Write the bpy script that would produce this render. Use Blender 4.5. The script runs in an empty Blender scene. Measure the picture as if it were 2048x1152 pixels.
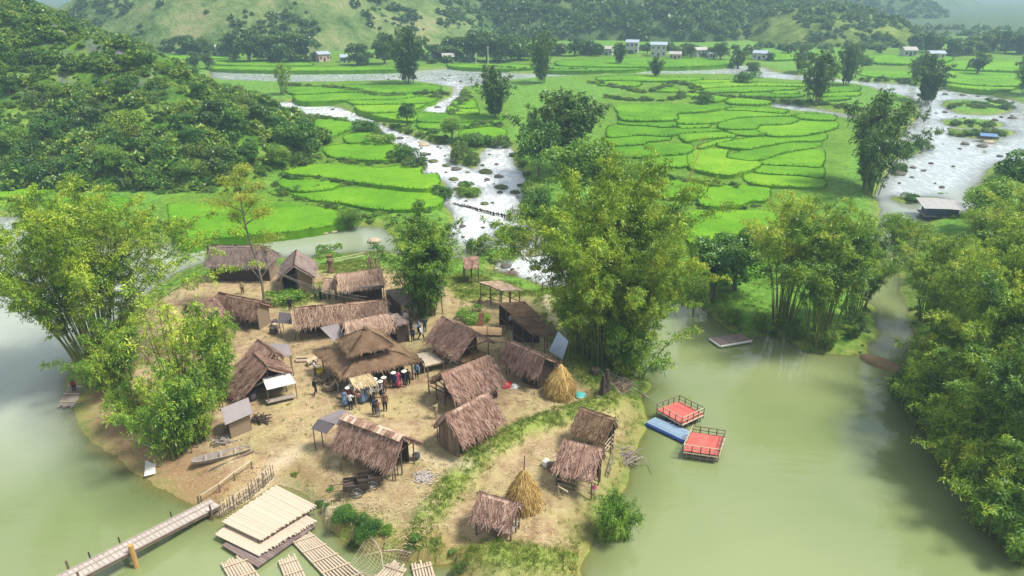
import bpy, math, random
import numpy as np
from mathutils import Vector, Matrix, geometry
R = math.radians
S = bpy.context.scene
COL = S.collection
rng = np.random.default_rng(7)
random.seed(7)

# ------------------------------------------------------------ camera
CAMZ, PITCH, FPX = 34.0, R(23.6), 1365.0
cd = bpy.data.cameras.new('camera'); cam = bpy.data.objects.new('camera', cd); COL.objects.link(cam)
cam.location = (0, 0, CAMZ); cam.rotation_euler = (math.pi/2 - PITCH, 0, 0)
cd.sensor_width = 36; cd.lens = 36*FPX/2048; cd.clip_start = .5; cd.clip_end = 9000
S.camera = cam
# ------------------------------------------------------------ sky, sun, exposure
HAZE = .0005
SUN_EL, SUN_AZ = R(60), R(98)          # azimuth measured from +Y towards +X
w = bpy.data.worlds.new('World'); S.world = w; w.use_nodes = True
nt = w.node_tree; nt.nodes.clear()
def N(nt, t, **k):
    n = nt.nodes.new(t)
    for a, b in k.items(): setattr(n, a, b)
    return n
out = N(nt, 'ShaderNodeOutputWorld'); bg = N(nt, 'ShaderNodeBackground'); bg.inputs[1].default_value = .085
sky = N(nt, 'ShaderNodeTexSky', sky_type='NISHITA', sun_disc=False, sun_elevation=SUN_EL, sun_rotation=SUN_AZ)
sky.dust_density = 2.5; sky.altitude = 300; sky.air_density = 1.0
tc = N(nt, 'ShaderNodeTexCoord'); mp = N(nt, 'ShaderNodeMapping'); mp.inputs['Scale'].default_value = (1, 1, 2.6)
cn = N(nt, 'ShaderNodeTexNoise'); cn.inputs['Scale'].default_value = 2.2; cn.inputs['Detail'].default_value = 6
cr = N(nt, 'ShaderNodeMapRange'); cr.inputs[1].default_value = .38; cr.inputs[2].default_value = .62
cr.inputs[3].default_value = .45; cr.inputs[4].default_value = .95
mx = N(nt, 'ShaderNodeMix', data_type='RGBA'); mx.inputs['B'].default_value = (7.6, 7.9, 8.3, 1)
L = nt.links.new
L(tc.outputs['Generated'], mp.inputs[0]); L(mp.outputs[0], cn.inputs[0]); L(cn.outputs[0], cr.inputs[0])
L(cr.outputs[0], mx.inputs['Factor']); L(sky.outputs[0], mx.inputs['A']); L(mx.outputs['Result'], bg.inputs[0]); L(bg.outputs[0], out.inputs[0])
sd = bpy.data.lights.new('sun', 'SUN'); sd.energy = 4.4; sd.angle = R(13); sd.color = (1, .95, .86)
so = bpy.data.objects.new('sun', sd); COL.objects.link(so)
sdir = Vector((math.sin(SUN_AZ)*math.cos(SUN_EL), math.cos(SUN_AZ)*math.cos(SUN_EL), math.sin(SUN_EL)))
so.rotation_euler = sdir.to_track_quat('Z', 'Y').to_euler(); so.location = (0, 0, 120)
vs = S.view_settings; vs.view_transform = 'Standard'; vs.look = 'None'; vs.exposure = 0.55; vs.gamma = 1
S.cycles.use_denoising = True; S.cycles.max_bounces = 6; S.cycles.diffuse_bounces = 2; S.cycles.glossy_bounces = 2
S.cycles.transmission_bounces = 4; S.cycles.transparent_max_bounces = 8; S.cycles.volume_bounces = 1
S.cycles.sample_clamp_indirect = 6; S.cycles.caustics_reflective = False; S.cycles.caustics_refractive = False

# ------------------------------------------------------------ pixel -> place on the ground (2048 x 1152 pixels)
YK = [0, 85, 108, 125, 150, 200, 255, 320, 400, 700, 3000]
ZK = [0, 0, 1.0, 2.0, 3.0, 4.8, 6.0, 7.4, 8.6, 11, 25]
def WL(Y): return np.interp(Y, YK, ZK)                       # water level down the valley
def ray(x, y):
    a, b = (x-1024)/FPX, -(y-576)/FPX
    return np.array([a, math.cos(PITCH)+b*math.sin(PITCH), -math.sin(PITCH)+b*math.cos(PITCH)])
def atz(x, y, z):
    r = ray(x, y); t = (z-CAMZ)/r[2]
    return Vector((r[0]*t, r[1]*t, z))
def at(x, y, h=1.3):                                          # h above the water level of the place
    z = h
    for _ in range(25): z = .5*z+.5*(WL(atz(x, y, z).y)+h)
    return atz(x, y, z)
def ptop(x, y, Y):                                            # height seen at pixel row y over distance Y
    r = ray(x, y); return CAMZ + r[2]*Y/r[1]
def smooth_poly(pts, n=6, closed=True):
    P = np.array(pts, float); m = len(P); o = []
    for i in range(m if closed else m-1):
        p0, p1, p2, p3 = (P[(i-1) % m], P[i], P[(i+1) % m], P[(i+2) % m]) if closed else (P[max(i-1, 0)], P[i], P[i+1], P[min(i+2, m-1)])
        for t in np.arange(n)/n:
            o.append(.5*((2*p1)+(p2-p0)*t+(2*p0-5*p1+4*p2-p3)*t*t+(3*p1-p0-3*p2+p3)*t**3))
    if not closed: o.append(P[-1])
    return np.array(o)
def wpoly(pts, h=0., n=4, closed=True):
    return np.array([at(x, y, h)[:2] for x, y in smooth_poly(pts, n, closed)])

def seg_dist(P, A, closed):
    d = np.full(len(P), 1e9); m = len(A)
    for i in range(m if closed else m-1):
        a, b = A[i], A[(i+1) % m]; ab = b-a; L2 = max(ab @ ab, 1e-9)
        t = np.clip(((P-a) @ ab)/L2, 0, 1); q = P-(a+t[:, None]*ab)
        d = np.minimum(d, (q*q).sum(1))
    return np.sqrt(d)
def inside(P, A):
    c = np.zeros(len(P), bool); m = len(A); x, y = P[:, 0], P[:, 1]
    for i in range(m):
        (x0, y0), (x1, y1) = A[i], A[(i+1) % m]
        if y0 == y1: continue
        k = ((y0 > y) != (y1 > y)) & (x < (x1-x0)*(y-y0)/(y1-y0)+x0)
        c ^= k
    return c
def sdf(P, A):                                               # negative inside; far points get a coarse value
    lo, hi = A.min(0)-12, A.max(0)+12
    out = np.full(len(P), 12.0)
    k = ((P > lo) & (P < hi)).all(1)
    if k.any():
        Q = P[k]; d = seg_dist(Q, A, True); d[inside(Q, A)] *= -1; out[k] = np.minimum(d, 12.)
    return out
def hash2(i, j, s=0):
    h = (i.astype(np.int64)*374761393 + j.astype(np.int64)*668265263 + s*974634777) & 0xffffffff
    h = ((h ^ (h >> 13))*1274126177) & 0xffffffff
    return ((h ^ (h >> 16)) & 0xffff)/65535.
def vnoise(x, y, s=0):
    x, y = np.asarray(x, float), np.asarray(y, float)
    i, j = np.floor(x), np.floor(y); fx, fy = x-i, y-j
    fx, fy = fx*fx*(3-2*fx), fy*fy*(3-2*fy)
    a, b, c, d = hash2(i, j, s), hash2(i+1, j, s), hash2(i, j+1, s), hash2(i+1, j+1, s)
    return (a+(b-a)*fx)*(1-fy)+(c+(d-c)*fx)*fy
def fbm(x, y, s=0, o=4):
    v, a = 0, .5
    for k in range(o): v = v+a*vnoise(x*2**k, y*2**k, s+k); a *= .5
    return v/(1-.5**o)
def sst(a, b, x):
    t = np.clip((x-a)/(b-a), 0, 1); return t*t*(3-2*t)

# ------------------------------------------------------------ mesh helpers
def mesh_np(name, V, F, mat=None, smooth=False, attrs=None):
    V = np.asarray(V, np.float32); F = np.asarray(F, np.int32); k = F.shape[1]
    me = bpy.data.meshes.new(name)
    me.vertices.add(len(V)); me.vertices.foreach_set('co', V.ravel())
    me.loops.add(F.size); me.loops.foreach_set('vertex_index', F.ravel())
    me.polygons.add(len(F)); me.polygons.foreach_set('loop_start', np.arange(0, F.size, k, dtype=np.int32))
    if smooth: me.polygons.foreach_set('use_smooth', np.ones(len(F), bool))
    for an, av in (attrs or {}).items():
        a = me.attributes.new(an, 'FLOAT_COLOR', 'POINT'); a.data.foreach_set('color', np.asarray(av, np.float32).ravel())
    me.update(calc_edges=True)
    if mat: me.materials.append(mat)
    return me
def link(name, me, parent=None, loc=None, kind=None):
    o = bpy.data.objects.new(name, me); COL.objects.link(o)
    if parent: o.parent = parent
    if loc is not None: o.location = loc
    if kind: o['kind'] = kind
    return o
def tag(o, label, cat, group=None, kind=None):
    o['label'] = label; o['category'] = cat
    if group: o['group'] = group
    if kind: o['kind'] = kind
    return o
def empty(name, loc, label, cat, group=None, rz=0):
    o = bpy.data.objects.new(name, None); COL.objects.link(o); o.location = loc; o.rotation_euler.z = rz
    o.empty_display_size = .2
    return tag(o, label, cat, group)
def dup(root, loc, rz=0, sc=1, label=None):
    r = root.copy(); COL.objects.link(r); r.location = loc; r.rotation_euler = (0, 0, rz)
    r.scale = (sc, sc, sc) if not hasattr(sc, '__len__') else sc
    if label: r['label'] = label
    for ch in root.children:
        c = ch.copy(); COL.objects.link(c); c.parent = r
        for g in ch.children:
            d = g.copy(); COL.objects.link(d); d.parent = c
    return r

class MB:                                                     # collects boxes, beams and quads into one mesh
    def __init__(s): s.V = []; s.F = []
    def add(s, vs, fs):
        b = len(s.V); s.V += [tuple(v) for v in vs]; s.F += [tuple(b+i for i in f) for f in fs]; return s
    def box(s, c, d, rz=0, tilt=None):
        M = Matrix.Rotation(rz, 3, 'Z')
        if tilt is not None: M = M @ tilt
        c = Vector(c)
        vs = [c+M @ Vector((x*d[0]/2, y*d[1]/2, z*d[2]/2)) for x in (-1, 1) for y in (-1, 1) for z in (-1, 1)]
        return s.add(vs, [(0, 1, 3, 2), (4, 6, 7, 5), (0, 4, 5, 1), (2, 3, 7, 6), (0, 2, 6, 4), (1, 5, 7, 3)])
    def beam(s, p, q, r, n=6, r2=None, bend=0):
        p, q = Vector(p), Vector(q); r2 = r if r2 is None else r2
        d = (q-p).normalized(); u = d.orthogonal().normalized(); v = d.cross(u)
        ks = (0, .5, 1) if bend else (0, 1)
        vs = []
        for k in ks:
            rr = r+(r2-r)*k; c = p.lerp(q, k)+Vector((0, 0, bend*(1-abs(2*k-1))))
            vs += [c+rr*(math.cos(a)*u+math.sin(a)*v) for a in (2*math.pi*i/n for i in range(n))]
        fs = [(j*n+i, j*n+(i+1) % n, j*n+n+(i+1) % n, j*n+n+i) for j in range(len(ks)-1) for i in range(n)]
        m = len(ks)-1
        return s.add(vs, fs+[tuple(range(n-1, -1, -1)), tuple(range(m*n, m*n+n))])
    def quad(s, a, b, c, d): return s.add([a, b, c, d], [(0, 1, 2, 3)])
    def slab(s, a, b, c, d, t=.05):                           # a thick sheet through four corners
        a, b, c, d = map(Vector, (a, b, c, d)); n = (b-a).cross(d-a).normalized()*t
        return s.add([a, b, c, d, a-n, b-n, c-n, d-n], [(0, 1, 2, 3), (7, 6, 5, 4), (0, 4, 5, 1), (1, 5, 6, 2), (2, 6, 7, 3), (3, 7, 4, 0)])
    def lathe(s, c, prof, n=16, wob=0):
        vs = []; c = Vector(c)
        for r, z in prof:
            for i in range(n):
                k = 1+wob*(random.random()-.5); a = 2*math.pi*i/n
                vs.append(c+Vector((r*k*math.cos(a), r*k*math.sin(a), z)))
        m = len(prof)
        fs = [(j*n+i, j*n+(i+1) % n, (j+1)*n+(i+1) % n, (j+1)*n+i) for j in range(m-1) for i in range(n)]
        return s.add(vs, fs+[tuple(range(n-1, -1, -1)), tuple(range((m-1)*n, m*n))])
    def mesh(s, name, mat, smooth=False):
        me = bpy.data.meshes.new(name); me.from_pydata(s.V, [], s.F)
        if smooth: me.polygons.foreach_set('use_smooth', np.ones(len(s.F), bool))
        me.materials.append(mat); return me
    def build(s, name, mat, parent=None, smooth=False): return link(name, s.mesh(name, mat, smooth), parent)

# ------------------------------------------------------------ materials
MATS = {}
def ramp(nt, fac, stops):
    r = N(nt, 'ShaderNodeValToRGB'); e = r.color_ramp.elements
    while len(e) < len(stops): e.new(.5)
    for k, (p, c) in zip(e, stops): k.position = p; k.color = (*c, 1)
    nt.links.new(fac, r.inputs[0]); return r.outputs[0]
def mixc(nt, f, a, b, bt='MIX'):
    m = N(nt, 'ShaderNodeMix', data_type='RGBA', blend_type=bt)
    for s, v in (('Factor', f), ('A', a), ('B', b)):
        i = [q for q in m.inputs if q.name == s and q.enabled][0]
        if hasattr(v, 'is_output'): nt.links.new(v, i)
        else: i.default_value = (*v, 1) if hasattr(v, '__len__') else v
    return [q for q in m.outputs if q.enabled][0]
def mth(nt, op, a, b=0, clamp=False):
    m = N(nt, 'ShaderNodeMath', operation=op, use_clamp=clamp)
    for i, v in enumerate((a, b)):
        if hasattr(v, 'is_output'): nt.links.new(v, m.inputs[i])
        else: m.inputs[i].default_value = v
    return m.outputs[0]
def noise(nt, vec, sc, det=5, rough=.55, scale3=None, dist=0):
    if scale3:
        mp = N(nt, 'ShaderNodeMapping'); mp.inputs['Scale'].default_value = scale3; nt.links.new(vec, mp.inputs[0]); vec = mp.outputs[0]
    n = N(nt, 'ShaderNodeTexNoise'); n.inputs['Scale'].default_value = sc; n.inputs['Detail'].default_value = det
    n.inputs['Roughness'].default_value = rough; n.inputs['Distortion'].default_value = dist
    nt.links.new(vec, n.inputs['Vector']); return n.outputs[0]
def new_mat(name):
    m = bpy.data.materials.new(name); m.use_nodes = True; nt = m.node_tree; b = nt.nodes['Principled BSDF']
    b.inputs['Specular IOR Level'].default_value = .25
    return m, nt, b
def bump(nt, b, h, strength=.4, dist=.05):
    n = N(nt, 'ShaderNodeBump'); n.inputs['Strength'].default_value = strength; n.inputs['Distance'].default_value = dist
    nt.links.new(h, n.inputs['Height']); nt.links.new(n.outputs[0], b.inputs['Normal'])
def simple(name, c1, c2=None, sc=6, rough=.85, stretch=None, isl=.35, bmp=.3, metal=0):
    """colour wandering between two tones by noise and from piece to piece"""
    if name in MATS: return MATS[name]
    m, nt, b = new_mat(name); c2 = c2 or tuple(x*.6 for x in c1)
    g = N(nt, 'ShaderNodeNewGeometry'); t = N(nt, 'ShaderNodeTexCoord')
    n = noise(nt, t.outputs['Object'], sc, 5, .6, stretch)
    f = mth(nt, 'ADD', mth(nt, 'MULTIPLY', n, 1.6-isl), mth(nt, 'MULTIPLY', g.outputs['Random Per Island'], isl))
    f = mth(nt, 'SUBTRACT', f, .3, True)
    nt.links.new(mixc(nt, f, c2, c1), b.inputs['Base Color']); b.inputs['Roughness'].default_value = rough; b.inputs['Metallic'].default_value = metal
    if bmp: bump(nt, b, n, bmp, .02)
    MATS[name] = m; return m
def leafmat(name, cols, transl=.35, sc=.25, gain=1):
    """leaves: colour differs from leaf to leaf and drifts through the plant"""
    if name in MATS: return MATS[name]
    m, nt, b = new_mat(name); nt.nodes.remove(b); o = [n for n in nt.nodes if n.type == 'OUTPUT_MATERIAL'][0]
    g = N(nt, 'ShaderNodeNewGeometry'); oi = N(nt, 'ShaderNodeObjectInfo')
    n = noise(nt, g.outputs['Position'], sc*1.6, 4, .6)
    f = mth(nt, 'ADD', mth(nt, 'MULTIPLY', n, 2.3), mth(nt, 'MULTIPLY', g.outputs['Random Per Island'], .5))
    f = mth(nt, 'ADD', f, mth(nt, 'MULTIPLY', oi.outputs['Random'], .25))
    f = mth(nt, 'SUBTRACT', f, .98, True)
    k = len(cols)-1
    c = ramp(nt, f, [(i/k, tuple(v*gain for v in q)) for i, q in enumerate(cols)])
    d = N(nt, 'ShaderNodeBsdfDiffuse'); tr = N(nt, 'ShaderNodeBsdfTranslucent'); ms = N(nt, 'ShaderNodeMixShader')
    gl = N(nt, 'ShaderNodeBsdfGlossy'); gl.inputs['Roughness'].default_value = .45; gl.inputs['Color'].default_value = (.9, .95, .9, 1)
    m2 = N(nt, 'ShaderNodeMixShader'); m2.inputs[0].default_value = .035
    nt.links.new(c, d.inputs[0]); nt.links.new(mixc(nt, 1., c, (1, 1, .5), 'MULTIPLY'), tr.inputs[0])
    ms.inputs[0].default_value = transl
    nt.links.new(d.outputs[0], ms.inputs[1]); nt.links.new(tr.outputs[0], ms.inputs[2])
    nt.links.new(ms.outputs[0], m2.inputs[1]); nt.links.new(gl.outputs[0], m2.inputs[2]); nt.links.new(m2.outputs[0], o.inputs[0])
    MATS[name] = m; return m
# ------------------------------------------------------------ the setting: water and land outlines
WATER = [wpoly(p) for p in [
    # left river and the creek behind the village
    [(-700, 430), (0, 432), (80, 441), (200, 466), (340, 488), (440, 478), (545, 468), (640, 458), (735, 452), (790, 470), (800, 492), (755, 503), (690, 508), (640, 514), (545, 517), (440, 518),
     (330, 560), (230, 640), (150, 720), (132, 770), (152, 815), (170, 860), (222, 910), (300, 965), (362, 995), (405, 1012), (440, 1035), (500, 1000), (562, 968), (632, 1005), (648, 1050), (680, 1076), (715, 1094), (770, 1108), (826, 1122),
     (882, 1126), (908, 1122), (906, 1170), (880, 1300), (700, 1500), (0, 1500), (-900, 1200)],
    # rapids
    [(700, 252), (752, 249), (773, 275), (809, 300), (835, 326), (842, 344), (868, 356), (898, 375), (884, 400), (906, 428), (903, 453), (880, 475), (770, 470), (760, 500), (870, 520), (985, 512), (980, 540), (1021, 550), (1065, 565), (1101, 576), (1141, 572),
     (1230, 600), (1240, 560), (1150, 520), (1127, 512), (1101, 490), (1087, 453), (1055, 432), (1040, 400), (1065, 366), (1030, 330), (1026, 300), (1010, 290), (968, 297), (955, 325), (925, 318), (900, 292), (864, 286), (822, 271), (782, 255), (752, 243), (704, 236)],
    # upper left branch of the rapids
    [(450, 200), (480, 193), (520, 200), (583, 203), (640, 205), (690, 220), (752, 241), (760, 252), (700, 244), (640, 236), (600, 230), (560, 222), (500, 214)],
    # pond and the village's east shore
    [(1164, 1180), (1166, 1130), (1174, 1104), (1184, 1070), (1205, 1050), (1240, 990), (1262, 950), (1270, 905), (1280, 870), (1292, 838), (1284, 800), (1300, 768), (1262, 752), (1236, 735), (1222, 690), (1205, 640), (1200, 590), (1260, 590),
     (1352, 604), (1400, 612), (1439, 650), (1490, 670), (1565, 676), (1612, 702), (1688, 708), (1715, 706), (1740, 720), (1800, 742), (1797, 752), (1812, 806), (1858, 878), (1908, 955), (1955, 998), (1995, 1079), (2036, 1117), (2090, 1180), (2200, 1500), (1200, 1500)],
    # inlet behind the mud bar, from the right river
    [(1735, 704), (1752, 670), (1748, 630), (1726, 575), (1730, 520), (1760, 440), (1778, 400), (1860, 420), (1820, 500), (1800, 560), (1815, 620), (1830, 700), (1808, 733), (1770, 724)],
    # right wide river
    [(1465, 131), (1465, 150), (1597, 163), (1717, 170), (1770, 185), (1826, 200), (1832, 235), (1806, 265), (1795, 300), (1775, 345), (1752, 400), (1790, 424), (1945, 425), (1948, 400), (1960, 360), (1990, 330), (2050, 325), (2400, 330), (2400, 260), (2100, 215),
     (2000, 195), (1930, 184), (1862, 175), (1800, 168), (1717, 162), (1600, 150), (1540, 142)],
    # far river across the valley
    [(430, 141), (560, 143), (700, 146), (800, 145), (845, 140), (930, 137), (1010, 145), (1100, 147), (1200, 145), (1330, 138), (1465, 131), (1540, 137), (1520, 152), (1465, 150), (1380, 150), (1300, 150), (1200, 150), (1080, 157), (990, 165), (965, 172), (900, 174), (860, 168), (800, 163),
     (700, 165), (600, 166), (500, 163), (430, 158)],
    # little fall and pool between the fields
    [(905, 168), (926, 170), (922, 196), (904, 206), (898, 226), (860, 226), (838, 220), (845, 207), (880, 202), (904, 190)],
    # side channel by the terraces
    [(1535, 205), (1560, 206), (1620, 214), (1660, 222), (1720, 232), (1700, 240), (1651, 229), (1590, 222), (1545, 216)],
]]
ISLANDS = [wpoly(p, .3) for p in [
    [(1884, 205), (1905, 198), (1960, 200), (2020, 208), (2015, 222), (1960, 228), (1910, 222)],
    [(1885, 238), (1920, 235), (1990, 240), (2005, 250), (1960, 254), (1900, 250)],
    [(1905, 262), (1960, 256), (2022, 258), (2020, 268), (1980, 274), (1930, 272)],
    [(1760, 285), (1800, 282), (1845, 280), (1850, 292), (1830, 304), (1800, 314), (1755, 318)],
    [(1795, 392), (1840, 390), (1880, 392), (1875, 402), (1800, 402)],
    [(905, 300), (940, 296), (955, 325), (945, 334), (925, 330), (905, 318)],
    [(915, 372), (950, 372), (952, 388), (930, 394), (915, 386)],
    [(985, 462), (1010, 450), (1050, 455), (1062, 470), (1040, 482), (1000, 482)],
    [(1965, 275), (1985, 274), (1990, 280), (1970, 283)],
]]
VILLAGE = wpoly([(545, 530), (640, 530), (720, 520), (800, 540), (860, 560), (960, 545), (1060, 580), (1100, 600), (1120, 680), (1170, 740), (1230, 770), (1270, 800), (1265, 860), (1240, 930), (1190, 1010), (1150, 1120), (1140, 1170),
                 (930, 1170), (880, 1110), (760, 1090), (650, 1030), (560, 950), (430, 1020), (300, 950), (200, 880), (160, 800), (180, 740), (300, 600), (430, 540)], 1.3)
EAST = wpoly([(900, 545), (980, 552), (1080, 585), (1140, 590), (1165, 640), (1150, 700), (1110, 660), (1080, 610), (1020, 590), (940, 600), (900, 575)], 1.3)
BACKGREEN = wpoly([(630, 525), (740, 512), (760, 530), (740, 545), (640, 545)], 1.3)
LAWN = wpoly([(555, 590), (640, 565), (660, 590), (600, 612), (560, 620)], 1.3)
DYKES = [wpoly(p, 1.6, 6, False) for p in [
    [(1100, 590), (1090, 610), (1105, 640), (1135, 680), (1150, 720), (1185, 760), (1215, 780), (1222, 800), (1180, 812), (1120, 832), (1040, 860), (1000, 885), (950, 912), (925, 945), (890, 985), (868, 1010), (850, 1040)],
    [(555, 952), (610, 985), (650, 1010), (720, 1040), (790, 1066), (860, 1085), (960, 1100), (1060, 1112), (1140, 1108), (1180, 1080)],
    [(850, 1040), (835, 1055), (820, 1062), (800, 1068)],
]]
PATHS = [wpoly(p, 1.3, 6, False) for p in [
    [(430, 1010), (470, 985), (520, 945), (540, 920), (590, 900)], [(555, 948), (600, 975), (640, 998), (660, 1008)], [(830, 905), (870, 920), (930, 940)], [(1092, 596), (1096, 620), (1130, 670), (1150, 690)]]]
BEACH = [at(240, 890, 0), at(330, 950, 0), at(170, 820, 0)]
HTOE = np.array([(-330, 96), *[tuple(at(x, y, 1)[:2]) for x, y in [(0, 374), (120, 388), (300, 378), (480, 372), (560, 345), (640, 322), (642, 285), (615, 250), (560, 225), (500, 210), (455, 192), (430, 176)]], (-120, 260), (-330, 300)])

def land(X, Y, masks=False):
    P = np.stack([X, Y], 1)
    jx = (fbm(X*.35, Y*.35, 3)-.5)*1.6; jy = (fbm(X*.35, Y*.35, 11)-.5)*1.6
    Q = P+np.stack([jx, jy], 1)*np.clip(Y/60, .5, 1.5)[:, None]*.7
    d = np.full(len(P), 12.)
    for A in WATER: d = np.minimum(d, sdf(Q, A))
    di = np.full(len(P), 12.)
    for A in ISLANDS: di = np.minimum(di, sdf(Q, A))
    d = np.maximum(d, -di)
    vil = sst(1.5, -2.5, sdf(P, VILLAGE))
    bw = 1.6+2.2*fbm(X*.12, Y*.12, 5); be = np.zeros(len(P))
    for b in BEACH: be = np.maximum(be, np.exp(-((X-b.x)**2+(Y-b.y)**2)/40))
    bw = bw+5*be
    hb = .85+.45*vil
    hb = np.where(di < 2, .55, hb)
    rel = np.where(d > 0, hb*np.clip(d/bw, 0, 1)**.8, -1.1*(1-np.exp(np.minimum(d, 0)*(.42-.30*be))))
    rel = rel+(fbm(X*.9, Y*.9, 9, 3)-.5)*.16*np.where(d > 0, 1, .4)+(fbm(X*4, Y*4, 19, 2)-.5)*.05
    dk = np.zeros(len(P))
    for A in DYKES:
        lo, hi = A.min(0)-4, A.max(0)+4; k = ((P > lo) & (P < hi)).all(1)
        if k.any(): t = seg_dist(Q[k]*.35+P[k]*.65, A, False); dk[k] = np.maximum(dk[k], np.exp(-(t/.95)**2))
    rel = rel+np.where(d > .2, .5*np.minimum(dk*1.4, 1), 0)
    z = WL(Y)+rel
    if not masks: return z
    pa = np.zeros(len(P))
    for A in PATHS:
        lo, hi = A.min(0)-4, A.max(0)+4; k = ((P > lo) & (P < hi)).all(1)
        if k.any(): t = seg_dist(P[k], A, False); pa[k] = np.maximum(pa[k], np.exp(-(t/.7)**2))
    east = np.maximum(np.maximum(sst(1.5, -1., sdf(P, EAST)), sst(1., -1, sdf(P, BACKGREEN))), .8*sst(1, -1, sdf(P, LAWN)))
    gr = np.clip(dk*1.5+east, 0, 1)
    return z, d-2.2*be, vil, gr, pa
def gz(x, y): return float(land(np.array([float(x)]), np.array([float(y)]))[0])
def on(px, py, h=1.3, dz=0):                                   # pixel -> point resting on the modelled ground
    p = at(px, py, h)
    for _ in range(3): p = atz(px, py, gz(p.x, p.y))
    return Vector((p.x, p.y, gz(p.x, p.y)+dz))

def lattice(rows, U, margin=12):
    Yg = rows[:, None]+0*U[None]; Xg = U[None]*(rows[:, None]+margin)
    n, m = Yg.shape; idx = np.arange(n*m).reshape(n, m)
    F = np.stack([idx[:-1, :-1], idx[:-1, 1:], idx[1:, 1:], idx[1:, :-1]], -1).reshape(-1, 4)
    return Xg.ravel(), Yg.ravel(), F
rows = [22.]
while rows[-1] < 380: rows.append(rows[-1]+max(.2, rows[-1]*.0048))
while rows[-1] < 3400: rows.append(rows[-1]*1.05)
rows = np.array(rows)
X, Y, F = lattice(rows, np.linspace(-1.15, 1.15, 560))
z, d, vil, gr, pa = land(X, Y, True)
FIELD = [wpoly(p) for p in [[(1205, 200), (1500, 190), (1720, 235), (1690, 330), (1650, 420), (1500, 540), (1350, 500), (1290, 400), (1215, 330)], [(560, 385), (640, 322), (640, 240), (720, 232), (760, 270), (840, 330), (880, 380), (860, 420), (690, 450), (350, 490), (340, 400)],
    [(700, 200), (1000, 190), (1010, 280), (900, 255), (760, 235)], [(570, 168), (870, 168), (860, 205), (700, 210), (600, 200)], [(1190, 148), (1660, 158), (1680, 205), (1500, 200), (1200, 175)], [(430, 112), (1480, 112), (1480, 135), (1100, 143), (430, 140)], [(1720, 105), (2300, 110), (2300, 190), (2040, 178), (1720, 152)]]]
fld = np.zeros(len(X))
for A in FIELD: fld = np.maximum(fld, sst(2, -2, sdf(np.stack([X, Y], 1), A)))
fld = fld*sst(.6, 2., d)
zone = np.stack([vil, gr, sst(2.4, .2, d+(fbm(X*.7, Y*.7, 31)-.5)*1.6), pa], 1)

def ground_mat():
    m, nt, b = new_mat('ground'); g = N(nt, 'ShaderNodeNewGeometry'); a = N(nt, 'ShaderNodeVertexColor', layer_name='zone')
    sp = N(nt, 'ShaderNodeSeparateColor'); nt.links.new(a.outputs['Color'], sp.inputs[0]); P = g.outputs['Position']
    n1, n2, n3, n4 = noise(nt, P, .16, 4), noise(nt, P, 1.1, 6, .65), noise(nt, P, 7, 4, .7), noise(nt, P, .45, 5, .6)
    dirt = ramp(nt, n2, [(.32, (.185, .115, .062)), (.5, (.31, .218, .126)), (.66, (.43, .325, .205))])
    straw = ramp(nt, n3, [(.35, (.28, .205, .095)), (.5, (.42, .32, .16)), (.68, (.58, .47, .27))])
    dirt = mixc(nt, mth(nt, 'MULTIPLY', ramp(nt, n4, [(.47, (0, 0, 0)), (.62, (1, 1, 1))]), .75), dirt, straw)
    turf = ramp(nt, n3, [(.3, (.10, .15, .025)), (.5, (.19, .27, .045)), (.7, (.34, .36, .10))])
    patch = mth(nt, 'MULTIPLY', ramp(nt, mth(nt, 'ADD', mth(nt, 'MULTIPLY', n1, .65), mth(nt, 'MULTIPLY', n2, .4)), [(.50, (0, 0, 0)), (.62, (1, 1, 1))]), .26)
    wild = ramp(nt, n2, [(.3, (.045, .11, .012)), (.5, (.095, .22, .02)), (.7, (.18, .31, .04))])
    fa_ = N(nt, 'ShaderNodeVertexColor', layer_name='field')
    wild = mixc(nt, mth(nt, 'MULTIPLY', fa_.outputs['Alpha'], .85), wild, ramp(nt, mth(nt, 'ADD', mth(nt, 'MULTIPLY', n2, .6), mth(nt, 'MULTIPLY', n1, .4)), [(.35, (.045, .12, .006)), (.55, (.105, .205, .010)), (.7, (.19, .275, .025))]))
    px_ = N(nt, 'ShaderNodeSeparateXYZ'); nt.links.new(P, px_.inputs[0]); fr_ = N(nt, 'ShaderNodeMapRange'); fr_.inputs[1].default_value = 385; fr_.inputs[2].default_value = 450; nt.links.new(px_.outputs[1], fr_.inputs[0])
    wild = mixc(nt, fr_.outputs[0], wild, ramp(nt, n1, [(.35, (.03, .055, .02)), (.6, (.07, .11, .04))]))
    vilc = mixc(nt, patch, dirt, turf)
    c = mixc(nt, sp.outputs[0], wild, vilc)
    gg = mth(nt, 'MULTIPLY', sp.outputs[1], mth(nt, 'ADD', mth(nt, 'MULTIPLY', n3, 1.2), .3), True)
    c = mixc(nt, gg, c, turf)
    mud = ramp(nt, n3, [(.3, (.15, .085, .04)), (.55, (.29, .18, .085)), (.75, (.40, .28, .15))])
    mf = mth(nt, 'MULTIPLY', sp.outputs[2], ramp(nt, n2, [(.36, (.05, .05, .05)), (.55, (1, 1, 1))]), True)
    c = mixc(nt, mth(nt, 'MULTIPLY', mf, mth(nt, 'ADD', mth(nt, 'MULTIPLY', sp.outputs[0], .6), .4)), c, mud)
    c = mixc(nt, mth(nt, 'MULTIPLY', a.outputs['Alpha'], .75), c, ramp(nt, n3, [(.3, (.42, .34, .22)), (.7, (.60, .51, .36))]))
    nt.links.new(c, b.inputs['Base Color']); b.inputs['Roughness'].default_value = .95
    bump(nt, b, mth(nt, 'ADD', n3, n2), .5, .08)
    return m
link('ground', mesh_np('ground', np.stack([X, Y, z], 1), F, ground_mat(), True, {'zone': zone, 'field': np.stack([fld]*4, 1)}), kind='structure')

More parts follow.
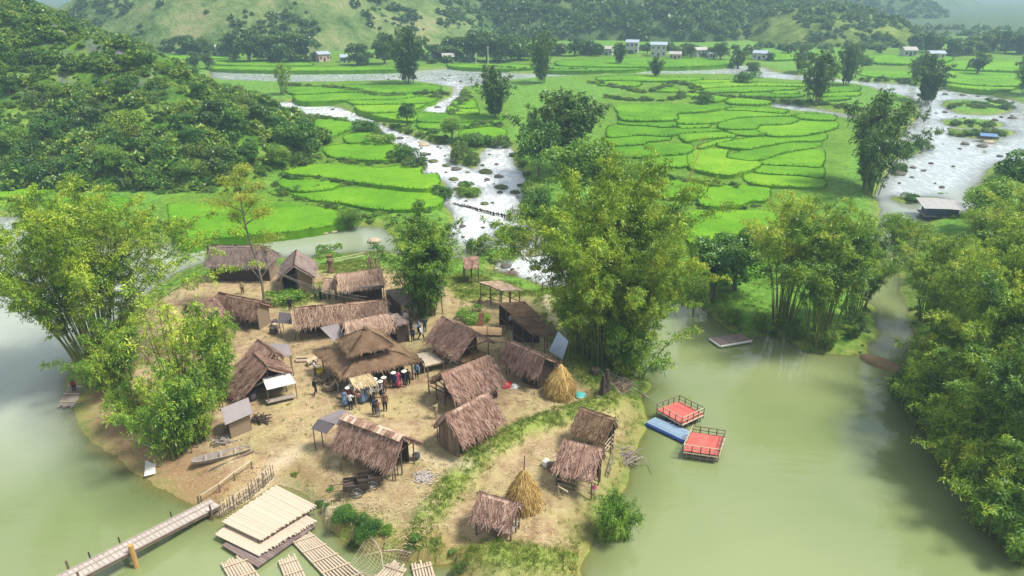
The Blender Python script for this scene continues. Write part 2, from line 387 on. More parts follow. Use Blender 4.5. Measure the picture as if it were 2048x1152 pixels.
# ------------------------------------------------------------ water: one sheet at the valley's own water level
rows_w = [20.]
while rows_w[-1] < 400: rows_w.append(rows_w[-1]+max(.35, rows_w[-1]*.0075))
rows_w = np.array(rows_w)
X, Y, F = lattice(rows_w, np.linspace(-1.3, 1.3, 420))
z, d, *_ = land(X, Y, True)
RAPID = [(wpoly(p), s) for p, s in [
    ([(560, 205), (690, 215), (760, 245), (870, 285), (960, 290), (1030, 290), (1040, 330), (1060, 400), (1100, 450), (1090, 490), (1150, 560), (1100, 575), (1010, 545), (985, 510), (900, 470), (905, 425), (890, 400), (900, 370), (840, 345), (770, 280), (690, 240), (580, 225)], 1.),
    ([(430, 140), (1600, 130), (1870, 175), (2100, 200), (2100, 320), (1960, 360), (1780, 400), (1800, 260), (1830, 200), (1700, 170), (1400, 152), (960, 176), (430, 165)], .62),
    ([(890, 165), (930, 168), (925, 200), (900, 228), (840, 228), (850, 205)], .9),
    ([(-300, 425), (75, 430), (130, 470), (180, 560), (90, 600), (-300, 620)], .45),
    ([(1536, 205), (1660, 222), (1650, 232), (1545, 218)], .6)]]
foam = np.zeros(len(X))
for A, s in RAPID: foam = np.maximum(foam, s*sst(1.5, -1.5, sdf(np.stack([X, Y], 1), A)))
foam = foam*(.72+.55*fbm(X*.25, Y*.25, 41))
depth = np.clip(WL(Y)-z, 0, 2)
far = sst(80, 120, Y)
att = np.stack([foam, depth/2, far, sst(-10, -34, X)*sst(36, 58, Y)*sst(110, 70, Y)], 1)  # last channel: left river's ripples and its painted sky reflection
kept = (WL(Y)-z > -.35)[F].any(1)
zz = WL(Y)+foam*(fbm(X*1.6, Y*1.2, 51, 3)-.5)*.45
def water_mat():
    m, nt, b = new_mat('water'); g = N(nt, 'ShaderNodeNewGeometry'); a = N(nt, 'ShaderNodeVertexColor', layer_name='flow_sky'); P = g.outputs['Position']
    sp = N(nt, 'ShaderNodeSeparateColor'); nt.links.new(a.outputs['Color'], sp.inputs[0]); fo, de, fa = sp.outputs
    n0 = noise(nt, P, .035, 3); n1 = noise(nt, P, .9, 6, .7, (1.3, .55, 1)); n2 = noise(nt, P, .5, 3, .5, (.6, 1.6, 1))
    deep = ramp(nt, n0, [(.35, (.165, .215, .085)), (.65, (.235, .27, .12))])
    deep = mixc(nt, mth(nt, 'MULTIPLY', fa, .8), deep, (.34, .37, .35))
    deep = mixc(nt, mth(nt, 'MULTIPLY', fo, 1.2, True), deep, (.33, .37, .38))
    deep = mixc(nt, mth(nt, 'MULTIPLY', a.outputs['Alpha'], .8), deep, (.36, .40, .36))  # sky reflection on the left river, put into the colour as a paler tone
    ff = mth(nt, 'ADD', mth(nt, 'MULTIPLY', fo, 1.15), mth(nt, 'SUBTRACT', mth(nt, 'MULTIPLY', n1, 2.7), 1.95))
    ff = mth(nt, 'MULTIPLY', mth(nt, 'MINIMUM', mth(nt, 'MULTIPLY', fo, 4), 1), mth(nt, 'MAXIMUM', mth(nt, 'MINIMUM', ff, 1), 0))
    c = mixc(nt, ff, deep, (.74, .76, .78))
    nt.links.new(c, b.inputs['Base Color']); b.inputs['IOR'].default_value = 1.6; b.inputs['Specular IOR Level'].default_value = .5
    nt.links.new(mth(nt, 'ADD', mth(nt, 'MULTIPLY', ff, .4), .02), b.inputs['Roughness'])
    nf = noise(nt, P, 2.2, 4, .6, (.8, 1.5, 1))
    n5 = noise(nt, P, .16, 3, .5, (.5, 1.4, 1), .8)
    h = mth(nt, 'ADD', mth(nt, 'ADD', mth(nt, 'MULTIPLY', n2, .5), mth(nt, 'MULTIPLY', n5, 1.0)), mth(nt, 'MULTIPLY', nf, mth(nt, 'ADD', mth(nt, 'MULTIPLY', fo, .8), mth(nt, 'ADD', .14, mth(nt, 'MULTIPLY', a.outputs['Alpha'], .6)))))
    bump(nt, b, h, .16, .35)
    o = [n for n in nt.nodes if n.type == 'OUTPUT_MATERIAL'][0]
    t = N(nt, 'ShaderNodeBsdfTransparent'); t.inputs[0].default_value = (.80, .72, .48, 1); ms = N(nt, 'ShaderNodeMixShader')
    al = ramp(nt, de, [(0, (.25, .25, .25)), (.12, (.62, .62, .62)), (.42, (1, 1, 1))])
    nt.links.new(mth(nt, 'MAXIMUM', al, ff), ms.inputs[0]); nt.links.new(t.outputs[0], ms.inputs[1]); nt.links.new(b.outputs[0], ms.inputs[2]); nt.links.new(ms.outputs[0], o.inputs[0])
    return m
used = np.unique(F[kept]); remap = np.full(len(X), -1); remap[used] = np.arange(len(used))
link('river', mesh_np('river', np.stack([X, Y, zz], 1)[used], remap[F[kept]], water_mat(), True, {'flow_sky': att[used]}), kind='structure')

# ------------------------------------------------------------ hills
def hill_mat(name, tones, rock=None, sc=.12):
    m, nt, b = new_mat(name); g = N(nt, 'ShaderNodeNewGeometry'); P = g.outputs['Position']
    n1, n2 = noise(nt, P, sc, 6, .65), noise(nt, P, sc*9, 5, .7)
    f = mth(nt, 'ADD', mth(nt, 'MULTIPLY', n1, .75), mth(nt, 'MULTIPLY', n2, .35))
    c = ramp(nt, f, [(.42+.24*i/(len(tones)-1), t) for i, t in enumerate(tones)])
    if rock:
        a = N(nt, 'ShaderNodeVertexColor', layer_name='rock')
        c = mixc(nt, mth(nt, 'MULTIPLY', a.outputs['Alpha'], 1), c, ramp(nt, n2, [(.35, tuple(v*.4 for v in rock)), (.65, rock)]))
    nt.links.new(c, b.inputs['Base Color']); b.inputs['Roughness'].default_value = 1; b.inputs['Specular IOR Level'].default_value = .05
    bump(nt, b, n2, .8, 3*.12/sc*.2); return m
def grid_obj(name, x0, x1, y0, y1, step, fn, mat, rockfn=None):
    xs, ys = np.arange(x0, x1+step, step), np.arange(y0, y1+step, step)
    Xg, Yg = np.meshgrid(xs, ys); n, m = Xg.shape; idx = np.arange(n*m).reshape(n, m)
    F = np.stack([idx[:-1, :-1], idx[:-1, 1:], idx[1:, 1:], idx[1:, :-1]], -1).reshape(-1, 4)
    x, y = Xg.ravel(), Yg.ravel(); h = fn(x, y); keep = (h > -1.5)[F].any(1)
    at_ = {'rock': np.stack([x*0, x*0, x*0, rockfn(x, y)], 1)} if rockfn else None
    V = np.stack([x, y, WL(y)+h], 1); u = np.unique(F[keep]); rm = np.full(len(x), -1); rm[u] = np.arange(len(u))
    if at_: at_ = {k: v[u] for k, v in at_.items()}
    return link(name, mesh_np(name, V[u], rm[F[keep]], mat, True, at_), kind='structure')
def near_hill(x, y):
    P = np.stack([x, y], 1); dd = seg_dist(P, HTOE, True); dd = np.where(inside(P, HTOE), dd, -dd)
    dj = dd+(fbm(x*.05, y*.05, 61)-.5)*16*np.clip(dd/12, 0, 1)
    h = np.where(dd > 0, .56*np.minimum(dj, 70)+2.2*(fbm(x*.12, y*.12, 63)-.5)*np.clip(dd/8, 0, 1), .5*dd)
    return h+.4
ROCKC = [(at(175, 130, 12), 7), (at(240, 100, 12), 7), (at(130, 60, 20), 6), (at(90, 150, 12), 5)]
def hillpt(px, py, fn=None):                                  # march the pixel's ray to a hill surface
    fn = fn or near_hill; r = ray(px, py); Ys = np.linspace(90, 320, 900); xs = r[0]/r[1]*Ys; zs = CAMZ+r[2]/r[1]*Ys
    hit = zs < WL(Ys)+fn(xs, Ys)
    i = int(np.argmax(hit)) if hit.any() else len(Ys)-1
    return Vector((xs[i], Ys[i], zs[i])), bool(hit.any())
ROCKP = [hillpt(x, y)[0] for x, y in [(175, 125), (240, 100), (215, 150), (130, 70), (95, 155), (250, 180)]]
def rockw(x, y):
    v = 0
    for p in ROCKP: v = np.maximum(v, np.exp(-((x-p.x)**2+(y-p.y)**2)/30))
    return v*sst(.42, .55, fbm(x*.4, y*.4, 71))
grid_obj('hill', -260, -20, 92, 300, 1.0, near_hill, hill_mat('near_hill_ground', [(.035, .10, .012), (.085, .18, .022), (.19, .28, .045)], (.16, .15, .19), .12), rockw)
def cone(cx, cy, rx, ry, H, pw=1., rough=.12, sc=.02, s=0, rx2=None, dome=False):
    def f(x, y):
        rxx = np.where(x > cx, rx2 or rx, rx)
        r = np.sqrt(((x-cx)/rxx)**2+((y-cy)/ry)**2)
        r = r+(fbm(x*sc, y*sc, 80+s)-.5)*.3*np.clip(1.2-r, 0, 1)*2
        b = (1-r*r) if dome else np.sign(1-r)*np.abs(1-r)**pw
        return H*b+H*rough*(fbm(x*sc*3, y*sc*3, 90+s, 5)-.5)*np.clip(1-r, 0, 1)*2
    return f
HILLS = {}
for nm, f, ext, st, tones, sc in [
    ('grass', cone(-140, 490, 158, 172, 95, .9, .10, .02, 1), (-310, 30, 300, 680), 3, [(.04, .085, .02), (.09, .15, .04), (.16, .21, .07), (.24, .24, .11)], .035),
    ('forest', cone(60, 620, 188, 245, 105, .8, .14, .02, 2), (-140, 260, 360, 880), 4, [(.035, .075, .025), (.07, .115, .035), (.12, .16, .05)], .04),
    ('knoll', cone(158, 405, 34, 60, 17, 1, .12, .05, 3, 76, True), (115, 250, 335, 480), 1.6, [(.05, .085, .02), (.11, .16, .03), (.20, .25, .06)], .08),
    ('peak', cone(345, 720, 64, 90, 34, .8, .2, .03, 4), (265, 430, 610, 830), 3, [(.03, .06, .02), (.06, .10, .03), (.10, .14, .05)], .04),
    ('peak', cone(262, 690, 60, 80, 30, .8, .2, .03, 5), (190, 340, 600, 790), 3, [(.03, .06, .02), (.06, .10, .03), (.10, .14, .05)], .04),
    ('slope', cone(420, 1300, 330, 350, 75, .8, .2, .008, 6), (50, 800, 900, 1700), 12, [(.03, .06, .02), (.06, .10, .03), (.10, .14, .05)], .012),
    ('slope', cone(1100, 2000, 900, 600, 105, .8, .2, .004, 7), (100, 2100, 1350, 2700), 22, [(.03, .06, .02), (.06, .10, .03), (.10, .14, .05)], .01),
    ('slope', cone(-500, 2000, 800, 500, 105, .8, .2, .004, 8), (-1400, 400, 1450, 2600), 22, [(.03, .06, .02), (.06, .10, .03), (.10, .14, .05)], .01)]:
    i = len(HILLS); HILLS[i] = (f, ext)
    grid_obj('hill', *ext, st, f, hill_mat('hill_'+nm+str(i), tones, None, sc))

# ------------------------------------------------------------ rice fields
def rice_mat():
    m, nt, b = new_mat('rice'); g = N(nt, 'ShaderNodeNewGeometry'); oi = N(nt, 'ShaderNodeObjectInfo'); P = g.outputs['Position']
    n1, n2, n3 = noise(nt, P, .12, 4), noise(nt, P, 3.5, 4, .7), noise(nt, P, .8, 4, .6)
    f = mth(nt, 'ADD', mth(nt, 'MULTIPLY', n1, .5), mth(nt, 'MULTIPLY', n2, .22))
    f = mth(nt, 'ADD', f, mth(nt, 'MULTIPLY', n3, .22)); f = mth(nt, 'ADD', f, mth(nt, 'MULTIPLY', oi.outputs['Random'], .13))
    f = mth(nt, 'ADD', f, mth(nt, 'MULTIPLY', g.outputs['Random Per Island'], .05))
    c = ramp(nt, f, [(.38, (.045, .15, .006)), (.58, (.11, .265, .009)), (.78, (.20, .35, .018))])
    nt.links.new(c, b.inputs['Base Color']); b.inputs['Roughness'].default_value = .9; b.inputs['Specular IOR Level'].default_value = .1
    bump(nt, b, n2, .4, .06); return m
RICE = rice_mat()
RICE_P = {}
def rice_field(pts, h=1.2, blades=3):
    cx, cy = np.mean(pts, 0); pts = [(cx+(x-cx)*1.05, cy+(y-cy)*1.2) for x, y in pts]; c = at(cx, cy, h); z0 = c.z
    pl = smooth_poly(pts, 5); B = np.array([atz(x, y, z0)[:2] for x, y in pl])
    # even spacing along the rim
    per = np.linalg.norm(np.roll(B, -1, 0)-B, axis=1); cum = np.r_[0, np.cumsum(per)]
    st = max(.45, c.y/330); n = max(16, int(cum[-1]/st)); t = np.linspace(0, cum[-1], n, endpoint=False)
    BB = np.r_[B, B[:1]]; B = np.stack([np.interp(t, cum, BB[:, k]) for k in (0, 1)], 1)
    B = B+(np.stack([fbm(B[:, 0]*.8, B[:, 1]*.8, 5), fbm(B[:, 0]*.8, B[:, 1]*.8, 6)], 1)-.5)*.5
    lo, hi = B.min(0), B.max(0); sp = max(.8, c.y/160)
    gx, gy = np.meshgrid(np.arange(lo[0], hi[0], sp), np.arange(lo[1], hi[1], sp)); G = np.stack([gx.ravel(), gy.ravel()], 1)
    G = G+rng.uniform(-.3, .3, G.shape)*sp; G = G[inside(G, B)]
    if len(G): G = G[seg_dist(G, B, True) > sp*.5]
    pts2 = [Vector(p) for p in B]+[Vector(p) for p in G]
    r = geometry.delaunay_2d_cdt(pts2, [(i, (i+1) % n) for i in range(n)], [], 1, 1e-4)
    v2 = np.array([tuple(v) for v in r[0]]); edge = seg_dist(v2, B, True)
    zt = z0+.06*(fbm(v2[:, 0]*1.3, v2[:, 1]*1.3, 8)-.5)-.12*np.exp(-edge/.25)
    T = np.array([f for f in r[2] if len(f) == 3]); V = np.c_[v2, zt]
    a, b, cc = V[T[:, 0]], V[T[:, 1]], V[T[:, 2]]; nz = np.cross(b-a, cc-a)[:, 2]; T[nz < 0] = T[nz < 0][:, ::-1]
    k = len(V); V = np.r_[V, np.c_[B*1.0, np.full(n, z0-.15)], np.c_[B, np.full(n, z0-1.7)]]
    i = np.arange(n); j = (i+1) % n; i, j = k+i, k+j
    s = np.r_[np.c_[i, i+n, j+n], np.c_[i, j+n, j]]; ar = np.cross(B, np.roll(B, -1, 0)).sum()
    if ar < 0: s = s[:, ::-1]
    T = np.r_[T, s]
    # rice blades: thick round the rim, thin over the top
    m1 = int(n*st*9); q = rng.uniform(0, n, m1); ii = q.astype(int); fr = (q-ii)[:, None]
    E = B[ii]*(1-fr)+B[(ii+1) % n]*fr; Ez = z0-rng.uniform(0., .45, m1)
    area = abs(ar)/2; m2 = int(min(area*blades, 14000)); M = rng.uniform(lo, hi, (m2*2, 2)); M = M[inside(M, B)][:m2]
    Q = np.r_[np.c_[E, Ez], np.c_[M, np.full(len(M), z0-.12)]]; m = len(Q)
    an = rng.uniform(0, 6.28, m); wd = np.c_[np.cos(an), np.sin(an), 0*an]*(.05+c.y/2600); tip = Q+np.c_[rng.normal(0, .12, (m, 2)), np.r_[rng.uniform(.2, .42, m1), rng.uniform(.12, .26, len(M))]]
    k = len(V); V = np.r_[V, np.stack([Q-wd, Q+wd, tip], 1).reshape(-1, 3)]
    T = np.r_[T, k+np.arange(3*m).reshape(-1, 3)]
    return link('rice_field', mesh_np('rice_field', V, T, RICE), kind='structure')
for p in [
    # left terraces
    [(352, 402), (450, 398), (560, 405), (620, 414), (695, 430), (690, 440), (620, 452), (520, 462), (420, 470), (372, 476), (350, 450)],
    [(580, 382), (630, 374), (700, 375), (780, 379), (850, 385), (880, 398), (862, 410), (800, 414), (745, 412), (690, 403), (620, 396)],
    [(556, 362), (600, 357), (650, 360), (678, 368), (650, 376), (590, 378)],
    [(575, 335), (640, 330), (700, 332), (760, 336), (820, 330), (842, 332), (838, 346), (868, 346), (872, 362), (845, 371), (770, 366), (700, 358), (640, 350), (585, 346)],
    [(652, 295), (700, 288), (760, 282), (800, 300), (812, 308), (780, 316), (700, 314), (660, 308)],
    [(690, 270), (740, 265), (752, 272), (730, 280), (696, 282)],
    [(622, 246), (640, 234), (690, 243), (722, 250), (690, 260), (660, 270), (634, 272)],
    [(100, 400), (180, 392), (250, 396), (240, 420), (150, 424), (100, 415)],
    [(0, 372), (60, 366), (110, 370), (90, 384), (0, 390)],
    # middle fields between the streams
    [(716, 208), (790, 202), (850, 204), (830, 216), (770, 222), (728, 220)],
    [(735, 222), (800, 216), (826, 220), (830, 238), (790, 236), (752, 230)],
    [(826, 226), (890, 228), (930, 230), (1000, 228), (1010, 234), (960, 240), (900, 242), (840, 240)],
    [(838, 246), (890, 241), (950, 241), (1000, 238), (980, 248), (900, 254), (850, 254)],
    [(930, 260), (970, 255), (1010, 260), (1000, 275), (950, 276), (920, 272)],
    [(912, 200), (946, 200), (952, 212), (930, 214), (908, 210)],
    [(905, 212), (948, 214), (955, 224), (915, 226), (895, 220)],
    # far middle
    [(580, 176), (640, 172), (720, 170), (800, 170), (872, 172), (860, 182), (780, 184), (700, 182), (600, 186)],
    [(600, 188), (700, 184), (800, 186), (840, 188), (800, 196), (700, 198), (610, 200)],
    [(700, 199), (760, 196), (840, 194), (872, 196), (850, 204), (770, 206), (715, 206)],
]: rice_field(p)
def zr(pts): return [(1180+x/3.933, 140+y/3.933) for x, y in pts]
for p in [
    # right terraces, traced from the far side to the near side
    [(210, 262), (500, 258), (900, 262), (1080, 272), (1060, 298), (880, 322), (690, 334), (690, 372), (500, 380), (280, 374), (230, 320)],
    [(1090, 300), (1300, 290), (1530, 310), (1520, 330), (1400, 324), (1200, 312), (1095, 312)],
    [(710, 350), (900, 345), (1080, 320), (1300, 330), (1500, 345), (1610, 355), (1400, 360), (1180, 370), (1060, 390), (960, 405), (720, 405)],
    [(250, 396), (450, 392), (690, 396), (700, 420), (600, 440), (450, 430), (250, 420)],
    [(710, 412), (920, 412), (930, 440), (720, 448)],
    [(1050, 400), (1200, 378), (1500, 370), (1640, 380), (1560, 418), (1350, 425), (1300, 450), (1040, 446)],
    [(1650, 345), (1900, 352), (1920, 385), (1780, 384), (1640, 372)],
    [(1330, 470), (1340, 440), (1560, 430), (1660, 400), (1900, 410), (1930, 450), (1760, 490), (1560, 505), (1420, 500)],
    [(180, 440), (420, 440), (600, 455), (1010, 462), (960, 478), (700, 494), (600, 510), (400, 502), (170, 516)],
    [(1050, 455), (1290, 460), (1380, 500), (1250, 506), (1120, 490)],
    [(720, 500), (1000, 490), (1130, 505), (1120, 522), (900, 532), (770, 552)],
    [(150, 525), (400, 512), (600, 520), (620, 545), (450, 555), (420, 572), (140, 580)],
    [(1130, 550), (1400, 520), (1800, 500), (1820, 550), (1560, 560), (1400, 585), (1240, 605), (1020, 580)],
    [(860, 590), (1000, 550), (1120, 535), (1100, 560), (1000, 575), (900, 600)],
    [(110, 600), (440, 580), (760, 585), (780, 640), (600, 660), (460, 670), (110, 660)],
    [(1100, 660), (1250, 625), (1500, 580), (1790, 580), (1770, 610), (1560, 640), (1400, 680), (1300, 695), (1130, 680)],
    [(790, 660), (860, 610), (1000, 585), (1220, 610), (1090, 650), (1110, 690), (1320, 710), (1330, 740), (1200, 785), (1080, 800), (920, 780), (790, 745)],
    [(440, 680), (780, 660), (780, 735), (640, 750), (450, 735), (430, 710)],
    [(1340, 715), (1500, 665), (1800, 615), (1820, 740), (1640, 740), (1380, 730)],
    [(1310, 790), (1350, 745), (1600, 745), (1810, 760), (1820, 830), (1640, 815), (1400, 805)],
    [(440, 845), (640, 850), (900, 885), (880, 970), (700, 985), (430, 960), (420, 900)],
    [(890, 900), (1060, 890), (1290, 910), (1400, 920), (1390, 1010), (1280, 1015), (1130, 1050), (920, 1045), (860, 1000)],
    [(1220, 840), (1330, 808), (1640, 825), (1800, 840), (1820, 900), (1500, 900), (1290, 880)],
    [(800, 1070), (960, 1110), (1280, 1085), (1420, 1060), (1450, 1200), (1380, 1500), (1000, 1540), (780, 1300)],
    # far terraces by the river
    [(90, 56), (300, 44), (600, 56), (860, 60), (800, 80), (500, 82), (200, 76), (80, 72)],
    [(80, 92), (300, 84), (390, 92), (380, 118), (200, 114), (80, 112)],
    [(490, 140), (620, 136), (700, 150), (660, 164), (500, 158)],
    [(810, 100), (1000, 84), (1300, 96), (1650, 108), (1640, 122), (1300, 120), (1040, 128), (850, 138)],
    [(700, 84), (980, 76), (1210, 80), (1000, 96), (750, 98)],
    [(900, 145), (1100, 135), (1400, 130), (1660, 140), (1400, 160), (1100, 166), (950, 168)],
    [(1210, 182), (1400, 178), (1660, 190), (1640, 205), (1400, 205), (1220, 200)],
    [(1080, 230), (1200, 222), (1400, 240), (1390, 262), (1200, 262), (1090, 256)],
    [(1440, 165), (1620, 165), (1620, 182), (1460, 184)],
    [(700, 180), (760, 170), (1000, 200), (1080, 216), (1000, 236), (940, 232), (780, 200)],
    [(1870, 140), (2100, 130), (2100, 160), (1860, 165)], [(1870, 180), (2100, 172), (2100, 195), (1850, 200)], [(1840, 215), (2000, 205), (2040, 225), (1830, 235)],
]: rice_field(zr(p))
for p in [
    # flats beyond the far river
    [(440, 118), (560, 122), (620, 126), (600, 130), (440, 128)], [(320, 112), (430, 112), (440, 116), (330, 118)], [(440, 132), (600, 133), (760, 134), (790, 138), (600, 140), (440, 137)], [(900, 128), (1000, 128), (1070, 131), (1060, 136), (930, 134)],
    [(1130, 122), (1240, 118), (1380, 118), (1460, 122), (1440, 129), (1300, 132), (1140, 130)], [(1100, 133), (1200, 132), (1290, 134), (1250, 139), (1110, 140)], [(1730, 112), (1830, 110), (1900, 112), (1880, 124), (1760, 124)],
    [(1730, 138), (1800, 136), (1900, 142), (2040, 148), (2060, 158), (2040, 168), (1940, 166), (1880, 160), (1800, 156), (1730, 150)], [(1890, 124), (1990, 120), (2060, 124), (2060, 138), (1960, 138), (1890, 134)],
    [(1530, 108), (1600, 110), (1610, 116), (1540, 118)], [(1860, 152), (1960, 158), (2030, 172), (1990, 178), (1900, 170)], [(2060, 130), (2300, 130), (2300, 170), (2080, 165)]]:
    rice_field(p, 1.2, 2)
# ------------------------------------------------------------ plants
def unit(v): return v/np.maximum(np.linalg.norm(v, axis=1, keepdims=True), 1e-9)
def leaf_quads(P, D, ln, wd, r, flop=.55):
    """one pointed leaf per row of P, along D"""
    n = len(P); D = unit(D); s = unit(np.cross(D, np.array([0, 0, 1.])+r.normal(size=(n, 3))*flop)); ln = np.broadcast_to(ln, n)[:, None]*r.uniform(.7, 1.25, (n, 1))
    wd = np.broadcast_to(wd, n)[:, None]*r.uniform(.8, 1.2, (n, 1)); mid = P+D*ln*.42
    V = np.stack([P, mid+s*wd*.5, P+D*ln, mid-s*wd*.5], 1).reshape(-1, 3)
    return V, np.arange(4*n).reshape(-1, 4)
def tubes(paths, radii, n=5):
    V, F, k = [], [], 0
    a = np.arange(n)*2*np.pi/n
    for P, rr in zip(paths, radii):
        P = np.asarray(P); T = unit(np.gradient(P, axis=0)); u = unit(np.cross(T, [.31, .9, .13])); v = np.cross(T, u)
        ring = P[:, None]+(np.cos(a)[None, :, None]*u[:, None]+np.sin(a)[None, :, None]*v[:, None])*np.asarray(rr)[:, None, None]
        m = len(P); idx = k+np.arange(m*n).reshape(m, n)
        F.append(np.stack([idx[:-1], np.roll(idx[:-1], -1, 1), np.roll(idx[1:], -1, 1), idx[1:]], -1).reshape(-1, 4)); V.append(ring.reshape(-1, 3)); k += m*n
    return np.concatenate(V), np.concatenate(F)
CULM = simple('culm', (.20, .22, .06), (.10, .13, .03), 1.5, .6)
CULM_DRY = simple('culm_dry', (.34, .28, .12), (.2, .17, .06), 1.5, .6)
BARK = simple('bark', (.22, .19, .15), (.10, .085, .065), 4, .9, (1, 1, .25))
Y_LEAF = leafmat('bamboo_leaf_bright', [(.04, .095, .006), (.14, .26, .011), (.30, .435, .022), (.55, .60, .06)], .28)
G_LEAF = leafmat('bamboo_leaf', [(.02, .07, .008), (.085, .20, .013), (.21, .365, .025), (.44, .53, .05)], .28)
D_LEAF = leafmat('bamboo_leaf_dark', [(.02, .06, .012), (.05, .125, .022), (.10, .19, .035), (.19, .27, .055)], .4)
B_LEAF = leafmat('broad_leaf', [(.018, .07, .008), (.045, .14, .014), (.09, .225, .02), (.17, .32, .04)], .35)
S_LEAF = leafmat('scrub_leaf', [(.025, .075, .01), (.065, .145, .016), (.13, .215, .026), (.23, .29, .045)], .35)
L_LEAF = leafmat('light_leaf', [(.06, .16, .012), (.13, .28, .02), (.22, .38, .035), (.34, .46, .06)], .4)
H_LEAF = leafmat('hill_leaf', [(.025, .085, .01), (.075, .19, .018), (.17, .29, .028), (.30, .38, .05)], .3)

def bamboo_mesh(seed, H, lean, nc, mat, leaf=.42, lw=.085, per=11, dens=1.0, low=.26, culm=CULM, base=1.1, az0=None, azs=6.28, step=.42, fat=1.15):
    r = np.random.default_rng(seed); paths, rad, LP, LD = [], [], [], []
    for i in range(nc):
        u = (i+.5)/nc; az = (r.uniform(0, 6.283) if az0 is None or i % 3 == 0 else az0+r.uniform(-azs, azs)/2)
        d = np.array([math.cos(az), math.sin(az), 0]); Hi = H*(1-.28*u*r.uniform(.5, 1))*r.uniform(.8, 1.03); ln = lean*(u**.8)*r.uniform(.7, 1.2)
        b = d*base*math.sqrt(u)*r.uniform(.6, 1)+np.r_[r.normal(0, .25, 2), 0]
        t = np.linspace(0, 1, 15); wob = r.normal(0, .02, 2)
        hz = ln*(.22*t+.78*t**2.3); zz = Hi*(t-(.08+.26*min(1, ln/H))*t**4)
        P = b+hz[:, None]*d+np.c_[wob[0]*Hi*np.sin(t*3), wob[1]*Hi*np.sin(t*2.5), zz]
        paths.append(P); rad.append(.055*(1-.85*t)+.006)
        tn = np.arange(low+r.uniform(0, .06), 1.0, step/Hi); k = np.repeat(tn, r.integers(1, 4, len(tn)))
        k = k[r.uniform(0, 1, len(k)) < dens*np.clip((k-low)/.34+.22, 0, 1)]
        if not len(k): continue
        A = np.stack([np.interp(k, t, P[:, j]) for j in range(3)], 1)
        a2 = r.uniform(0, 6.283, len(k)); bl = (.25+fat*np.sin(np.pi*np.clip((k-low)/(1.10-low), 0, 1))**1.1)*r.uniform(.55, 1.1, len(k))*(H/16)**.4
        bd = np.stack([np.cos(a2), np.sin(a2), r.uniform(-.1, .75, len(k))], 1)
        m = per; s = r.uniform(.15, 1, (len(k), m)); q = A[:, None]+bd[:, None]*(bl[:, None]*s)[..., None]; q[..., 2] -= .42*bl[:, None]*s**2
        q = q+r.normal(0, .10, q.shape)
        LP.append(q.reshape(-1, 3)); dd = np.repeat(bd, m, 0)*.55+r.normal(0, .45, (len(k)*m, 3)); dd[:, 2] -= .42; LD.append(dd)
    V, F = leaf_quads(np.concatenate(LP), np.concatenate(LD), leaf, lw, r); cv, cf = tubes(paths, rad)
    return mesh_np('bamboo_culms', cv, cf, culm, True), mesh_np('bamboo_foliage', V, F, mat), float(np.quantile(V[:, 2], .9995))
def blob_leaves(r, C, RAD, n, leaf, lw, flat=1., shell=.55, upb=.25):
    k = r.integers(0, len(C), n); v = unit(r.normal(size=(n, 3))); v[:, 2] = np.where(v[:, 2] < -.45, -v[:, 2], v[:, 2])
    rr = RAD[k][:, None]*r.uniform(shell, 1.06, (n, 1))**.7; P = C[k]+v*rr*np.array([1, 1, flat])
    D = np.cross(v, r.normal(size=(n, 3)))+v*.35; D[:, 2] -= .15-upb*.3
    return leaf_quads(P, D, leaf, lw, r)
def tree_mesh(seed, H, Wd, mat, nl=13, n=5200, leaf=.42, lw=.26, trunk=.32, crown0=.32, bark=None, shell=.5):
    r = np.random.default_rng(seed); C = []
    for i in range(nl):
        a, u = r.uniform(0, 6.283), r.uniform(0, 1); zc = H*(crown0+.08+(1-crown0-.22)*u); w_ = Wd*.5*(1-.55*abs(u-.4))*r.uniform(.25, .8)
        C.append((w_*math.cos(a), w_*math.sin(a), zc))
    C = np.array(C); RAD = r.uniform(.17, .30, nl)*Wd*.9
    V, F = blob_leaves(r, C, RAD, n, leaf, lw, .8, shell)
    t = np.linspace(0, 1, 6); P = [np.c_[.2*np.sin(t*3), .15*np.sin(t*2+1), t*H*.72]]; rd = [trunk*(1-.75*t)*H/9+.02]
    for i in range(min(nl, 9)):
        s = np.array([0, 0, H*crown0*r.uniform(.7, 1.2)]); tt = np.linspace(0, 1, 4)[:, None]; P.append(s+(C[i]-s)*tt+np.array([0, 0, .3])*np.sin(tt*3.1)); rd.append(.11*H/9*(1-.8*tt[:, 0])+.012)
    cv, cf = tubes(P, rd, 6)
    return mesh_np('tree_trunk', cv, cf, bark or BARK, True), mesh_np('tree_crown', V, F, mat), float(V[:, 2].max())
def shrub_mesh(seed, mat, n=1300, leaf=.2, lw=.12, nl=9, h=1.0, w_=1.0):
    r = np.random.default_rng(seed); a = r.uniform(0, 6.283, nl); q = np.sqrt(r.uniform(0, 1, nl))*.72*w_
    C = np.stack([q*np.cos(a), q*np.sin(a), r.uniform(.15, .8, nl)*h*(1-.4*q/w_)], 1); RAD = r.uniform(.26, .46, nl)
    V, F = blob_leaves(r, C, RAD, n, leaf, lw, .9, .4)
    k = V[:, 2].reshape(-1, 4).min(1) > -.12; F = F[k]
    return mesh_np('shrub', V, F, mat), None, float(V[F.ravel(), 2].max())

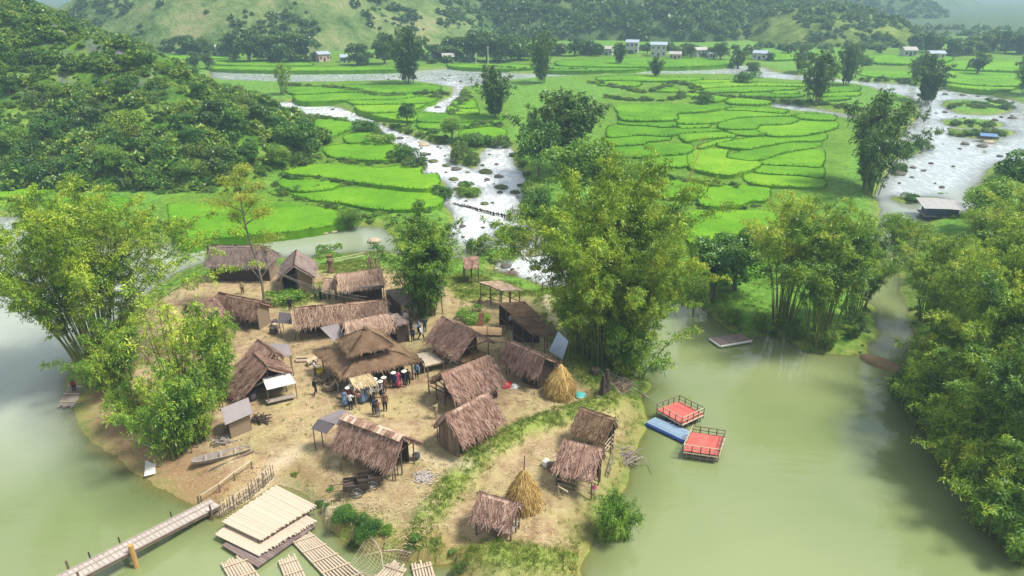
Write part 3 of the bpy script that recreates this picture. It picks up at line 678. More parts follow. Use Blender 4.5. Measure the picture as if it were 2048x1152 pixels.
def plant(name, var, loc, sc, label, cat, group=None, rz=None, parts=('trunk', 'crown')):
    a, b, H = var; rz = random.uniform(0, 6.28) if rz is None else rz
    sc = sc if hasattr(sc, '__len__') else (sc, sc, sc)
    if b is None:
        o = tag(link(name, a, None, loc), label, cat, group); o.rotation_euler.z = rz; o.scale = sc; return o
    e = empty(name, loc, label, cat, group, rz); e.scale = sc
    link(parts[0], a, e); link(parts[1], b, e); return e
BP = ('culms', 'foliage')
def grow(name, var, bx, by, ty, label, cat, group=None, wide=1., rz=None, parts=('trunk', 'crown'), tx=None, sink=.1, loc=None):
    """stands on pixel (bx,by) and is as tall as pixel row ty asks for"""
    p = loc or on(bx, by, .9); h = ptop(tx or bx, ty, p.y)-p.z; s = max(h/var[2], .05)
    p.z -= sink; return plant(name, var, p, (s*wide, s*wide, s), label, cat, group, rz, parts)

BIGA = bamboo_mesh(11, 20, 9.0, 44, Y_LEAF, .28, .066, 42, 1., .26, base=2.2)
BIGB = bamboo_mesh(12, 17, 10.5, 60, Y_LEAF, .28, .066, 42, 1., .32, az0=2.6, azs=4.6, base=1.7)
MIDA = bamboo_mesh(13, 13, 4.0, 38, G_LEAF, .28, .064, 36, 1., .08, base=1.3)
MIDB = bamboo_mesh(14, 15, 5.4, 34, G_LEAF, .28, .066, 42, 1., .34, base=1.5)
MIDC = bamboo_mesh(15, 15, 6.0, 32, Y_LEAF, .28, .066, 42, 1., .36, base=1.3)
THIN = bamboo_mesh(16, 12, 3.2, 15, Y_LEAF, .36, .08, 10, .75, .38, culm=CULM_DRY, base=1.0, fat=.8)
LOW = bamboo_mesh(17, 7, 3.0, 24, G_LEAF, .28, .07, 21, 1., .05, base=1.5, step=.3)
LOWY = bamboo_mesh(25, 7, 3.4, 26, Y_LEAF, .28, .07, 21, 1., .05, base=1.5, step=.3)
FARA = bamboo_mesh(18, 17, 6.4, 26, D_LEAF, .70, .26, 12, 1., .10, base=2.2, step=.55, fat=1.5)
FARB = bamboo_mesh(19, 15, 4.4, 20, D_LEAF, .70, .26, 12, 1., .14, base=1.5, step=.55, fat=1.4)
FARC = bamboo_mesh(20, 16, 7.0, 28, D_LEAF, .55, .18, 15, 1., .10, base=1.8, step=.45, az0=.4, azs=3.5, fat=1.4)
FARD = bamboo_mesh(21, 11, 3.0, 14, Y_LEAF, .6, .16, 9, .8, .25, base=1.0, step=.5)
FEA = bamboo_mesh(24, 3.2, 1.5, 30, L_LEAF, .26, .055, 13, 1., .05, base=.7, step=.16, fat=.75)
TRA = tree_mesh(31, 9, 7, B_LEAF, 15, 6500, .40, .24)
TRB = tree_mesh(32, 8, 8, L_LEAF, 15, 6500, .38, .20)
TRC = tree_mesh(33, 10, 7.5, D_LEAF, 16, 2600, .8, .5, crown0=.06)
TRD = tree_mesh(34, 9, 9, D_LEAF, 14, 2600, .8, .5, crown0=.04)
SHR = [shrub_mesh(41+i, m, 2600, .13, .06) for i, m in enumerate([S_LEAF, B_LEAF, S_LEAF, L_LEAF])]
BSH = [shrub_mesh(46+i, m, 9000, .085, .035, 16) for i, m in enumerate([L_LEAF, B_LEAF])]
HSH = [shrub_mesh(51+i, H_LEAF, 620, .30, .19, 9, [1., .8, 1.2][i]) for i in range(3)]

# ---- the tall bamboo of the village and the pond
G1 = 'bamboo clumps round the village and pond'
def bam(var, bx, by, ty, label, wide=1., rz=None, tx=None, g=G1, loc=None): return grow('bamboo_clump', var, bx, by, ty, label, 'bamboo', g, wide, rz, BP, tx, loc=loc)
bam(BIGA, 1212, 722, 288, 'giant spreading bamboo clump between the thatched village and the green pond', 1.0, 0.1, 1250)
bam(BIGB, 1246, 728, 415, 'bamboo arching from the giant clump out over the head of the pond', .75, math.pi+.5, 1330)
bam(BIGB, 205, 752, 372, 'huge fan-shaped bamboo clump on the river side of the village, above the small raft', 1.0, 0., 235)
bam(MIDA, 850, 628, 402, 'dense round bamboo clump behind the two-tier pavilion roof', 1.12, 1.)
bam(MIDB, 1640, 690, 405, 'upright bamboo clump with bare dark culms at the tip of the pond spit', 1.0, 2., 1650)
bam(MIDC, 1562, 655, 385, 'slender-culmed bamboo clump on the spit beside the square pond raft', .9, .5, 1570)
bam(MIDB, 1705, 640, 430, 'bamboo clump on the spit next to the narrow water inlet', .8, 3.3)
bam(THIN, 372, 835, 545, 'thin yellowish bamboo clump standing before the hidden left huts', 1.0, 2.2)
bam(LOW, 355, 905, 725, 'bushy bamboo clump by the old wooden canoe', .8, 4.)
bam(LOW, 440, 800, 610, 'arching bamboo leaning over the front left hut', .6, 5.)
bam(LOW, 275, 850, 755, 'low leafy bamboo at the edge of the brown beach', .85, 1.)
bam(LOW, 1262, 745, 600, 'drooping low bamboo overhanging the pond at the foot of the giant clump', 1.1, 1.)
bam(LOW, 1165, 700, 560, 'dark leafy bamboo behind the grazing horse', .9, 2.)
bam(LOW, 395, 880, 745, 'leafy bamboo thicket beside the small woven storehouse', .7, 3.)
bam(LOW, 235, 772, 640, 'leafy bamboo skirt right of the foot of the huge left fan', 1.0, 4.5)
for bx, by, ty, lb, rz in [(1520, 668, 622, 'bushy bamboo at the left tip of the spit behind the square raft', 1), (1585, 682, 636, 'bushy bamboo under the slender-culmed clump of the spit', 2), (1650, 702, 648, 'dark bushy bamboo at the waterline of the spit', 3), (1706, 672, 620, 'bushy bamboo on the spit at the inlet mouth', 4), (1465, 655, 615, 'small bushy bamboo on the bank above the square raft', 5),
    (1855, 772, 672, 'bushy bamboo over the waterline right of the mud bar', 1.5), (1856, 850, 720, 'bushy bamboo over the waterline, second along the right shore', 2.5), (1898, 925, 790, 'bushy bamboo over the waterline, third along the right shore', 3.5), (1940, 985, 850, 'bushy bamboo over the waterline, fourth along the right shore', 4.5), (1990, 1050, 910, 'bushy bamboo over the waterline above the bright shrub', 5.5)]: bam(LOWY if bx > 1800 else LOW, bx, by, ty, lb, 1.05, rz)
bam(MIDC, 1868, 690, 535, 'bamboo clump leaning over the narrow inlet from the right', .9, 2.8)
# right shore
for k, (v, bx, by, ty, wd, rz, lb) in enumerate([
    (MIDC, 1850, 640, 468, 1.0, 1.2, 'pale bamboo clump nearest the narrow inlet on the right shore'),
    (BIGB, 1935, 800, 470, .8, 3.4, 'broad bamboo clump leaning over the pond beside the brown mud bar'),
    (MIDB, 1990, 720, 420, 1.0, 4.4, 'tall bamboo clump behind the leaning right shore clump'),
    (MIDC, 2010, 590, 370, 1.0, .6, 'yellowish bamboo clump right of the floating river hut'),
    (MIDB, 1960, 560, 400, .9, 2.6, 'dark green bamboo clump just below the floating river hut'),
    (MIDA, 1990, 930, 640, 1.0, 5.4, 'dense dark bamboo clump hanging over the pond edge'),
    (MIDB, 2080, 860, 480, 1.1, 2.9, 'bamboo clump half outside the right edge of the view'),
    (MIDA, 1900, 770, 600, .9, .9, 'rounded bamboo clump at the waterline opposite the red rafts'),
    (MIDA, 2060, 1010, 720, 1.0, 3.9, 'bamboo clump above the bright shrub on the right shore'),
    (MIDC, 1880, 560, 470, .8, 4.9, 'light green bamboo clump below the mud path of the inlet'),
    (MIDC, 1790, 545, 430, .75, 5.9, 'small pale bamboo clump at the head of the inlet'),
    (MIDB, 2140, 700, 380, 1.1, 1.5, 'background bamboo clump at the far right of the shore wood')]):
    bam(v, bx, by, ty, lb, wd, rz)
# further up the valley
bam(FARC, 1735, 388, 180, 'large dark bamboo clump leaning over the right-hand river', .95, .2, 1745)
bam(FARA, 1130, 345, 178, 'wide brownish bamboo clump behind the bright roadside trees by the rapids', 1.15, 1.1, 1135)
bam(FARB, 988, 238, 128, 'sparse bamboo clump with bare pale tips beside the small waterfall', 1.1, 2.)
bam(FARB, 1628, 214, 97, 'tall narrow bamboo clump at the head of the side channel', 1.1, 3.)
bam(FARA, 1692, 170, 86, 'dark bamboo clump just right of the tall narrow one by the far river', .75, 4.)
bam(FARB, 1597, 155, 92, 'pale grey-green bamboo clump on the far river bank', 1., 5.)
bam(FARB, 1850, 212, 105, 'isolated bamboo clump standing in the right-hand river', 1.1, 1.3)
bam(FARA, 818, 168, 52, 'tallest dark bamboo clump standing in the far river left of centre', .85, .7)
bam(FARA, 1084, 166, 58, 'forked dark bamboo clump on the far river bank at centre', .72, 1.9)
bam(FARB, 1237, 140, 84, 'square-topped bamboo clump before the far white houses', 1.1, 2.6)
bam(FARB, 1312, 153, 112, 'short stubby bamboo clump on the near bank of the far river', 1.3, .9)
bam(FARD, 568, 204, 122, 'thin light green bamboo clump at the foot of the left hill', 1.0, 1.7)
bam(FARB, 2050, 200, 108, 'bamboo clump at the right edge of the far river bank', 1.3, 2.1)
bam(FARB, 1830, 160, 108, 'feathery bamboo clump behind the isolated river clump', 1., 4.4)
# ---- trees
G2 = 'broadleaf trees in the valley'
def tr(var, bx, by, ty, label, wide=1., name='tree', g=G2, rz=None): return grow(name, var, bx, by, ty, label, 'tree', g, wide, rz)
tr(TRA, 1080, 372, 238, 'dark dense tree leaning over the right side of the rapids', .95)
tr(TRB, 1155, 425, 268, 'bright yellow-green tree in front of the dark rapids tree', 1.0)
tr(TRB, 1235, 430, 300, 'yellow-green tree between the rapids tree and the terraces', .9)
tr(TRA, 815, 264, 202, 'dark upright tree on the bank of the upper rapids', 1.0)
tr(TRB, 905, 285, 232, 'rounded bright tree on the field edge by the upper rapids', 1.1)
tr(TRA, 1075, 490, 375, 'overhanging tree above the stake fence at the weir', .7)
tr(TRA, 350, 245, 165, 'single spreading tree halfway up the left hill', 1.0)
tr(TRA, 605, 320, 235, 'glossy dark tree at the right foot of the left hill', 1.3)
tr(TRA, 545, 300, 225, 'dark tree in the thicket left of the hill foot', 1.2)
tr(TRA, 470, 330, 260, 'bluish-green tree in the hill foot thicket', 1.3)
tr(TRB, 700, 470, 412, 'leafy tree at the creek mouth beside the first bamboo', 1.0)
tr(TRB, 1385, 640, 545, 'slender sapling at the head of the pond', .6)
tr(TRA, 1470, 580, 455, 'pale bushy tree at the edge of the terraces by the pond', 1.1)
tr(TRA, 1420, 600, 470, 'bushy tree over the head of the pond', 1.2)
tr(TRB, 1830, 500, 440, 'yellow-green tree in front of the floating river hut', 1.1)
tr(TRB, 1965, 470, 350, 'yellow-green tree right of the floating river hut', 1.0)
tr(TRA, 2030, 440, 300, 'dark tree at the right edge beside the wide river', 1.2)
tr(TRB, 1780, 500, 420, 'light tree behind the spit bamboo', .9)
# far tree line, each tree its own
for k, (bx, by, ty, v, wd) in enumerate([
    (470, 122, 62, 2, .8), (500, 124, 50, 2, .9), (540, 122, 66, 3, 1), (580, 124, 60, 3, 1), (612, 122, 66, 3, .9), (455, 112, 74, 2, 1), (715, 130, 84, 3, 1), (770, 128, 62, 2, .8), (392, 140, 100, 2, .8), (418, 142, 104, 2, .8),
    (340, 105, 75, 3, 1), (375, 108, 68, 3, 1.1), (300, 100, 60, 3, 1.2), (410, 108, 72, 3, 1), (870, 122, 86, 3, 1), (905, 118, 70, 3, 1.1), (945, 122, 56, 2, .9), (975, 122, 60, 2, .9), (1010, 124, 66, 3, 1), (1040, 120, 70, 3, 1),
    (1150, 112, 72, 2, 1), (1175, 110, 78, 3, 1), (1195, 112, 84, 2, 1), (1295, 108, 84, 2, .7), (1380, 116, 86, 2, .8), (1440, 120, 82, 2, .9), (1475, 142, 96, 2, .8), (1425, 116, 92, 3, 1), (1505, 148, 122, 3, 1.1),
    (1830, 106, 62, 2, .9), (1850, 104, 60, 2, .8), (1872, 106, 66, 2, .8), (1960, 104, 66, 3, 1), (1985, 102, 56, 2, .9), (2010, 106, 58, 2, .9), (2040, 108, 62, 3, 1.1), (1955, 148, 102, 2, .9), (1905, 112, 74, 3, 1), (1930, 110, 78, 3, 1),
    (1725, 104, 84, 3, 1), (1760, 106, 88, 3, .9), (1540, 122, 104, 3, 1), (1575, 106, 86, 3, 1), (230, 105, 70, 3, 1.2), (265, 108, 74, 3, 1.2), (1120, 112, 84, 3, 1), (1085, 108, 80, 3, 1), (1350, 114, 92, 3, .9)]):
    grow('tree', (TRA, TRB, TRC, TRD)[v], bx, by, ty, 'hazy blue-green tree in the far tree line at the foot of the hills', 'tree', 'trees at the foot of the far hills', wd*1.35)
# ---- bushes one can point at
G3 = 'bushes on banks and rocks'
def bush(v, bx, by, ty, label, wide=1., g=G3):
    if 'feathery' in label or 'right shore' in label or 'lower right corner' in label: return grow('shrub', FEA, bx, by, ty, label, 'shrub', g, .62 if 'feathery' in label else .95, None, ('stems', 'foliage'))
    return grow('shrub', (BSH[0 if v == 3 else 1] if by > 780 else SHR[v]), bx, by, ty, label, 'shrub', g, wide)
bush(3, 1228, 1080, 985, 'bright green feathery shrub at the pond corner below the front huts', .62)
bush(3, 2010, 1070, 965, 'bright green shrub at the bottom of the right shore', .8)
bush(3, 2045, 1110, 1020, 'light shrub at the lower right corner of the pond', .8)
bush(1, 1868, 800, 735, 'dark green shrub dipping into the pond by the mud bar', 1.2)
bush(1, 1400, 206, 184, 'round dark shrub alone among the far terraces', 1.2)
bush(3, 938, 392, 366, 'green bush on a rock in the lower rapids', 1.0)
bush(1, 936, 378, 358, 'dark bush behind the green one on the rapids rock', 1.0)
bush(3, 1018, 486, 448, 'large fresh green bush on the gravel island below the weir', 1.3)
bush(0, 925, 330, 280, 'tall grey-green bush on the island in the upper rapids', .7)
bush(0, 945, 335, 300, 'reedy bush on the downstream end of the rapids island', .7)
bush(3, 1080, 384, 352, 'low bush at the foot of the dark rapids tree', 1.2)
bush(0, 960, 508, 470, 'olive bush behind the dense round bamboo clump', .8)
bush(3, 1000, 520, 492, 'yellowish bush on the rocks below the weir', 1.3)
bush(3, 660, 512, 488, 'light bush on the creek bank behind the gabled house', 1.1)
bush(1, 700, 455, 420, 'dark bush where the creek meets the terrace bank', 1.3)
bush(0, 1795, 348, 322, 'tufted reed bush on a small rock in the right river', .8)
bush(1, 1802, 312, 284, 'dark bush on the small green island in the right river', 1.2)
bush(0, 1845, 300, 276, 'grey bush at the tip of the small green island', 1.)
bush(0, 1968, 313, 300, 'low bush on the gravel in the right river', 1.2)
bush(1, 1822, 402, 386, 'left bush of the pair behind the floating hut', 1.3)
bush(1, 1890, 396, 384, 'right bush of the pair behind the floating hut', 1.4)
bush(1, 735, 1068, 1035, 'dark leafy bush on the bank above the bamboo rafts', .8)
bush(3, 775, 1085, 1048, 'leafy bush beside the raised fishing net', .8)
bush(1, 690, 1042, 1012, 'small bush beside the bamboo landing stage', .8)
bush(3, 950, 635, 615, 'leafy bush at the foot of the open timber frame', 1.6)
bush(3, 570, 600, 575, 'leafy garden bush beside the bare tree', 1.4)
bush(0, 600, 590, 575, 'low garden bush in front of the gabled house', 1.6)
bush(1, 1490, 165, 138, 'round bush on the near bank of the far river', 1.2)
bush(0, 1950, 225, 205, 'bushy growth on the largest island of the right river', 2.2)
bush(1, 1905, 222, 206, 'dark bush at the upstream end of the largest island', 1.6)
bush(3, 1915, 272, 256, 'bush on the low island beside the blue boat', 1.6)
bush(0, 1990, 268, 255, 'grassy bush on the tail of the low island', 1.8)
bush(3, 760, 285, 262, 'bush on the terrace corner at the bend of the rapids', 1.5)
bush(1, 800, 318, 290, 'leafy bush on the terrace edge above the white water', 1.4)
bush(0, 830, 335, 308, 'tall leafy bush on the rapids bank below the terrace', 1.2)
bush(1, 880, 395, 372, 'bush at the lower terrace corner beside the rapids', 1.2)
bush(1, 725, 262, 240, 'dark scrub between the upper terrace and the rapids', 1.6)
bush(1, 870, 280, 255, 'dark bush right of the upright tree', 1.4)
bush(1, 960, 295, 262, 'dark green bush on the right bank of the upper rapids', 1.4)
bush(0, 1000, 300, 268, 'olive bush next to the right bank trees', 1.1)
# ---- scattered ground cover
def scatter(name, P, sc, src, mat_label, flat=None, tilt=.15):
    n = len(P); me = bpy.data.meshes.new(name); me.vertices.add(n); me.vertices.foreach_set('co', np.asarray(P, np.float32).ravel())
    a = me.attributes.new('sc', 'FLOAT_VECTOR', 'POINT'); s3 = np.repeat(np.asarray(sc, np.float32)[:, None], 3, 1)
    if flat is not None: s3[:, 2] *= flat
    a.data.foreach_set('vector', s3.ravel())
    a = me.attributes.new('rot', 'FLOAT_VECTOR', 'POINT'); a.data.foreach_set('vector', np.c_[rng.normal(0, tilt, (n, 2)), rng.uniform(0, 6.28, n)].astype(np.float32).ravel())
    a = me.attributes.new('pick', 'INT', 'POINT'); a.data.foreach_set('value', rng.integers(0, len(src), n).astype(np.int32))
    o = link(name, me, kind='stuff'); o['label'] = mat_label[0]; o['category'] = mat_label[1]
    ng = bpy.data.node_groups.new(name, 'GeometryNodeTree')
    ng.interface.new_socket('Geometry', in_out='INPUT', socket_type='NodeSocketGeometry'); ng.interface.new_socket('Geometry', in_out='OUTPUT', socket_type='NodeSocketGeometry')
    gi, go = N(ng, 'NodeGroupInput'), N(ng, 'NodeGroupOutput'); ip = N(ng, 'GeometryNodeInstanceOnPoints'); j = N(ng, 'GeometryNodeJoinGeometry'); l = ng.links.new
    for m in reversed(src):
        so_ = bpy.data.objects.new('source', m); oi = N(ng, 'GeometryNodeObjectInfo'); oi.inputs['Object'].default_value = so_; oi.inputs['As Instance'].default_value = True
        l(oi.outputs['Geometry'], j.inputs[0])
    def at_(nm, dt):
        q = N(ng, 'GeometryNodeInputNamedAttribute', data_type=dt); q.inputs[0].default_value = nm
        return [x for x in q.outputs if x.enabled][0]
    l(gi.outputs[0], ip.inputs['Points']); l(j.outputs[0], ip.inputs['Instance']); ip.inputs['Pick Instance'].default_value = True
    l(at_('pick', 'INT'), ip.inputs['Instance Index']); l(at_('rot', 'FLOAT_VECTOR'), ip.inputs['Rotation']); l(at_('sc', 'FLOAT_VECTOR'), ip.inputs['Scale'])
    l(ip.outputs[0], go.inputs[0]); o.modifiers.new('scatter', 'NODES').node_group = ng
    return o
# left hill: the nearest big shrubs one by one, the rest as undergrowth
hp = rng.uniform((-230, 100), (-30, 285), (15000, 2)); hh = near_hill(hp[:, 0], hp[:, 1]); k = hh > .7; hp, hh = hp[k], hh[k]
u_, v_ = hp[:, 0]/hp[:, 1], hp[:, 1]; k = (u_ > -.95); hp, hh = hp[k], hh[k]
nz_ = fbm(hp[:, 0]*.09, hp[:, 1]*.09, 77); k = rng.uniform(0, 1, len(hp)) < .18+1.25*sst(.42, .62, nz_); hp, hh = hp[k], hh[k]
hs = (.7+1.7*rng.uniform(0, 1, len(hp))**2.2)*np.where(hh < 7, 1.2, .95)
hz_ = WL(hp[:, 1])+hh-.25; order = np.argsort(-(hs/np.hypot(hp[:, 0], hp[:, 1])))
ind = order[:230]; rest = order[230:5200]
for i in ind:
    v = (HSH+[SHR[0], SHR[1]])[rng.integers(0, 5)]
    plant('shrub', v, (hp[i, 0], hp[i, 1], hz_[i]-.2), (hs[i]*1.25, hs[i]*1.25, hs[i]*1.2), 'leafy green shrub in the dense scrub covering the left hill', 'shrub', 'shrubs covering the left hill')
sp_ = rng.uniform((-230, 100), (-30, 270), (26000, 2)); sh_ = near_hill(sp_[:, 0], sp_[:, 1]); k = (sh_ > .6) & (sp_[:, 0]/sp_[:, 1] > -.95); sp_, sh_ = sp_[k][:9000], sh_[k][:9000]
UP = np.r_[np.c_[hp, hz_][rest], np.c_[sp_, WL(sp_[:, 1])+sh_-.25]]; US = np.r_[hs[rest], rng.uniform(.35, .95, len(sp_))]
scatter('undergrowth', UP, US, [m[0] for m in HSH], ('low green undergrowth between the shrubs of the left hill', 'undergrowth'))
# single trees standing out of the hill scrub
HT = [(40, 60, 26, 0), (95, 40, 22, 0), (150, 70, 24, 2), (205, 60, 26, 0), (60, 130, 34, 3), (20, 190, 40, 0), (110, 200, 44, 1), (300, 130, 30, 0), (330, 150, 34, 1), (250, 190, 40, 0), (180, 260, 52, 3), (90, 290, 56, 0), (30, 310, 60, 1), (270, 290, 80, 4),
      (230, 340, 60, 1), (330, 330, 56, 0), (390, 300, 60, 0), (430, 250, 60, 3), (400, 200, 44, 0), (470, 270, 60, 0), (520, 260, 64, 3), (580, 300, 66, 0), (150, 350, 50, 0), (60, 355, 44, 3), (560, 330, 54, 1), (500, 330, 56, 0), (440, 340, 60, 3), (370, 360, 50, 1), (10, 120, 34, 0), (140, 150, 36, 0)]
for x, y, hpx, v in HT:
    p, ok = hillpt(x, y); var = (TRA, TRB, TRC, TRD, FARD)[v]; sc_ = hpx*.85*(p-cam.location).length/FPX/var[2]
    if ok: p.z -= .5; plant('tree' if v < 4 else 'bamboo_clump', var, p, (sc_*1.1, sc_*1.1, sc_), 'broadleaf tree rising out of the scrub on the left hill' if v < 4 else 'pale green slender bamboo on the lower left hill', 'tree' if v < 4 else 'bamboo', 'trees on the left hill' if v < 4 else G1, None, ('trunk', 'crown') if v < 4 else BP)
# banks, terrace edges, shores
def along(lines, step, wid, h=.9):
    o = []
    for pts in lines:
        W_ = wpoly(pts, h, 5, False); sg = np.linalg.norm(np.diff(W_, axis=0), axis=1); c = np.r_[0, np.cumsum(sg)]; t = np.arange(0, c[-1], step)
        q = np.stack([np.interp(t, c, W_[:, i]) for i in (0, 1)], 1)+rng.normal(0, wid, (len(t), 2)); o.append(q)
    return np.concatenate(o)
bl = along([
    [(90, 440), (200, 462), (340, 482), (440, 472), (545, 462), (640, 450), (720, 440), (760, 420)], [(640, 382), (560, 384), (690, 420), (740, 430), (800, 425), (870, 412), (900, 400)], [(560, 350), (620, 360), (700, 368), (780, 376), (860, 380), (890, 380)],
    [(655, 322), (720, 328), (780, 324), (830, 318), (835, 330)], [(700, 228), (740, 238), (790, 250), (830, 262), (880, 275), (940, 285), (1000, 285)], [(600, 245), (650, 235), (700, 244), (748, 256), (760, 272)], [(1000, 250), (960, 250), (900, 262)],
    [(1030, 300), (1040, 330), (1070, 370), (1060, 400), (1080, 440), (1110, 480), (1150, 520), (1230, 560)], [(1310, 345), (1380, 365), (1450, 372), (1500, 370)], [(1340, 395), (1400, 412), (1450, 418), (1510, 408)],
    [(1210, 195), (1260, 200), (1340, 200), (1380, 185), (1430, 192), (1500, 196), (1560, 200), (1620, 205), (1700, 215)], [(1180, 165), (1240, 175), (1300, 185), (1350, 165), (1400, 180)], [(1730, 156), (1800, 160), (1860, 170), (1930, 180), (2000, 190), (2060, 205)],
    [(900, 185), (880, 190), (850, 200)], [(925, 178), (935, 192), (920, 210), (905, 228)], [(440, 138), (560, 139), (700, 141), (800, 140), (930, 133), (1060, 139), (1250, 140), (1330, 134), (1460, 127)], [(580, 170), (700, 180), (760, 192), (830, 190), (870, 184)],
    [(1740, 660), (1755, 690), (1700, 700), (1620, 692), (1560, 665), (1490, 655), (1440, 640), (1400, 600), (1340, 590), (1250, 580)], [(1830, 760), (1850, 830), (1890, 900), (1940, 960), (2000, 1040), (2050, 1090)], [(1745, 600), (1735, 560), (1750, 500), (1770, 450)],
    [(1840, 600), (1850, 660), (1840, 720)], [(1880, 430), (1950, 430), (1990, 360), (2060, 340)], [(1960, 190), (2060, 220)], [(1890, 212), (1940, 206), (2010, 214)], [(1900, 244), (1990, 246)], [(1930, 264), (2010, 264)],
    [(0, 425), (60, 428), (140, 440)], [(0, 395), (60, 400), (130, 405), (200, 398)], [(280, 380), (400, 385), (500, 380), (560, 370)],
    [(205, 760), (180, 770), (260, 790)], [(700, 1045), (760, 1070), (820, 1085), (900, 1105), (960, 1120)], [(560, 965), (620, 995), (650, 1020)]], .75, .7)
bw_ = land(bl[:, 0], bl[:, 1]); k = bw_ > WL(bl[:, 1])+.05; bl, bw_ = bl[k], bw_[k]
bs = rng.uniform(.35, 1.0, len(bl))*np.clip(bl[:, 1]/110, .55, 1.5)
scatter('bank_scrub', np.c_[bl, bw_-.1], bs, [SHR[0][0], SHR[1][0], SHR[2][0], SHR[3][0]], ('low green scrub along the river banks and field edges', 'scrub'), .8)
# grass tufts
def tuft_mesh(seed, mat, n=16, h=.3):
    r = np.random.default_rng(seed); P = np.c_[r.normal(0, .13, (n, 2)), np.zeros(n)]; D = np.c_[r.normal(0, .45, (n, 2)), np.ones(n)]
    V, F = leaf_quads(P, D, h, .035, r); return mesh_np('tuft', V, F, mat)
TUFTG = leafmat('grass_blade', [(.05, .10, .012), (.12, .21, .02), (.22, .30, .04), (.36, .36, .10)], .3, .5)
TU = [tuft_mesh(61, TUFTG), tuft_mesh(62, TUFTG, 22, .22), tuft_mesh(63, TUFTG, 12, .42)]
q = rng.uniform((-48, 30), (32, 96), (190000, 2)); z_, d_, v_, g_, pa_ = land(q[:, 0], q[:, 1], True)
pr = np.clip(g_*1.0*(1-pa_)+.05*v_+.30*(1-v_), 0, 1)*sst(.36, .55, fbm(q[:, 0]*.5, q[:, 1]*.5, 88)+.18*g_)*(d_ > .35)
k = rng.uniform(0, 1, len(q)) < pr*.95
scatter('grass', np.c_[q, z_][k], rng.uniform(.35, .85, k.sum()), TU, ('short grass tufts along the earth banks and the village green', 'grass'))
def straw_mesh(seed, n=14):
    r = np.random.default_rng(seed); a = r.uniform(0, 6.28, n); V, F = leaf_quads(np.c_[r.normal(0, .3, (n, 2)), r.uniform(.01, .05, n)], np.c_[np.cos(a), np.sin(a), r.normal(0, .08, n)], .38, .035, r, .1); return mesh_np('straws', V, F, simple('straw_bits', (.62, .50, .30), (.34, .25, .14), 4, .95))
q = rng.uniform((-30, 34), (16, 78), (9000, 2)); z_, d_, v_, g_, pa_ = land(q[:, 0], q[:, 1], True)
k = (v_ > .6) & (d_ > .6) & (rng.uniform(0, 1, len(q)) < .75*sst(.42, .62, fbm(q[:, 0]*.3, q[:, 1]*.3, 93)))
scatter('straw_litter', np.c_[q, z_][k], rng.uniform(.5, 1.3, k.sum()), [straw_mesh(1), straw_mesh(2)], ('pale straw littered over the village ground', 'straw'), tilt=.03)
# far hills
def hill_points(i, n, thr, s, smin, smax, flat=1):
    f, e = HILLS[i]; q = rng.uniform((e[0], e[2]), (e[1], e[3]), (n, 2)); h = f(q[:, 0], q[:, 1]); k = (h > .5) & (h < 90)
    k &= np.abs(q[:, 0]/q[:, 1]) < 1.0; q, h = q[k], h[k]; k = rng.uniform(0, 1, len(q)) < sst(thr, thr+.12, fbm(q[:, 0]*s, q[:, 1]*s, 99+i)); q, h = q[k], h[k]
    return np.c_[q, WL(q[:, 1])+h-.5], smin+(smax-smin)*rng.uniform(0, 1, len(q))**2
FSH = [shrub_mesh(71+i, D_LEAF, 170, .55, .4, 8, 1.1) for i in range(3)]
PP = [hill_points(0, 16000, .50, .03, .8, 2.8), hill_points(1, 12000, .30, .015, 2.2, 4.8), hill_points(2, 1500, .38, .05, 1.2, 3.2), hill_points(3, 1500, .2, .03, 2, 4), hill_points(4, 1500, .2, .03, 2, 4)]
scatter('hill_woods', np.concatenate([p[0] for p in PP]), np.concatenate([p[1] for p in PP]), [m[0] for m in FSH], ('hazy woods and scrub covering the far hills', 'woods'))
fl = along([[(200, 104), (330, 104), (450, 110), (620, 118), (700, 120)], [(700, 118), (850, 116), (950, 112), (1050, 110), (1150, 106), (1250, 104)], [(1350, 108), (1450, 112), (1500, 108)], [(1500, 100), (1700, 98), (1900, 100), (2060, 100)], [(1260, 100), (1400, 100)], [(860, 125), (1000, 124)], [(1790, 84), (1900, 82), (2100, 82)], [(1820, 72), (1950, 70), (2100, 70)], [(1800, 60), (2100, 58)], [(1600, 122), (1760, 128)]], 3.0, 4.0)
scatter('far_scrub', np.c_[fl, land(fl[:, 0], fl[:, 1])-.3], rng.uniform(1.0, 3.2, len(fl)), [m[0] for m in FSH], ('hazy scrub along the far edge of the valley fields', 'scrub'))
# ------------------------------------------------------------ thatched huts
def thatchmat(name, cols):
    if name in MATS: return MATS[name]
    m, nt, b = new_mat(name); g = N(nt, 'ShaderNodeNewGeometry'); P = g.outputs['Position']
    n1, n2 = noise(nt, P, 1.6, 5, .65), noise(nt, P, 14, 4, .7)
    f = mth(nt, 'ADD', mth(nt, 'MULTIPLY', n1, .55), mth(nt, 'MULTIPLY', n2, .35)); f = mth(nt, 'ADD', f, mth(nt, 'MULTIPLY', g.outputs['Random Per Island'], .40))
    k = len(cols)-1; c = ramp(nt, f, [(.36+.54*i/k, q) for i, q in enumerate(cols)])
    nt.links.new(c, b.inputs['Base Color']); b.inputs['Roughness'].default_value = .95; b.inputs['Specular IOR Level'].default_value = .1
    bump(nt, b, n2, .7, .05); MATS[name] = m; return m
T_PUR = thatchmat('thatch_reddish', [(.05, .025, .019), (.175, .10, .075), (.32, .20, .15), (.52, .37, .29)])
T_TAN = thatchmat('thatch_tan', [(.10, .055, .04), (.29, .18, .125), (.46, .32, .235), (.62, .48, .37)])
T_BRN = thatchmat('thatch_brown', [(.045, .027, .017), (.115, .072, .043), (.19, .122, .075), (.30, .21, .13)])
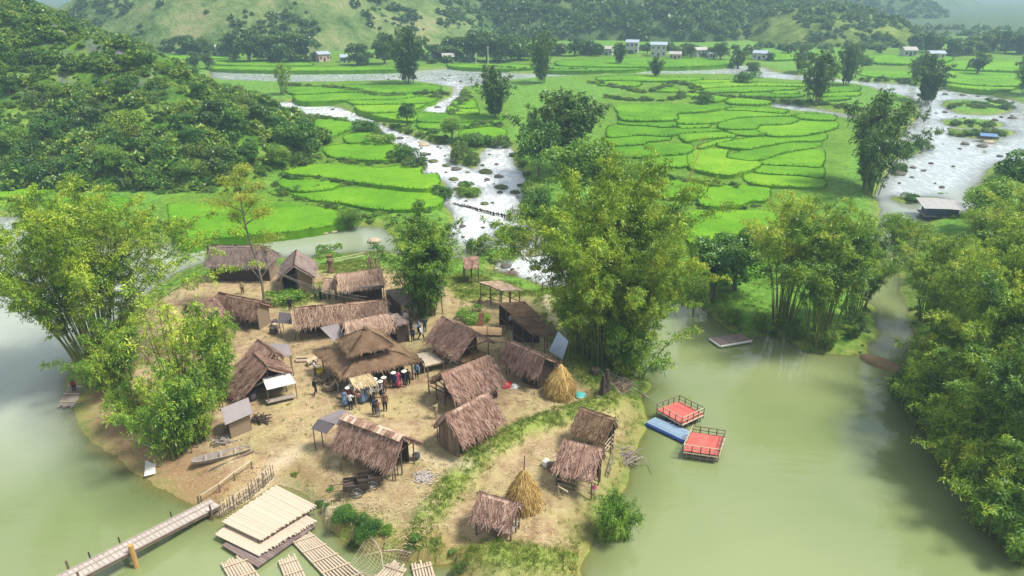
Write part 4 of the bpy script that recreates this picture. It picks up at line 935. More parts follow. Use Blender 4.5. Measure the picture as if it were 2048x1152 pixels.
T_GRY = thatchmat('thatch_grey', [(.12, .085, .075), (.21, .155, .135), (.29, .22, .195), (.38, .30, .265)])
HAY = thatchmat('hay', [(.18, .10, .03), (.36, .225, .065), (.50, .34, .12), (.66, .48, .21)])
WOOD = simple('old_wood', (.20, .15, .11), (.075, .052, .038), 3, .9, (1, 1, .3))
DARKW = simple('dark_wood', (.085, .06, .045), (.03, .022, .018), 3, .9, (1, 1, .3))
GREYW = simple('grey_wood', (.36, .31, .27), (.20, .165, .14), 3, .9, (1, 1, .3))
BAMW = simple('dry_bamboo', (.56, .46, .34), (.36, .28, .18), 3, .7)
PALEB = simple('pale_bamboo', (.56, .47, .36), (.38, .30, .21), 2.5, .7)
WOVEN = simple('woven_wall', (.34, .26, .17), (.16, .115, .07), 24, .95)
TARPG = simple('grey_sheet', (.27, .235, .235), (.20, .17, .17), 1.5, .6, isl=.1)
TARPD = simple('dark_sheet', (.115, .10, .105), (.07, .06, .062), 1.5, .6, isl=.1)
WHITES = simple('white_sheet', (.66, .63, .61), (.48, .45, .43), 1.2, .6, isl=.1)
BLUES = simple('pale_blue_sheet', (.44, .54, .66), (.38, .48, .60), .6, .45, isl=.05)
MUDW = simple('mud_wall', (.40, .27, .14), (.27, .17, .08), 2, .95)
CLOTHW = simple('white_cloth', (.74, .72, .68), (.60, .58, .54), 4, .9)

def straw(A, B, Cc, D, n, ln, wd, r, lift=.06, over=.35, ang=.28):
    """loose straws lying down the slope whose ridge is A-B and whose eave is Cc-D"""
    A, B, Cc, D = (np.array(v, float) for v in (A, B, Cc, D)); u = r.uniform(-.02, 1.02, (n, 1)); v = r.uniform(0, 1, (n, 1))**.85
    P = (A*(1-u)+B*u)*(1-v)+(Cc*(1-u)+D*u)*v; dn = unit((Cc*(1-u)+D*u)-(A*(1-u)+B*u)); al = (B-A)/np.linalg.norm(B-A); nn = np.cross(al, dn[0]); nn = nn*np.sign(nn[2])
    ll = ln*r.uniform(.6, 1.3, (n, 1)); d = unit(dn+al*r.normal(0, ang, (n, 1))); s = unit(np.cross(d, nn)); 
    P = P+nn*r.uniform(.01, lift, (n, 1)); w_ = wd*r.uniform(.6, 1.3, (n, 1)); e = P+d*ll+nn*r.uniform(-.03, lift*1.4, (n, 1)); e[:, 2] -= (v[:, 0] > .82)*r.uniform(0, .12, n)
    V = np.stack([P-s*w_*.5, P+s*w_*.5, e+s*w_*.25, e-s*w_*.25], 1).reshape(-1, 3); return V, np.arange(4*n).reshape(-1, 4)
def thatch(slopes, name, mat, parent, r, dens=26, ln=.75, wd=.07, t=.2, sag=.06, ang=.28, lift=.08):
    """one roof: thick uneven slabs with straws over them"""
    VV, FF, k = [], [], 0
    for A, B, Cc, D in slopes:
        A, B, Cc, D = (np.array(v, float) for v in (A, B, Cc, D)); L_ = np.linalg.norm(B-A)+np.linalg.norm(D-Cc); H_ = np.linalg.norm((Cc+D)/2-(A+B)/2)
        nu, nv = max(4, int(L_/2/.35)), max(3, int(H_/.35)); u, v = np.meshgrid(np.linspace(0, 1, nu+1), np.linspace(0, 1, nv+1)); u, v = u.ravel()[:, None], v.ravel()[:, None]
        P = (A*(1-u)+B*u)*(1-v)+(Cc*(1-u)+D*u)*v; nn = np.cross(B-A if np.linalg.norm(B-A) > .01 else D-Cc, Cc-A); nn = nn/np.linalg.norm(nn); nn = nn*np.sign(nn[2])
        bmp_ = (fbm(P[:, :1]*1.3+P[:, 2:]*.7, P[:, 1:2]*1.3, 7)-.5)*.22; P = P+nn*(bmp_-sag*np.sin(np.pi*v)); P[:, 2:] += (fbm(P[:, :1]*2, P[:, 1:2]*2, 3)-.5)*.22*(v > .95)
        Q = P-nn*t; Q[:, 2:] -= .0; m = (nu+1)*(nv+1); idx = np.arange(m).reshape(nv+1, nu+1)
        f = np.stack([idx[:-1, :-1], idx[:-1, 1:], idx[1:, 1:], idx[1:, :-1]], -1).reshape(-1, 4)
        bd = np.r_[idx[0], idx[1:, -1], idx[-1, -2::-1], idx[-2:0:-1, 0]]; bn = np.roll(bd, -1)
        VV += [P, Q]; FF += [k+f, k+m+f[:, ::-1], k+np.stack([bd, bn, bn+m, bd+m], 1)]; k += 2*m
        n = int(L_/2*H_*dens); sv, sf = straw(A, B, Cc, D, n, ln, wd, r, lift, ang=ang); VV.append(sv); FF.append(k+sf); k += len(sv)
        ne = int(np.linalg.norm(D-Cc)*dens*.8)                                                # ragged eave
        C2, D2 = Cc+(A-Cc)*.06, D+(B-D)*.06; sv, sf = straw(C2, D2, Cc, D, ne, ln*.55, wd*1.1, r, lift*.6, ang=.35); VV.append(sv); FF.append(k+sf); k += len(sv)
    return link(name, mesh_np(name, np.concatenate(VV), np.concatenate(FF), mat), parent)
POST = {}
def post(parent, p, h, mat, r_=.06, name='post', lean=(0, 0)):
    key = (round(h, 1), mat.name, r_)
    if key not in POST: POST[key] = MB().beam((0, 0, -.3), (.02, .01, round(h, 1)), r_, 6, r_*.8).mesh('post', mat)
    o = link(name, POST[key], parent, p); o.rotation_euler = (lean[0], lean[1], random.uniform(0, 3)); return o

def frame_of(A, B, hr, z0):
    """ridge pixels at height hr over the ground -> origin, heading, length"""
    a, b = atz(*A, z0+hr), atz(*B, z0+hr); m = (a+b)/2; v = b-a
    return Vector((m.x, m.y, z0)), math.atan2(v.y, v.x), v.length
def hut(A, B, hr, E, he, label, mat=None, far=None, walls={}, group='thatched huts of the village', ov=.35, inset=.55, posts=None, wood=None, ridge=False, hip=0, dens=40, wd=.045, ln=.7, extra=None, z0=None, hef=None, name='thatched_hut', cat='hut', seed=0, ang=.28, floor=None):
    mat, wood = mat or T_PUR, wood or WOOD
    if z0 is None:
        q = atz((A[0]+B[0])/2, (A[1]+B[1])/2, 1.4+hr); z0 = gz(q.x, q.y)
    o, rz, Lr = frame_of(A, B, hr, z0); M = Matrix.Rotation(-rz, 3, 'Z')
    e = M @ (atz(*E, z0+he)-o); sg = -1 if e.y < 0 else 1; wn = max(.8, abs(e.y)); wf = far or wn; hef = he if hef is None else hef
    root = empty(name, o, label, cat, group, rz); r = np.random.default_rng(seed+int(A[0])); l = Lr/2
    sl = [((-l+hip, 0, hr), (l-hip, 0, hr), (-l, sg*wn, he), (l, sg*wn, he)), ((l-hip, 0, hr), (-l+hip, 0, hr), (l, -sg*wf, hef), (-l, -sg*wf, hef))]
    if hip: sl += [((l-hip, .02, hr), (l-hip, -.02, hr), (l, wn*sg, he), (l, -wf*sg, he)), ((-l+hip, -.02, hr), (-l+hip, .02, hr), (-l, -wf*sg, he), (-l, wn*sg, he))]
    thatch(sl, 'roof', mat, root, r, dens, ln, wd, .26, -.05, ang, .12)
    if ridge:
        rb = MB(); k = int(Lr/.35)
        for i in range(k):
            x = -l+(i+.5)*Lr/k; rb.box((x, sg*.22, hr-.02+random.uniform(-.03, .03)), (.30, .5, .06), random.uniform(-.12, .12), Matrix.Rotation(-sg*.42, 3, 'X')); rb.box((x, -sg*.2, hr-.02), (.30, .42, .06), random.uniform(-.1, .1), Matrix.Rotation(sg*.42, 3, 'X'))
        rb.build('ridge_cap', T_TAN, root)
    yn, yf, x_ = sg*(wn-inset), -sg*(wf-inset), l-ov
    hn = he+(hr-he)*inset/wn-.12; hf = hef+(hr-hef)*inset/wf-.12
    npst = posts or max(2, int(Lr/2.6)+1)
    for i in range(npst):
        x = -x_+2*x_*i/(npst-1); post(root, (x, yn, 0), hn, wood); post(root, (x, yf, 0), hf, wood)
    for x in (-x_, x_): post(root, (x, 0, 0), hr-.2, wood)
    MB().beam((-l-.1, yn, hn), (l+.15, yn, hn), .055, 6).build('beam', wood, root); MB().beam((-l-.1, yf, hf), (l+.15, yf, hf), .055, 6).build('beam', wood, root)
    for x in (-x_, x_): MB().beam((x, yn, hn), (x, yf, hf), .05, 6).build('cross_beam', wood, root)
    MB().beam((-l-.2, 0, hr-.2), (l+.3, 0, hr-.2), .06, 6).build('ridge_pole', wood, root)
    for s, (wm, a, b_) in walls.items():                          # n near, f far, l / r the ends; from a to b of the length
        if s in 'nf':
            y, h = (yn, hn) if s == 'n' else (yf, hf); x0, x1 = -x_+2*x_*a, -x_+2*x_*b_
            wallpanel(wm, (x0, y), (x1, y), h, h, root)
        else:
            x = -x_ if s == 'l' else x_; y0, y1 = yn+(yf-yn)*a, yn+(yf-yn)*b_
            hh = lambda y: hr-.2-(hr-.2-(hn if y*sg > 0 else hf))*abs(y)/abs(yn if y*sg > 0 else yf)
            if y0*y1 < 0: wallpanel(wm, (x, y0), (x, 0), hh(y0), hr-.25, root); wallpanel(wm, (x, 0), (x, y1), hr-.25, hh(y1), root)
            else: wallpanel(wm, (x, y0), (x, y1), hh(y0), hh(y1), root)
    if floor:
        x0, x1, y0, y1, zf, fm = floor; b = MB(); X0, X1, Y0, Y1 = -x_+2*x_*x0, -x_+2*x_*x1, yn+(yf-yn)*y0, yn+(yf-yn)*y1
        k = max(3, int(abs(Y1-Y0)/.16))
        for i in range(k): b.box(((X0+X1)/2, Y0+(Y1-Y0)*(i+.5)/k, zf+random.uniform(-.01, .01)), (abs(X1-X0)+random.uniform(-.1, .1), abs(Y1-Y0)/k*.88, .05))
        b.build('platform', fm, root)
        for x in (X0, X1):
            for y in (Y0, Y1): post(root, (x, y, 0), zf, wood, .05, 'platform_leg')
    root['dims'] = (l, wn, wf, float(sg), hn, hf)
    return root
def wallpanel(kind, p, q, h0, h1, root):
    p, q = Vector((*p, 0)), Vector((*q, 0)); d = q-p; n = max(1, int(d.length/.24)); b = MB(); u = d.normalized(); nn = Vector((-u.y, u.x, 0))
    if kind == 'plank':
        n = max(2, int(d.length/.32))
        for i in range(n):
            t = (i+.5)/n; h = h0+(h1-h0)*t-random.uniform(0, .12); wdt = d.length/n*random.uniform(.8, .97); c = p+d*t+nn*random.uniform(-.03, .03)
            b.box((c.x, c.y, h/2), (wdt, .05, h), math.atan2(u.y, u.x)+random.uniform(-.02, .02), Matrix.Rotation(random.uniform(-.03, .03), 3, 'Y'))
        return b.build('plank_wall', WOODP, root)
    if kind == 'rail':
        for k in range(3):
            z = .25+k*.42; b.beam(p+Vector((0, 0, z)), q+Vector((0, 0, z+random.uniform(-.05, .05))), .035, 5)
        return b.build('railing', BAMW, root)
    if kind == 'beams':
        for z in (.5, 1.15): b.beam(p+Vector((0, 0, z)), q+Vector((0, 0, z)), .04, 5)
        return b.build('railing', WOOD, root)
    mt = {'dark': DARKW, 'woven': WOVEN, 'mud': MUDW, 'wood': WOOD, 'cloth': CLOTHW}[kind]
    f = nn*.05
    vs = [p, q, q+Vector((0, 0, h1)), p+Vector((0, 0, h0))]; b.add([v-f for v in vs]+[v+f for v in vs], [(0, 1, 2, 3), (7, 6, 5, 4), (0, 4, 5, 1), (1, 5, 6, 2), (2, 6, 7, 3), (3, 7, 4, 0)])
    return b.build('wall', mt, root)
WOODP = simple('wall_planks', (.30, .215, .15), (.06, .042, .032), 2.5, .9, (1, 1, .25), .75)
def local(root, p):                                             # world point -> the hut's own frame
    return Matrix.Rotation(-root.rotation_euler.z, 3, 'Z') @ (Vector(p)-root.location)
def sheet_on_posts(root, name, px, hs, mat, t=.04, legs=(), wood=None):
    """a sheet roof through four pixels at heights hs above the hut's ground, kept up by its own posts"""
    z0 = root.location.z; c = [local(root, atz(x, y, z0+h)) for (x, y), h in zip(px, hs)]
    MB().slab(*c, t).build(name, mat, root)
    for i in legs: post(root, (c[i].x*.97, c[i].y*.97, 0), hs[i]-.02, wood or WOOD, .045, 'sheet_post')
    return c

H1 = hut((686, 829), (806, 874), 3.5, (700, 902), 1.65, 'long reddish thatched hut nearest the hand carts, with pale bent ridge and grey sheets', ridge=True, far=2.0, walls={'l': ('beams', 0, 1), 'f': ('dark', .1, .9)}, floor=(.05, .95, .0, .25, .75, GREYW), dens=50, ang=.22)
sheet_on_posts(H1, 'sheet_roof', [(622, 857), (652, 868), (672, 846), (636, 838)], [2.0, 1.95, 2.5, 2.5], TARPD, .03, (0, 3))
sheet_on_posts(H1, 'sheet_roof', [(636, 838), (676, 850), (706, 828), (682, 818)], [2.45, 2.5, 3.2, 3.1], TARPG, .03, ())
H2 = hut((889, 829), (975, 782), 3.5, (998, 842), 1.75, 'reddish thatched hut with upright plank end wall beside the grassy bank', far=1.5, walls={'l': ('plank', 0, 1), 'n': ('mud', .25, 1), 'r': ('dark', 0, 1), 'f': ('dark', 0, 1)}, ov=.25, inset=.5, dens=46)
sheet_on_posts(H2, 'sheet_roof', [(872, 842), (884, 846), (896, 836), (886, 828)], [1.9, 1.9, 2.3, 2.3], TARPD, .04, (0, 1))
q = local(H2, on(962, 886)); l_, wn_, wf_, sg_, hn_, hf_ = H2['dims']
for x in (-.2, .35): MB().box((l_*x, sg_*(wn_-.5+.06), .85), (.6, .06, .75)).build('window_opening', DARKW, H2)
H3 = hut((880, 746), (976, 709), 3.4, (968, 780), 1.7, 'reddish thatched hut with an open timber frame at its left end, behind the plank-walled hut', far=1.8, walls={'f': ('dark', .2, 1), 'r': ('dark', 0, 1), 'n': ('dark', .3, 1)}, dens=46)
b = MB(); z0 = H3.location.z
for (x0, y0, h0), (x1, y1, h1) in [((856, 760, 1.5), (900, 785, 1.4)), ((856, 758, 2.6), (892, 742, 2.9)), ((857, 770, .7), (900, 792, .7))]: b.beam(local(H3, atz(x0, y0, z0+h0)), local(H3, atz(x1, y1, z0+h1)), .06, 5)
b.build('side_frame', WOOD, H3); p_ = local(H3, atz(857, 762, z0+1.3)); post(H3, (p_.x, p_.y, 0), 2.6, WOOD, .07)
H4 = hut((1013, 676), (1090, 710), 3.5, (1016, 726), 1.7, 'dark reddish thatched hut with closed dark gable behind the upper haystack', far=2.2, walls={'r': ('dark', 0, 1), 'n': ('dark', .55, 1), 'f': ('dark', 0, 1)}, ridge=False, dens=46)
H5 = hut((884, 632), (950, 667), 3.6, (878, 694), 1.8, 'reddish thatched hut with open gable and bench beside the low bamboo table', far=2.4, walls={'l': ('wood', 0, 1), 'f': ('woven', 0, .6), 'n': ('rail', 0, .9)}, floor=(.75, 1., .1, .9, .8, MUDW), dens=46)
# two-tier pavilion
z0 = gz(atz(731, 705, 1.4).x, atz(731, 705, 1.4).y)
cL, cB, cR = atz(628, 699, z0+2.3), atz(684, 757, z0+2.0), atz(838, 718, z0+2.2); cT = cL+cR-cB; cen = (cL+cR)/2
PAV = empty('pavilion', (cen.x, cen.y, z0), 'brown two-tier hipped thatched pavilion at the centre of the village', 'pavilion')
lc = [Vector(c)-PAV.location for c in (cL, cB, cR, cT)]; 
for c in lc: c.z = 2.05
ap = atz(731, 657, z0+5.1)-PAV.location
uL, uB, uR = (atz(674, 679, z0+3.7)-PAV.location, atz(698, 713, z0+3.6)-PAV.location, atz(788, 691, z0+3.7)-PAV.location); uT = uL+uR-uB; uc = [uL, uB, uR, uT]
r = np.random.default_rng(5); ic = [c*.42+Vector((ap.x*.5, ap.y*.5, 2.95-2.05*.42)) for c in lc]
thatch([(ic[i], ic[(i+1) % 4], lc[i], lc[(i+1) % 4]) for i in range(4)], 'lower_roof', T_BRN, PAV, r, 46, .5, .045, .38, -.12, .12, .05)
ap2 = [ap+Vector((.05*a, .05*b_, 0)) for a, b_ in ((-1, 0), (0, -1), (1, 0), (0, 1))]
thatch([(ap2[i], ap2[(i+1) % 4], uc[i], uc[(i+1) % 4]) for i in range(4)], 'upper_roof', T_BRN, PAV, r, 46, .38, .045, .42, -.12, .12, .05)
MB().lathe(ap+Vector((0, 0, -.1)), [(.22, 0), (.26, .15), (.2, .32), (.05, .42)], 10, .2).build('finial', T_BRN, PAV)
for i in range(4):
    for t in (0, .33, .66):
        c = lc[i].lerp(lc[(i+1) % 4], t)*.86; post(PAV, (c.x, c.y, 0), 2.3, WOOD, .08)
for i in range(4): c0, c1 = lc[i]*.86, lc[(i+1) % 4]*.86; MB().beam((c0.x, c0.y, 2.25), (c1.x, c1.y, 2.25), .07, 6).build('beam', WOOD, PAV)
w0, w1 = lc[2]*.7, lc[3]*.7; wallpanel('dark', (w0.x, w0.y), (w1.x, w1.y), 2.3, 2.3, PAV); w0, w1 = lc[3]*.7, lc[0]*.7; wallpanel('dark', (w0.x, w0.y), (w1.x, w1.y), 2.3, 2.3, PAV)
# small straw awning in front of the pavilion
z0 = gz(atz(727, 770, 1.4).x, atz(727, 770, 1.4).y); a4 = [atz(698, 756, z0+2.4), atz(741, 746, z0+2.4), atz(752, 764, z0+1.9), atz(709, 775, z0+1.9)]
AWN = empty('straw_awning', ((a4[2]+a4[0])/2).xy.to_3d()+Vector((0, 0, z0)), 'small pale straw awning on sticks in front of the two-tier pavilion', 'awning')
la = [Vector(p)-AWN.location for p in a4]; thatch([(la[0], la[1], la[3], la[2])], 'roof', thatchmat('fresh_straw', [(.28, .2, .1), (.45, .34, .19), (.58, .46, .28), (.7, .58, .38)]), AWN, r, 45, .5, .05, .1)
for p in la: post(AWN, (p.x, p.y, 0), p.z, BAMW, .04)
G_ = dict(mat=T_TAN)
H7 = hut((688, 642), (780, 625), 3.3, (740, 664), 2.1, 'pale thatched hut directly behind the pavilion roof', far=1.4, dens=50, ang=.35, **G_)
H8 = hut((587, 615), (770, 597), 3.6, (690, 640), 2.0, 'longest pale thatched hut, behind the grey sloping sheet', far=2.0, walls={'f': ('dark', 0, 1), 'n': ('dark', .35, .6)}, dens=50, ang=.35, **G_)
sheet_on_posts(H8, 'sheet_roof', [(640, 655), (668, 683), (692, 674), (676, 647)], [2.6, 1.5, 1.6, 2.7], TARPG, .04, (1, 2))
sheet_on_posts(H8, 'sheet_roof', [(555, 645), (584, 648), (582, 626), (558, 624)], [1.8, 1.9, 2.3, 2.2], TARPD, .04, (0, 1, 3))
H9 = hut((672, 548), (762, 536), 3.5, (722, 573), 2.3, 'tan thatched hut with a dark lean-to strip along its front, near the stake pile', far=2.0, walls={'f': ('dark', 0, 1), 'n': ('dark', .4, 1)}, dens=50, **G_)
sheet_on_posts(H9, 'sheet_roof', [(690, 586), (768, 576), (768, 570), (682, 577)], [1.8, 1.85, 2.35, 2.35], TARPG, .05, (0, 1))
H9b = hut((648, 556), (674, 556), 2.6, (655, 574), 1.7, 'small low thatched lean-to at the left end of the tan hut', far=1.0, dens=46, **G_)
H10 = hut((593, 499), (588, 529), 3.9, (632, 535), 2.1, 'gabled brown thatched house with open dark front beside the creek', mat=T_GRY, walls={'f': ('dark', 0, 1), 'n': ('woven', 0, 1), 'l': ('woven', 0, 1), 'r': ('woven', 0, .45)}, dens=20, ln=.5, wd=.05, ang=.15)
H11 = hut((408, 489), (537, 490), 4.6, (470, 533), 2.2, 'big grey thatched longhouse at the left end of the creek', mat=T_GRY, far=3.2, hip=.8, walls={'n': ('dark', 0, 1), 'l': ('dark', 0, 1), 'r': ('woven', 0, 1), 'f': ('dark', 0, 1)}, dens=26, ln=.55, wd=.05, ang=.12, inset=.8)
H12 = hut((437, 584), (518, 600), 3.4, (470, 625), 1.8, 'thatched hut half hidden behind the thin bamboo, right of its twin', far=2.0, walls={'f': ('dark', 0, 1), 'r': ('woven', 0, 1)})
H13 = hut((372, 608), (432, 592), 3.6, (400, 660), 1.8, 'thatched hut mostly hidden behind the thin bamboo', far=2.2, walls={'f': ('dark', 0, 1), 'n': ('woven', 0, 1)})
H14 = hut((507, 706), (534, 732), 3.4, (574, 738), 1.9, 'thatched hut with steep gable above the white sheet awning', mat=T_PUR, far=2.6, hef=1.2, walls={'l': ('dark', 0, 1), 'f': ('wood', 0, 1), 'n': ('dark', 0, .6)}, dens=46)
sheet_on_posts(H14, 'awning_sheet', [(534, 780), (592, 766), (578, 744), (524, 756)], [1.6, 1.6, 2.05, 2.05], WHITES, .03, (0, 1))
sheet_on_posts(H14, 'bench', [(536, 806), (592, 793), (586, 787), (530, 800)], [.4, .4, .4, .4], GREYW, .06, ())
H15 = hut((515, 678), (547, 702), 3.2, (560, 708), 2.2, 'low thatched roof behind the steep-gabled hut, with a grey shed sheet beside it', far=2.4, hef=1.3)
sheet_on_posts(H15, 'sheet_roof', [(548, 713), (583, 711), (577, 688), (538, 686)], [2.1, 2.1, 2.5, 2.5], TARPG, .05, (0, 1, 2))
H16 = hut((958, 982), (1036, 1004), 2.6, (975, 1043), 1.45, 'front thatched hut with a slatted floor, left of the lower haystack', far=.9, posts=2, floor=(0, 1, .05, .95, .55, GREYW), dens=50, wd=.055, ln=.6, ang=.4, ov=.15, inset=.3, walls={'f': ('beams', 0, 1)})
H17 = hut((1127, 876), (1205, 896), 3.0, (1150, 948), 1.75, 'thatched hut with white bamboo rails by the pond bank', far=.7, posts=3, walls={'n': ('rail', 0, 1), 'l': ('wood', 0, .4), 'f': ('dark', 0, 1)}, dens=52, wd=.055, ln=.6, ang=.35, ov=.15, inset=.3)
H18 = hut((1160, 812), (1229, 835), 2.9, (1165, 868), 1.6, 'olive-brown smooth thatched hut on the bank above the blue pontoon', mat=T_BRN, far=.7, posts=3, dens=52, ln=.6, wd=.05, ang=.12, ov=.15, inset=.3, walls={'r': ('rail', 0, 1), 'f': ('dark', 0, 1)})
# flat-roofed sheds on the east side: a thatched sheet over a post frame
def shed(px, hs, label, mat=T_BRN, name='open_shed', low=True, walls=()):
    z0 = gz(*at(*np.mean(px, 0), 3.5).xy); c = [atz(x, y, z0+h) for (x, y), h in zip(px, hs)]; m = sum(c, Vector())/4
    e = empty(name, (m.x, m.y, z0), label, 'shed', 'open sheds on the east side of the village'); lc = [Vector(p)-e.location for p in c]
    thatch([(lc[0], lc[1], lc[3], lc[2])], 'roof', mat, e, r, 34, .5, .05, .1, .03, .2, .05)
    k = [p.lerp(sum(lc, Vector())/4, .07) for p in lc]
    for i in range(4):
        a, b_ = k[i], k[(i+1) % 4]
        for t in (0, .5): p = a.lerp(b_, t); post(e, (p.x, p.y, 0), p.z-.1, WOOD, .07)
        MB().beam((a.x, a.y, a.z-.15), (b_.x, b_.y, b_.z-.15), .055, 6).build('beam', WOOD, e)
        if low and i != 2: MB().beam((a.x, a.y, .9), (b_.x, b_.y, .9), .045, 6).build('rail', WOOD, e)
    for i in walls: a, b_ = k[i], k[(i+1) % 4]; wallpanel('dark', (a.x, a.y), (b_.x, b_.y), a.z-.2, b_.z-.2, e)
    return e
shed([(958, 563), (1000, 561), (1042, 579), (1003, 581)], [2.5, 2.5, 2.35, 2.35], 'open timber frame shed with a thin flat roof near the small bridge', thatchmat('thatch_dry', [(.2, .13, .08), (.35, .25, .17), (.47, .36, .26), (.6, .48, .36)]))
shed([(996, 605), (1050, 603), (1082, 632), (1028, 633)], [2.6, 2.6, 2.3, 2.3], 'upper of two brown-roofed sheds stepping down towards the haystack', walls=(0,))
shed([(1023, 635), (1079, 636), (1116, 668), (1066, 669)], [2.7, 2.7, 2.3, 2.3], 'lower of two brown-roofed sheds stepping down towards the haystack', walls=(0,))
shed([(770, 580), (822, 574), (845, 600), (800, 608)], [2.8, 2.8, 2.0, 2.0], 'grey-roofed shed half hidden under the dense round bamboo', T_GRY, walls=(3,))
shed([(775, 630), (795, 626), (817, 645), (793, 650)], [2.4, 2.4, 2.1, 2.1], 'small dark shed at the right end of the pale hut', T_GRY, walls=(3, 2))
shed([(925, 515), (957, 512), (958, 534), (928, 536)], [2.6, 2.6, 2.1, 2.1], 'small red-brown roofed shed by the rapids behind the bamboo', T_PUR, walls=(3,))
# woven storehouse
z0 = gz(*at(478, 850, 1.4).xy); c = [atz(463, 878, z0), atz(503, 860, z0), atz(495, 842, z0), atz(456, 858, z0)]; m = sum(c, Vector())/4
ST = empty('storehouse', (m.x, m.y, z0), 'small woven storehouse with a grey roof beside the old canoe', 'hut'); lc = [Vector(p)-ST.location for p in c]
for i in range(4): wallpanel('woven' if i in (0, 1) else 'dark', lc[i].xy, lc[(i+1) % 4].xy, 1.75, 1.75, ST)
for i in range(4): post(ST, (lc[i].x, lc[i].y, 0), 1.8, WOOD, .06)
mA, mB = (lc[0]+lc[3])/2, (lc[1]+lc[2])/2; up = Vector((0, 0, 2.5)); ex = (mB-mA).normalized()*.3; sx = (lc[0]-lc[3]).normalized()*.35; dz = Vector((0, 0, 1.65))
MB().slab(mA-ex+up, mB+ex+up, lc[1]+ex+sx+dz, lc[0]-ex+sx+dz, .06).slab(mB+ex+up, mA-ex+up, lc[3]-ex-sx+dz, lc[2]+ex-sx+dz, .06).build('roof', TARPG, ST)
# ------------------------------------------------------------ single objects
RED = simple('red_carpet', (.58, .15, .125), (.38, .075, .065), 1.3, .9, bmp=.1)
BLUEP = simple('blue_pontoon', (.25, .34, .44), (.14, .22, .31), 2, .5, isl=.15)
BLUED = simple('blue_drum', (.025, .07, .30), (.015, .04, .18), 2, .4)
IRON = simple('iron', (.10, .10, .10), (.05, .05, .05), 6, .5)
ROCK = simple('wet_rock', (.17, .15, .12), (.045, .04, .035), 1.4, .85, isl=.1, bmp=.8)
ROCKM = simple('mossy_rock', (.14, .17, .05), (.045, .05, .025), 1.2, .9, isl=.1, bmp=.8)
ROCKT = simple('tan_rock', (.50, .42, .31), (.26, .20, .13), 1.4, .9, isl=.1, bmp=.8)
MUD = simple('mud', (.22, .15, .085), (.11, .075, .045), .9, .8, isl=0)
PLASTER = simple('plaster', (.50, .50, .48), (.38, .38, .36), .5, .9); PINKW = simple('pink_plaster', (.62, .44, .38), (.5, .34, .3), .5, .9)
ROOFB = simple('blue_grey_roof', (.34, .40, .48), (.26, .31, .38), .6, .6); ROOFR = simple('red_roof', (.45, .16, .12), (.32, .11, .09), .8, .8); ROOFG = simple('grey_roof', (.40, .38, .36), (.28, .27, .26), .8, .7)
GLASS = simple('dark_opening', (.05, .06, .07), (.03, .035, .04), 1, .4)
TWIG = simple('twig', (.34, .26, .19), (.15, .11, .08), 3, .95)
ORANGE = simple('orange_post', (.50, .31, .12), (.36, .2, .07), 2, .85)
def fuzz(o, n, prof, ln, wd, mat, r, down=1.):                   # hay straws round a stack profile
    z = np.array([p[1] for p in prof]); q = np.array([p[0] for p in prof]); h = r.uniform(z[0]+.1, z[-1], n); rad = np.interp(h, z, q); a = r.uniform(0, 6.283, n)
    P = np.c_[rad*np.cos(a), rad*np.sin(a), h]; D = np.c_[np.cos(a)*.45, np.sin(a)*.45, -np.ones(n)*down]+r.normal(0, .25, (n, 3)); return leaf_quads(P, D, ln, wd, r)
def haystack(px, py, w_, h, label, pole=0, seed=1):
    p = on(px, py); e = empty('haystack', p, label, 'haystack', 'haystacks on the village green'); r = np.random.default_rng(seed)
    prof = [(w_*.86, 0), (w_, h*.16), (w_*.97, h*.32), (w_*.82, h*.5), (w_*.58, h*.7), (w_*.3, h*.87), (w_*.12, h*.97), (.03, h*1.02)]
    b = MB().lathe((0, 0, 0), [(a*.97, z) for a, z in prof], 28, .10); v0, f0 = np.array(b.V), b.F
    V, F = fuzz(None, 3600, prof, .5, .035, HAY, r); tri = [f for f in f0 if len(f) == 4]; F0 = np.array(tri)
    link('straw', mesh_np('straw', np.r_[v0, V], np.r_[F0, F+len(v0)], HAY), e)
    MB().beam((0, 0, h*.8), (.05, .03, h+.25+pole), .05, 6, .035).build('pole', WOOD, e); return e
haystack(1120, 788, 1.27, 3.0, 'broad haystack beside the closed dark gable, before the pale blue sheet', .1, 1)
haystack(1047, 1012, 1.12, 3.0, 'pointed haystack with a bent pole on top, between the small front huts', 1.0, 2)

# blue sheet leaning against the shed
z0 = gz(*at(1115, 705, 1.3).xy); c = [atz(1117, 662, z0+3.6), atz(1137, 683, z0+3.4), atz(1125, 719, z0+1.4), atz(1098, 702, z0+1.5)]
e = empty('roof_sheet', (*c[2].xy, z0), 'pale blue metal sheet tilted on poles behind the upper haystack', 'roof sheet'); lc = [p-e.location for p in c]
MB().slab(*lc, .03).build('sheet', BLUES, e)
for p in lc: post(e, (p.x, p.y, 0), p.z, WOOD, .04)
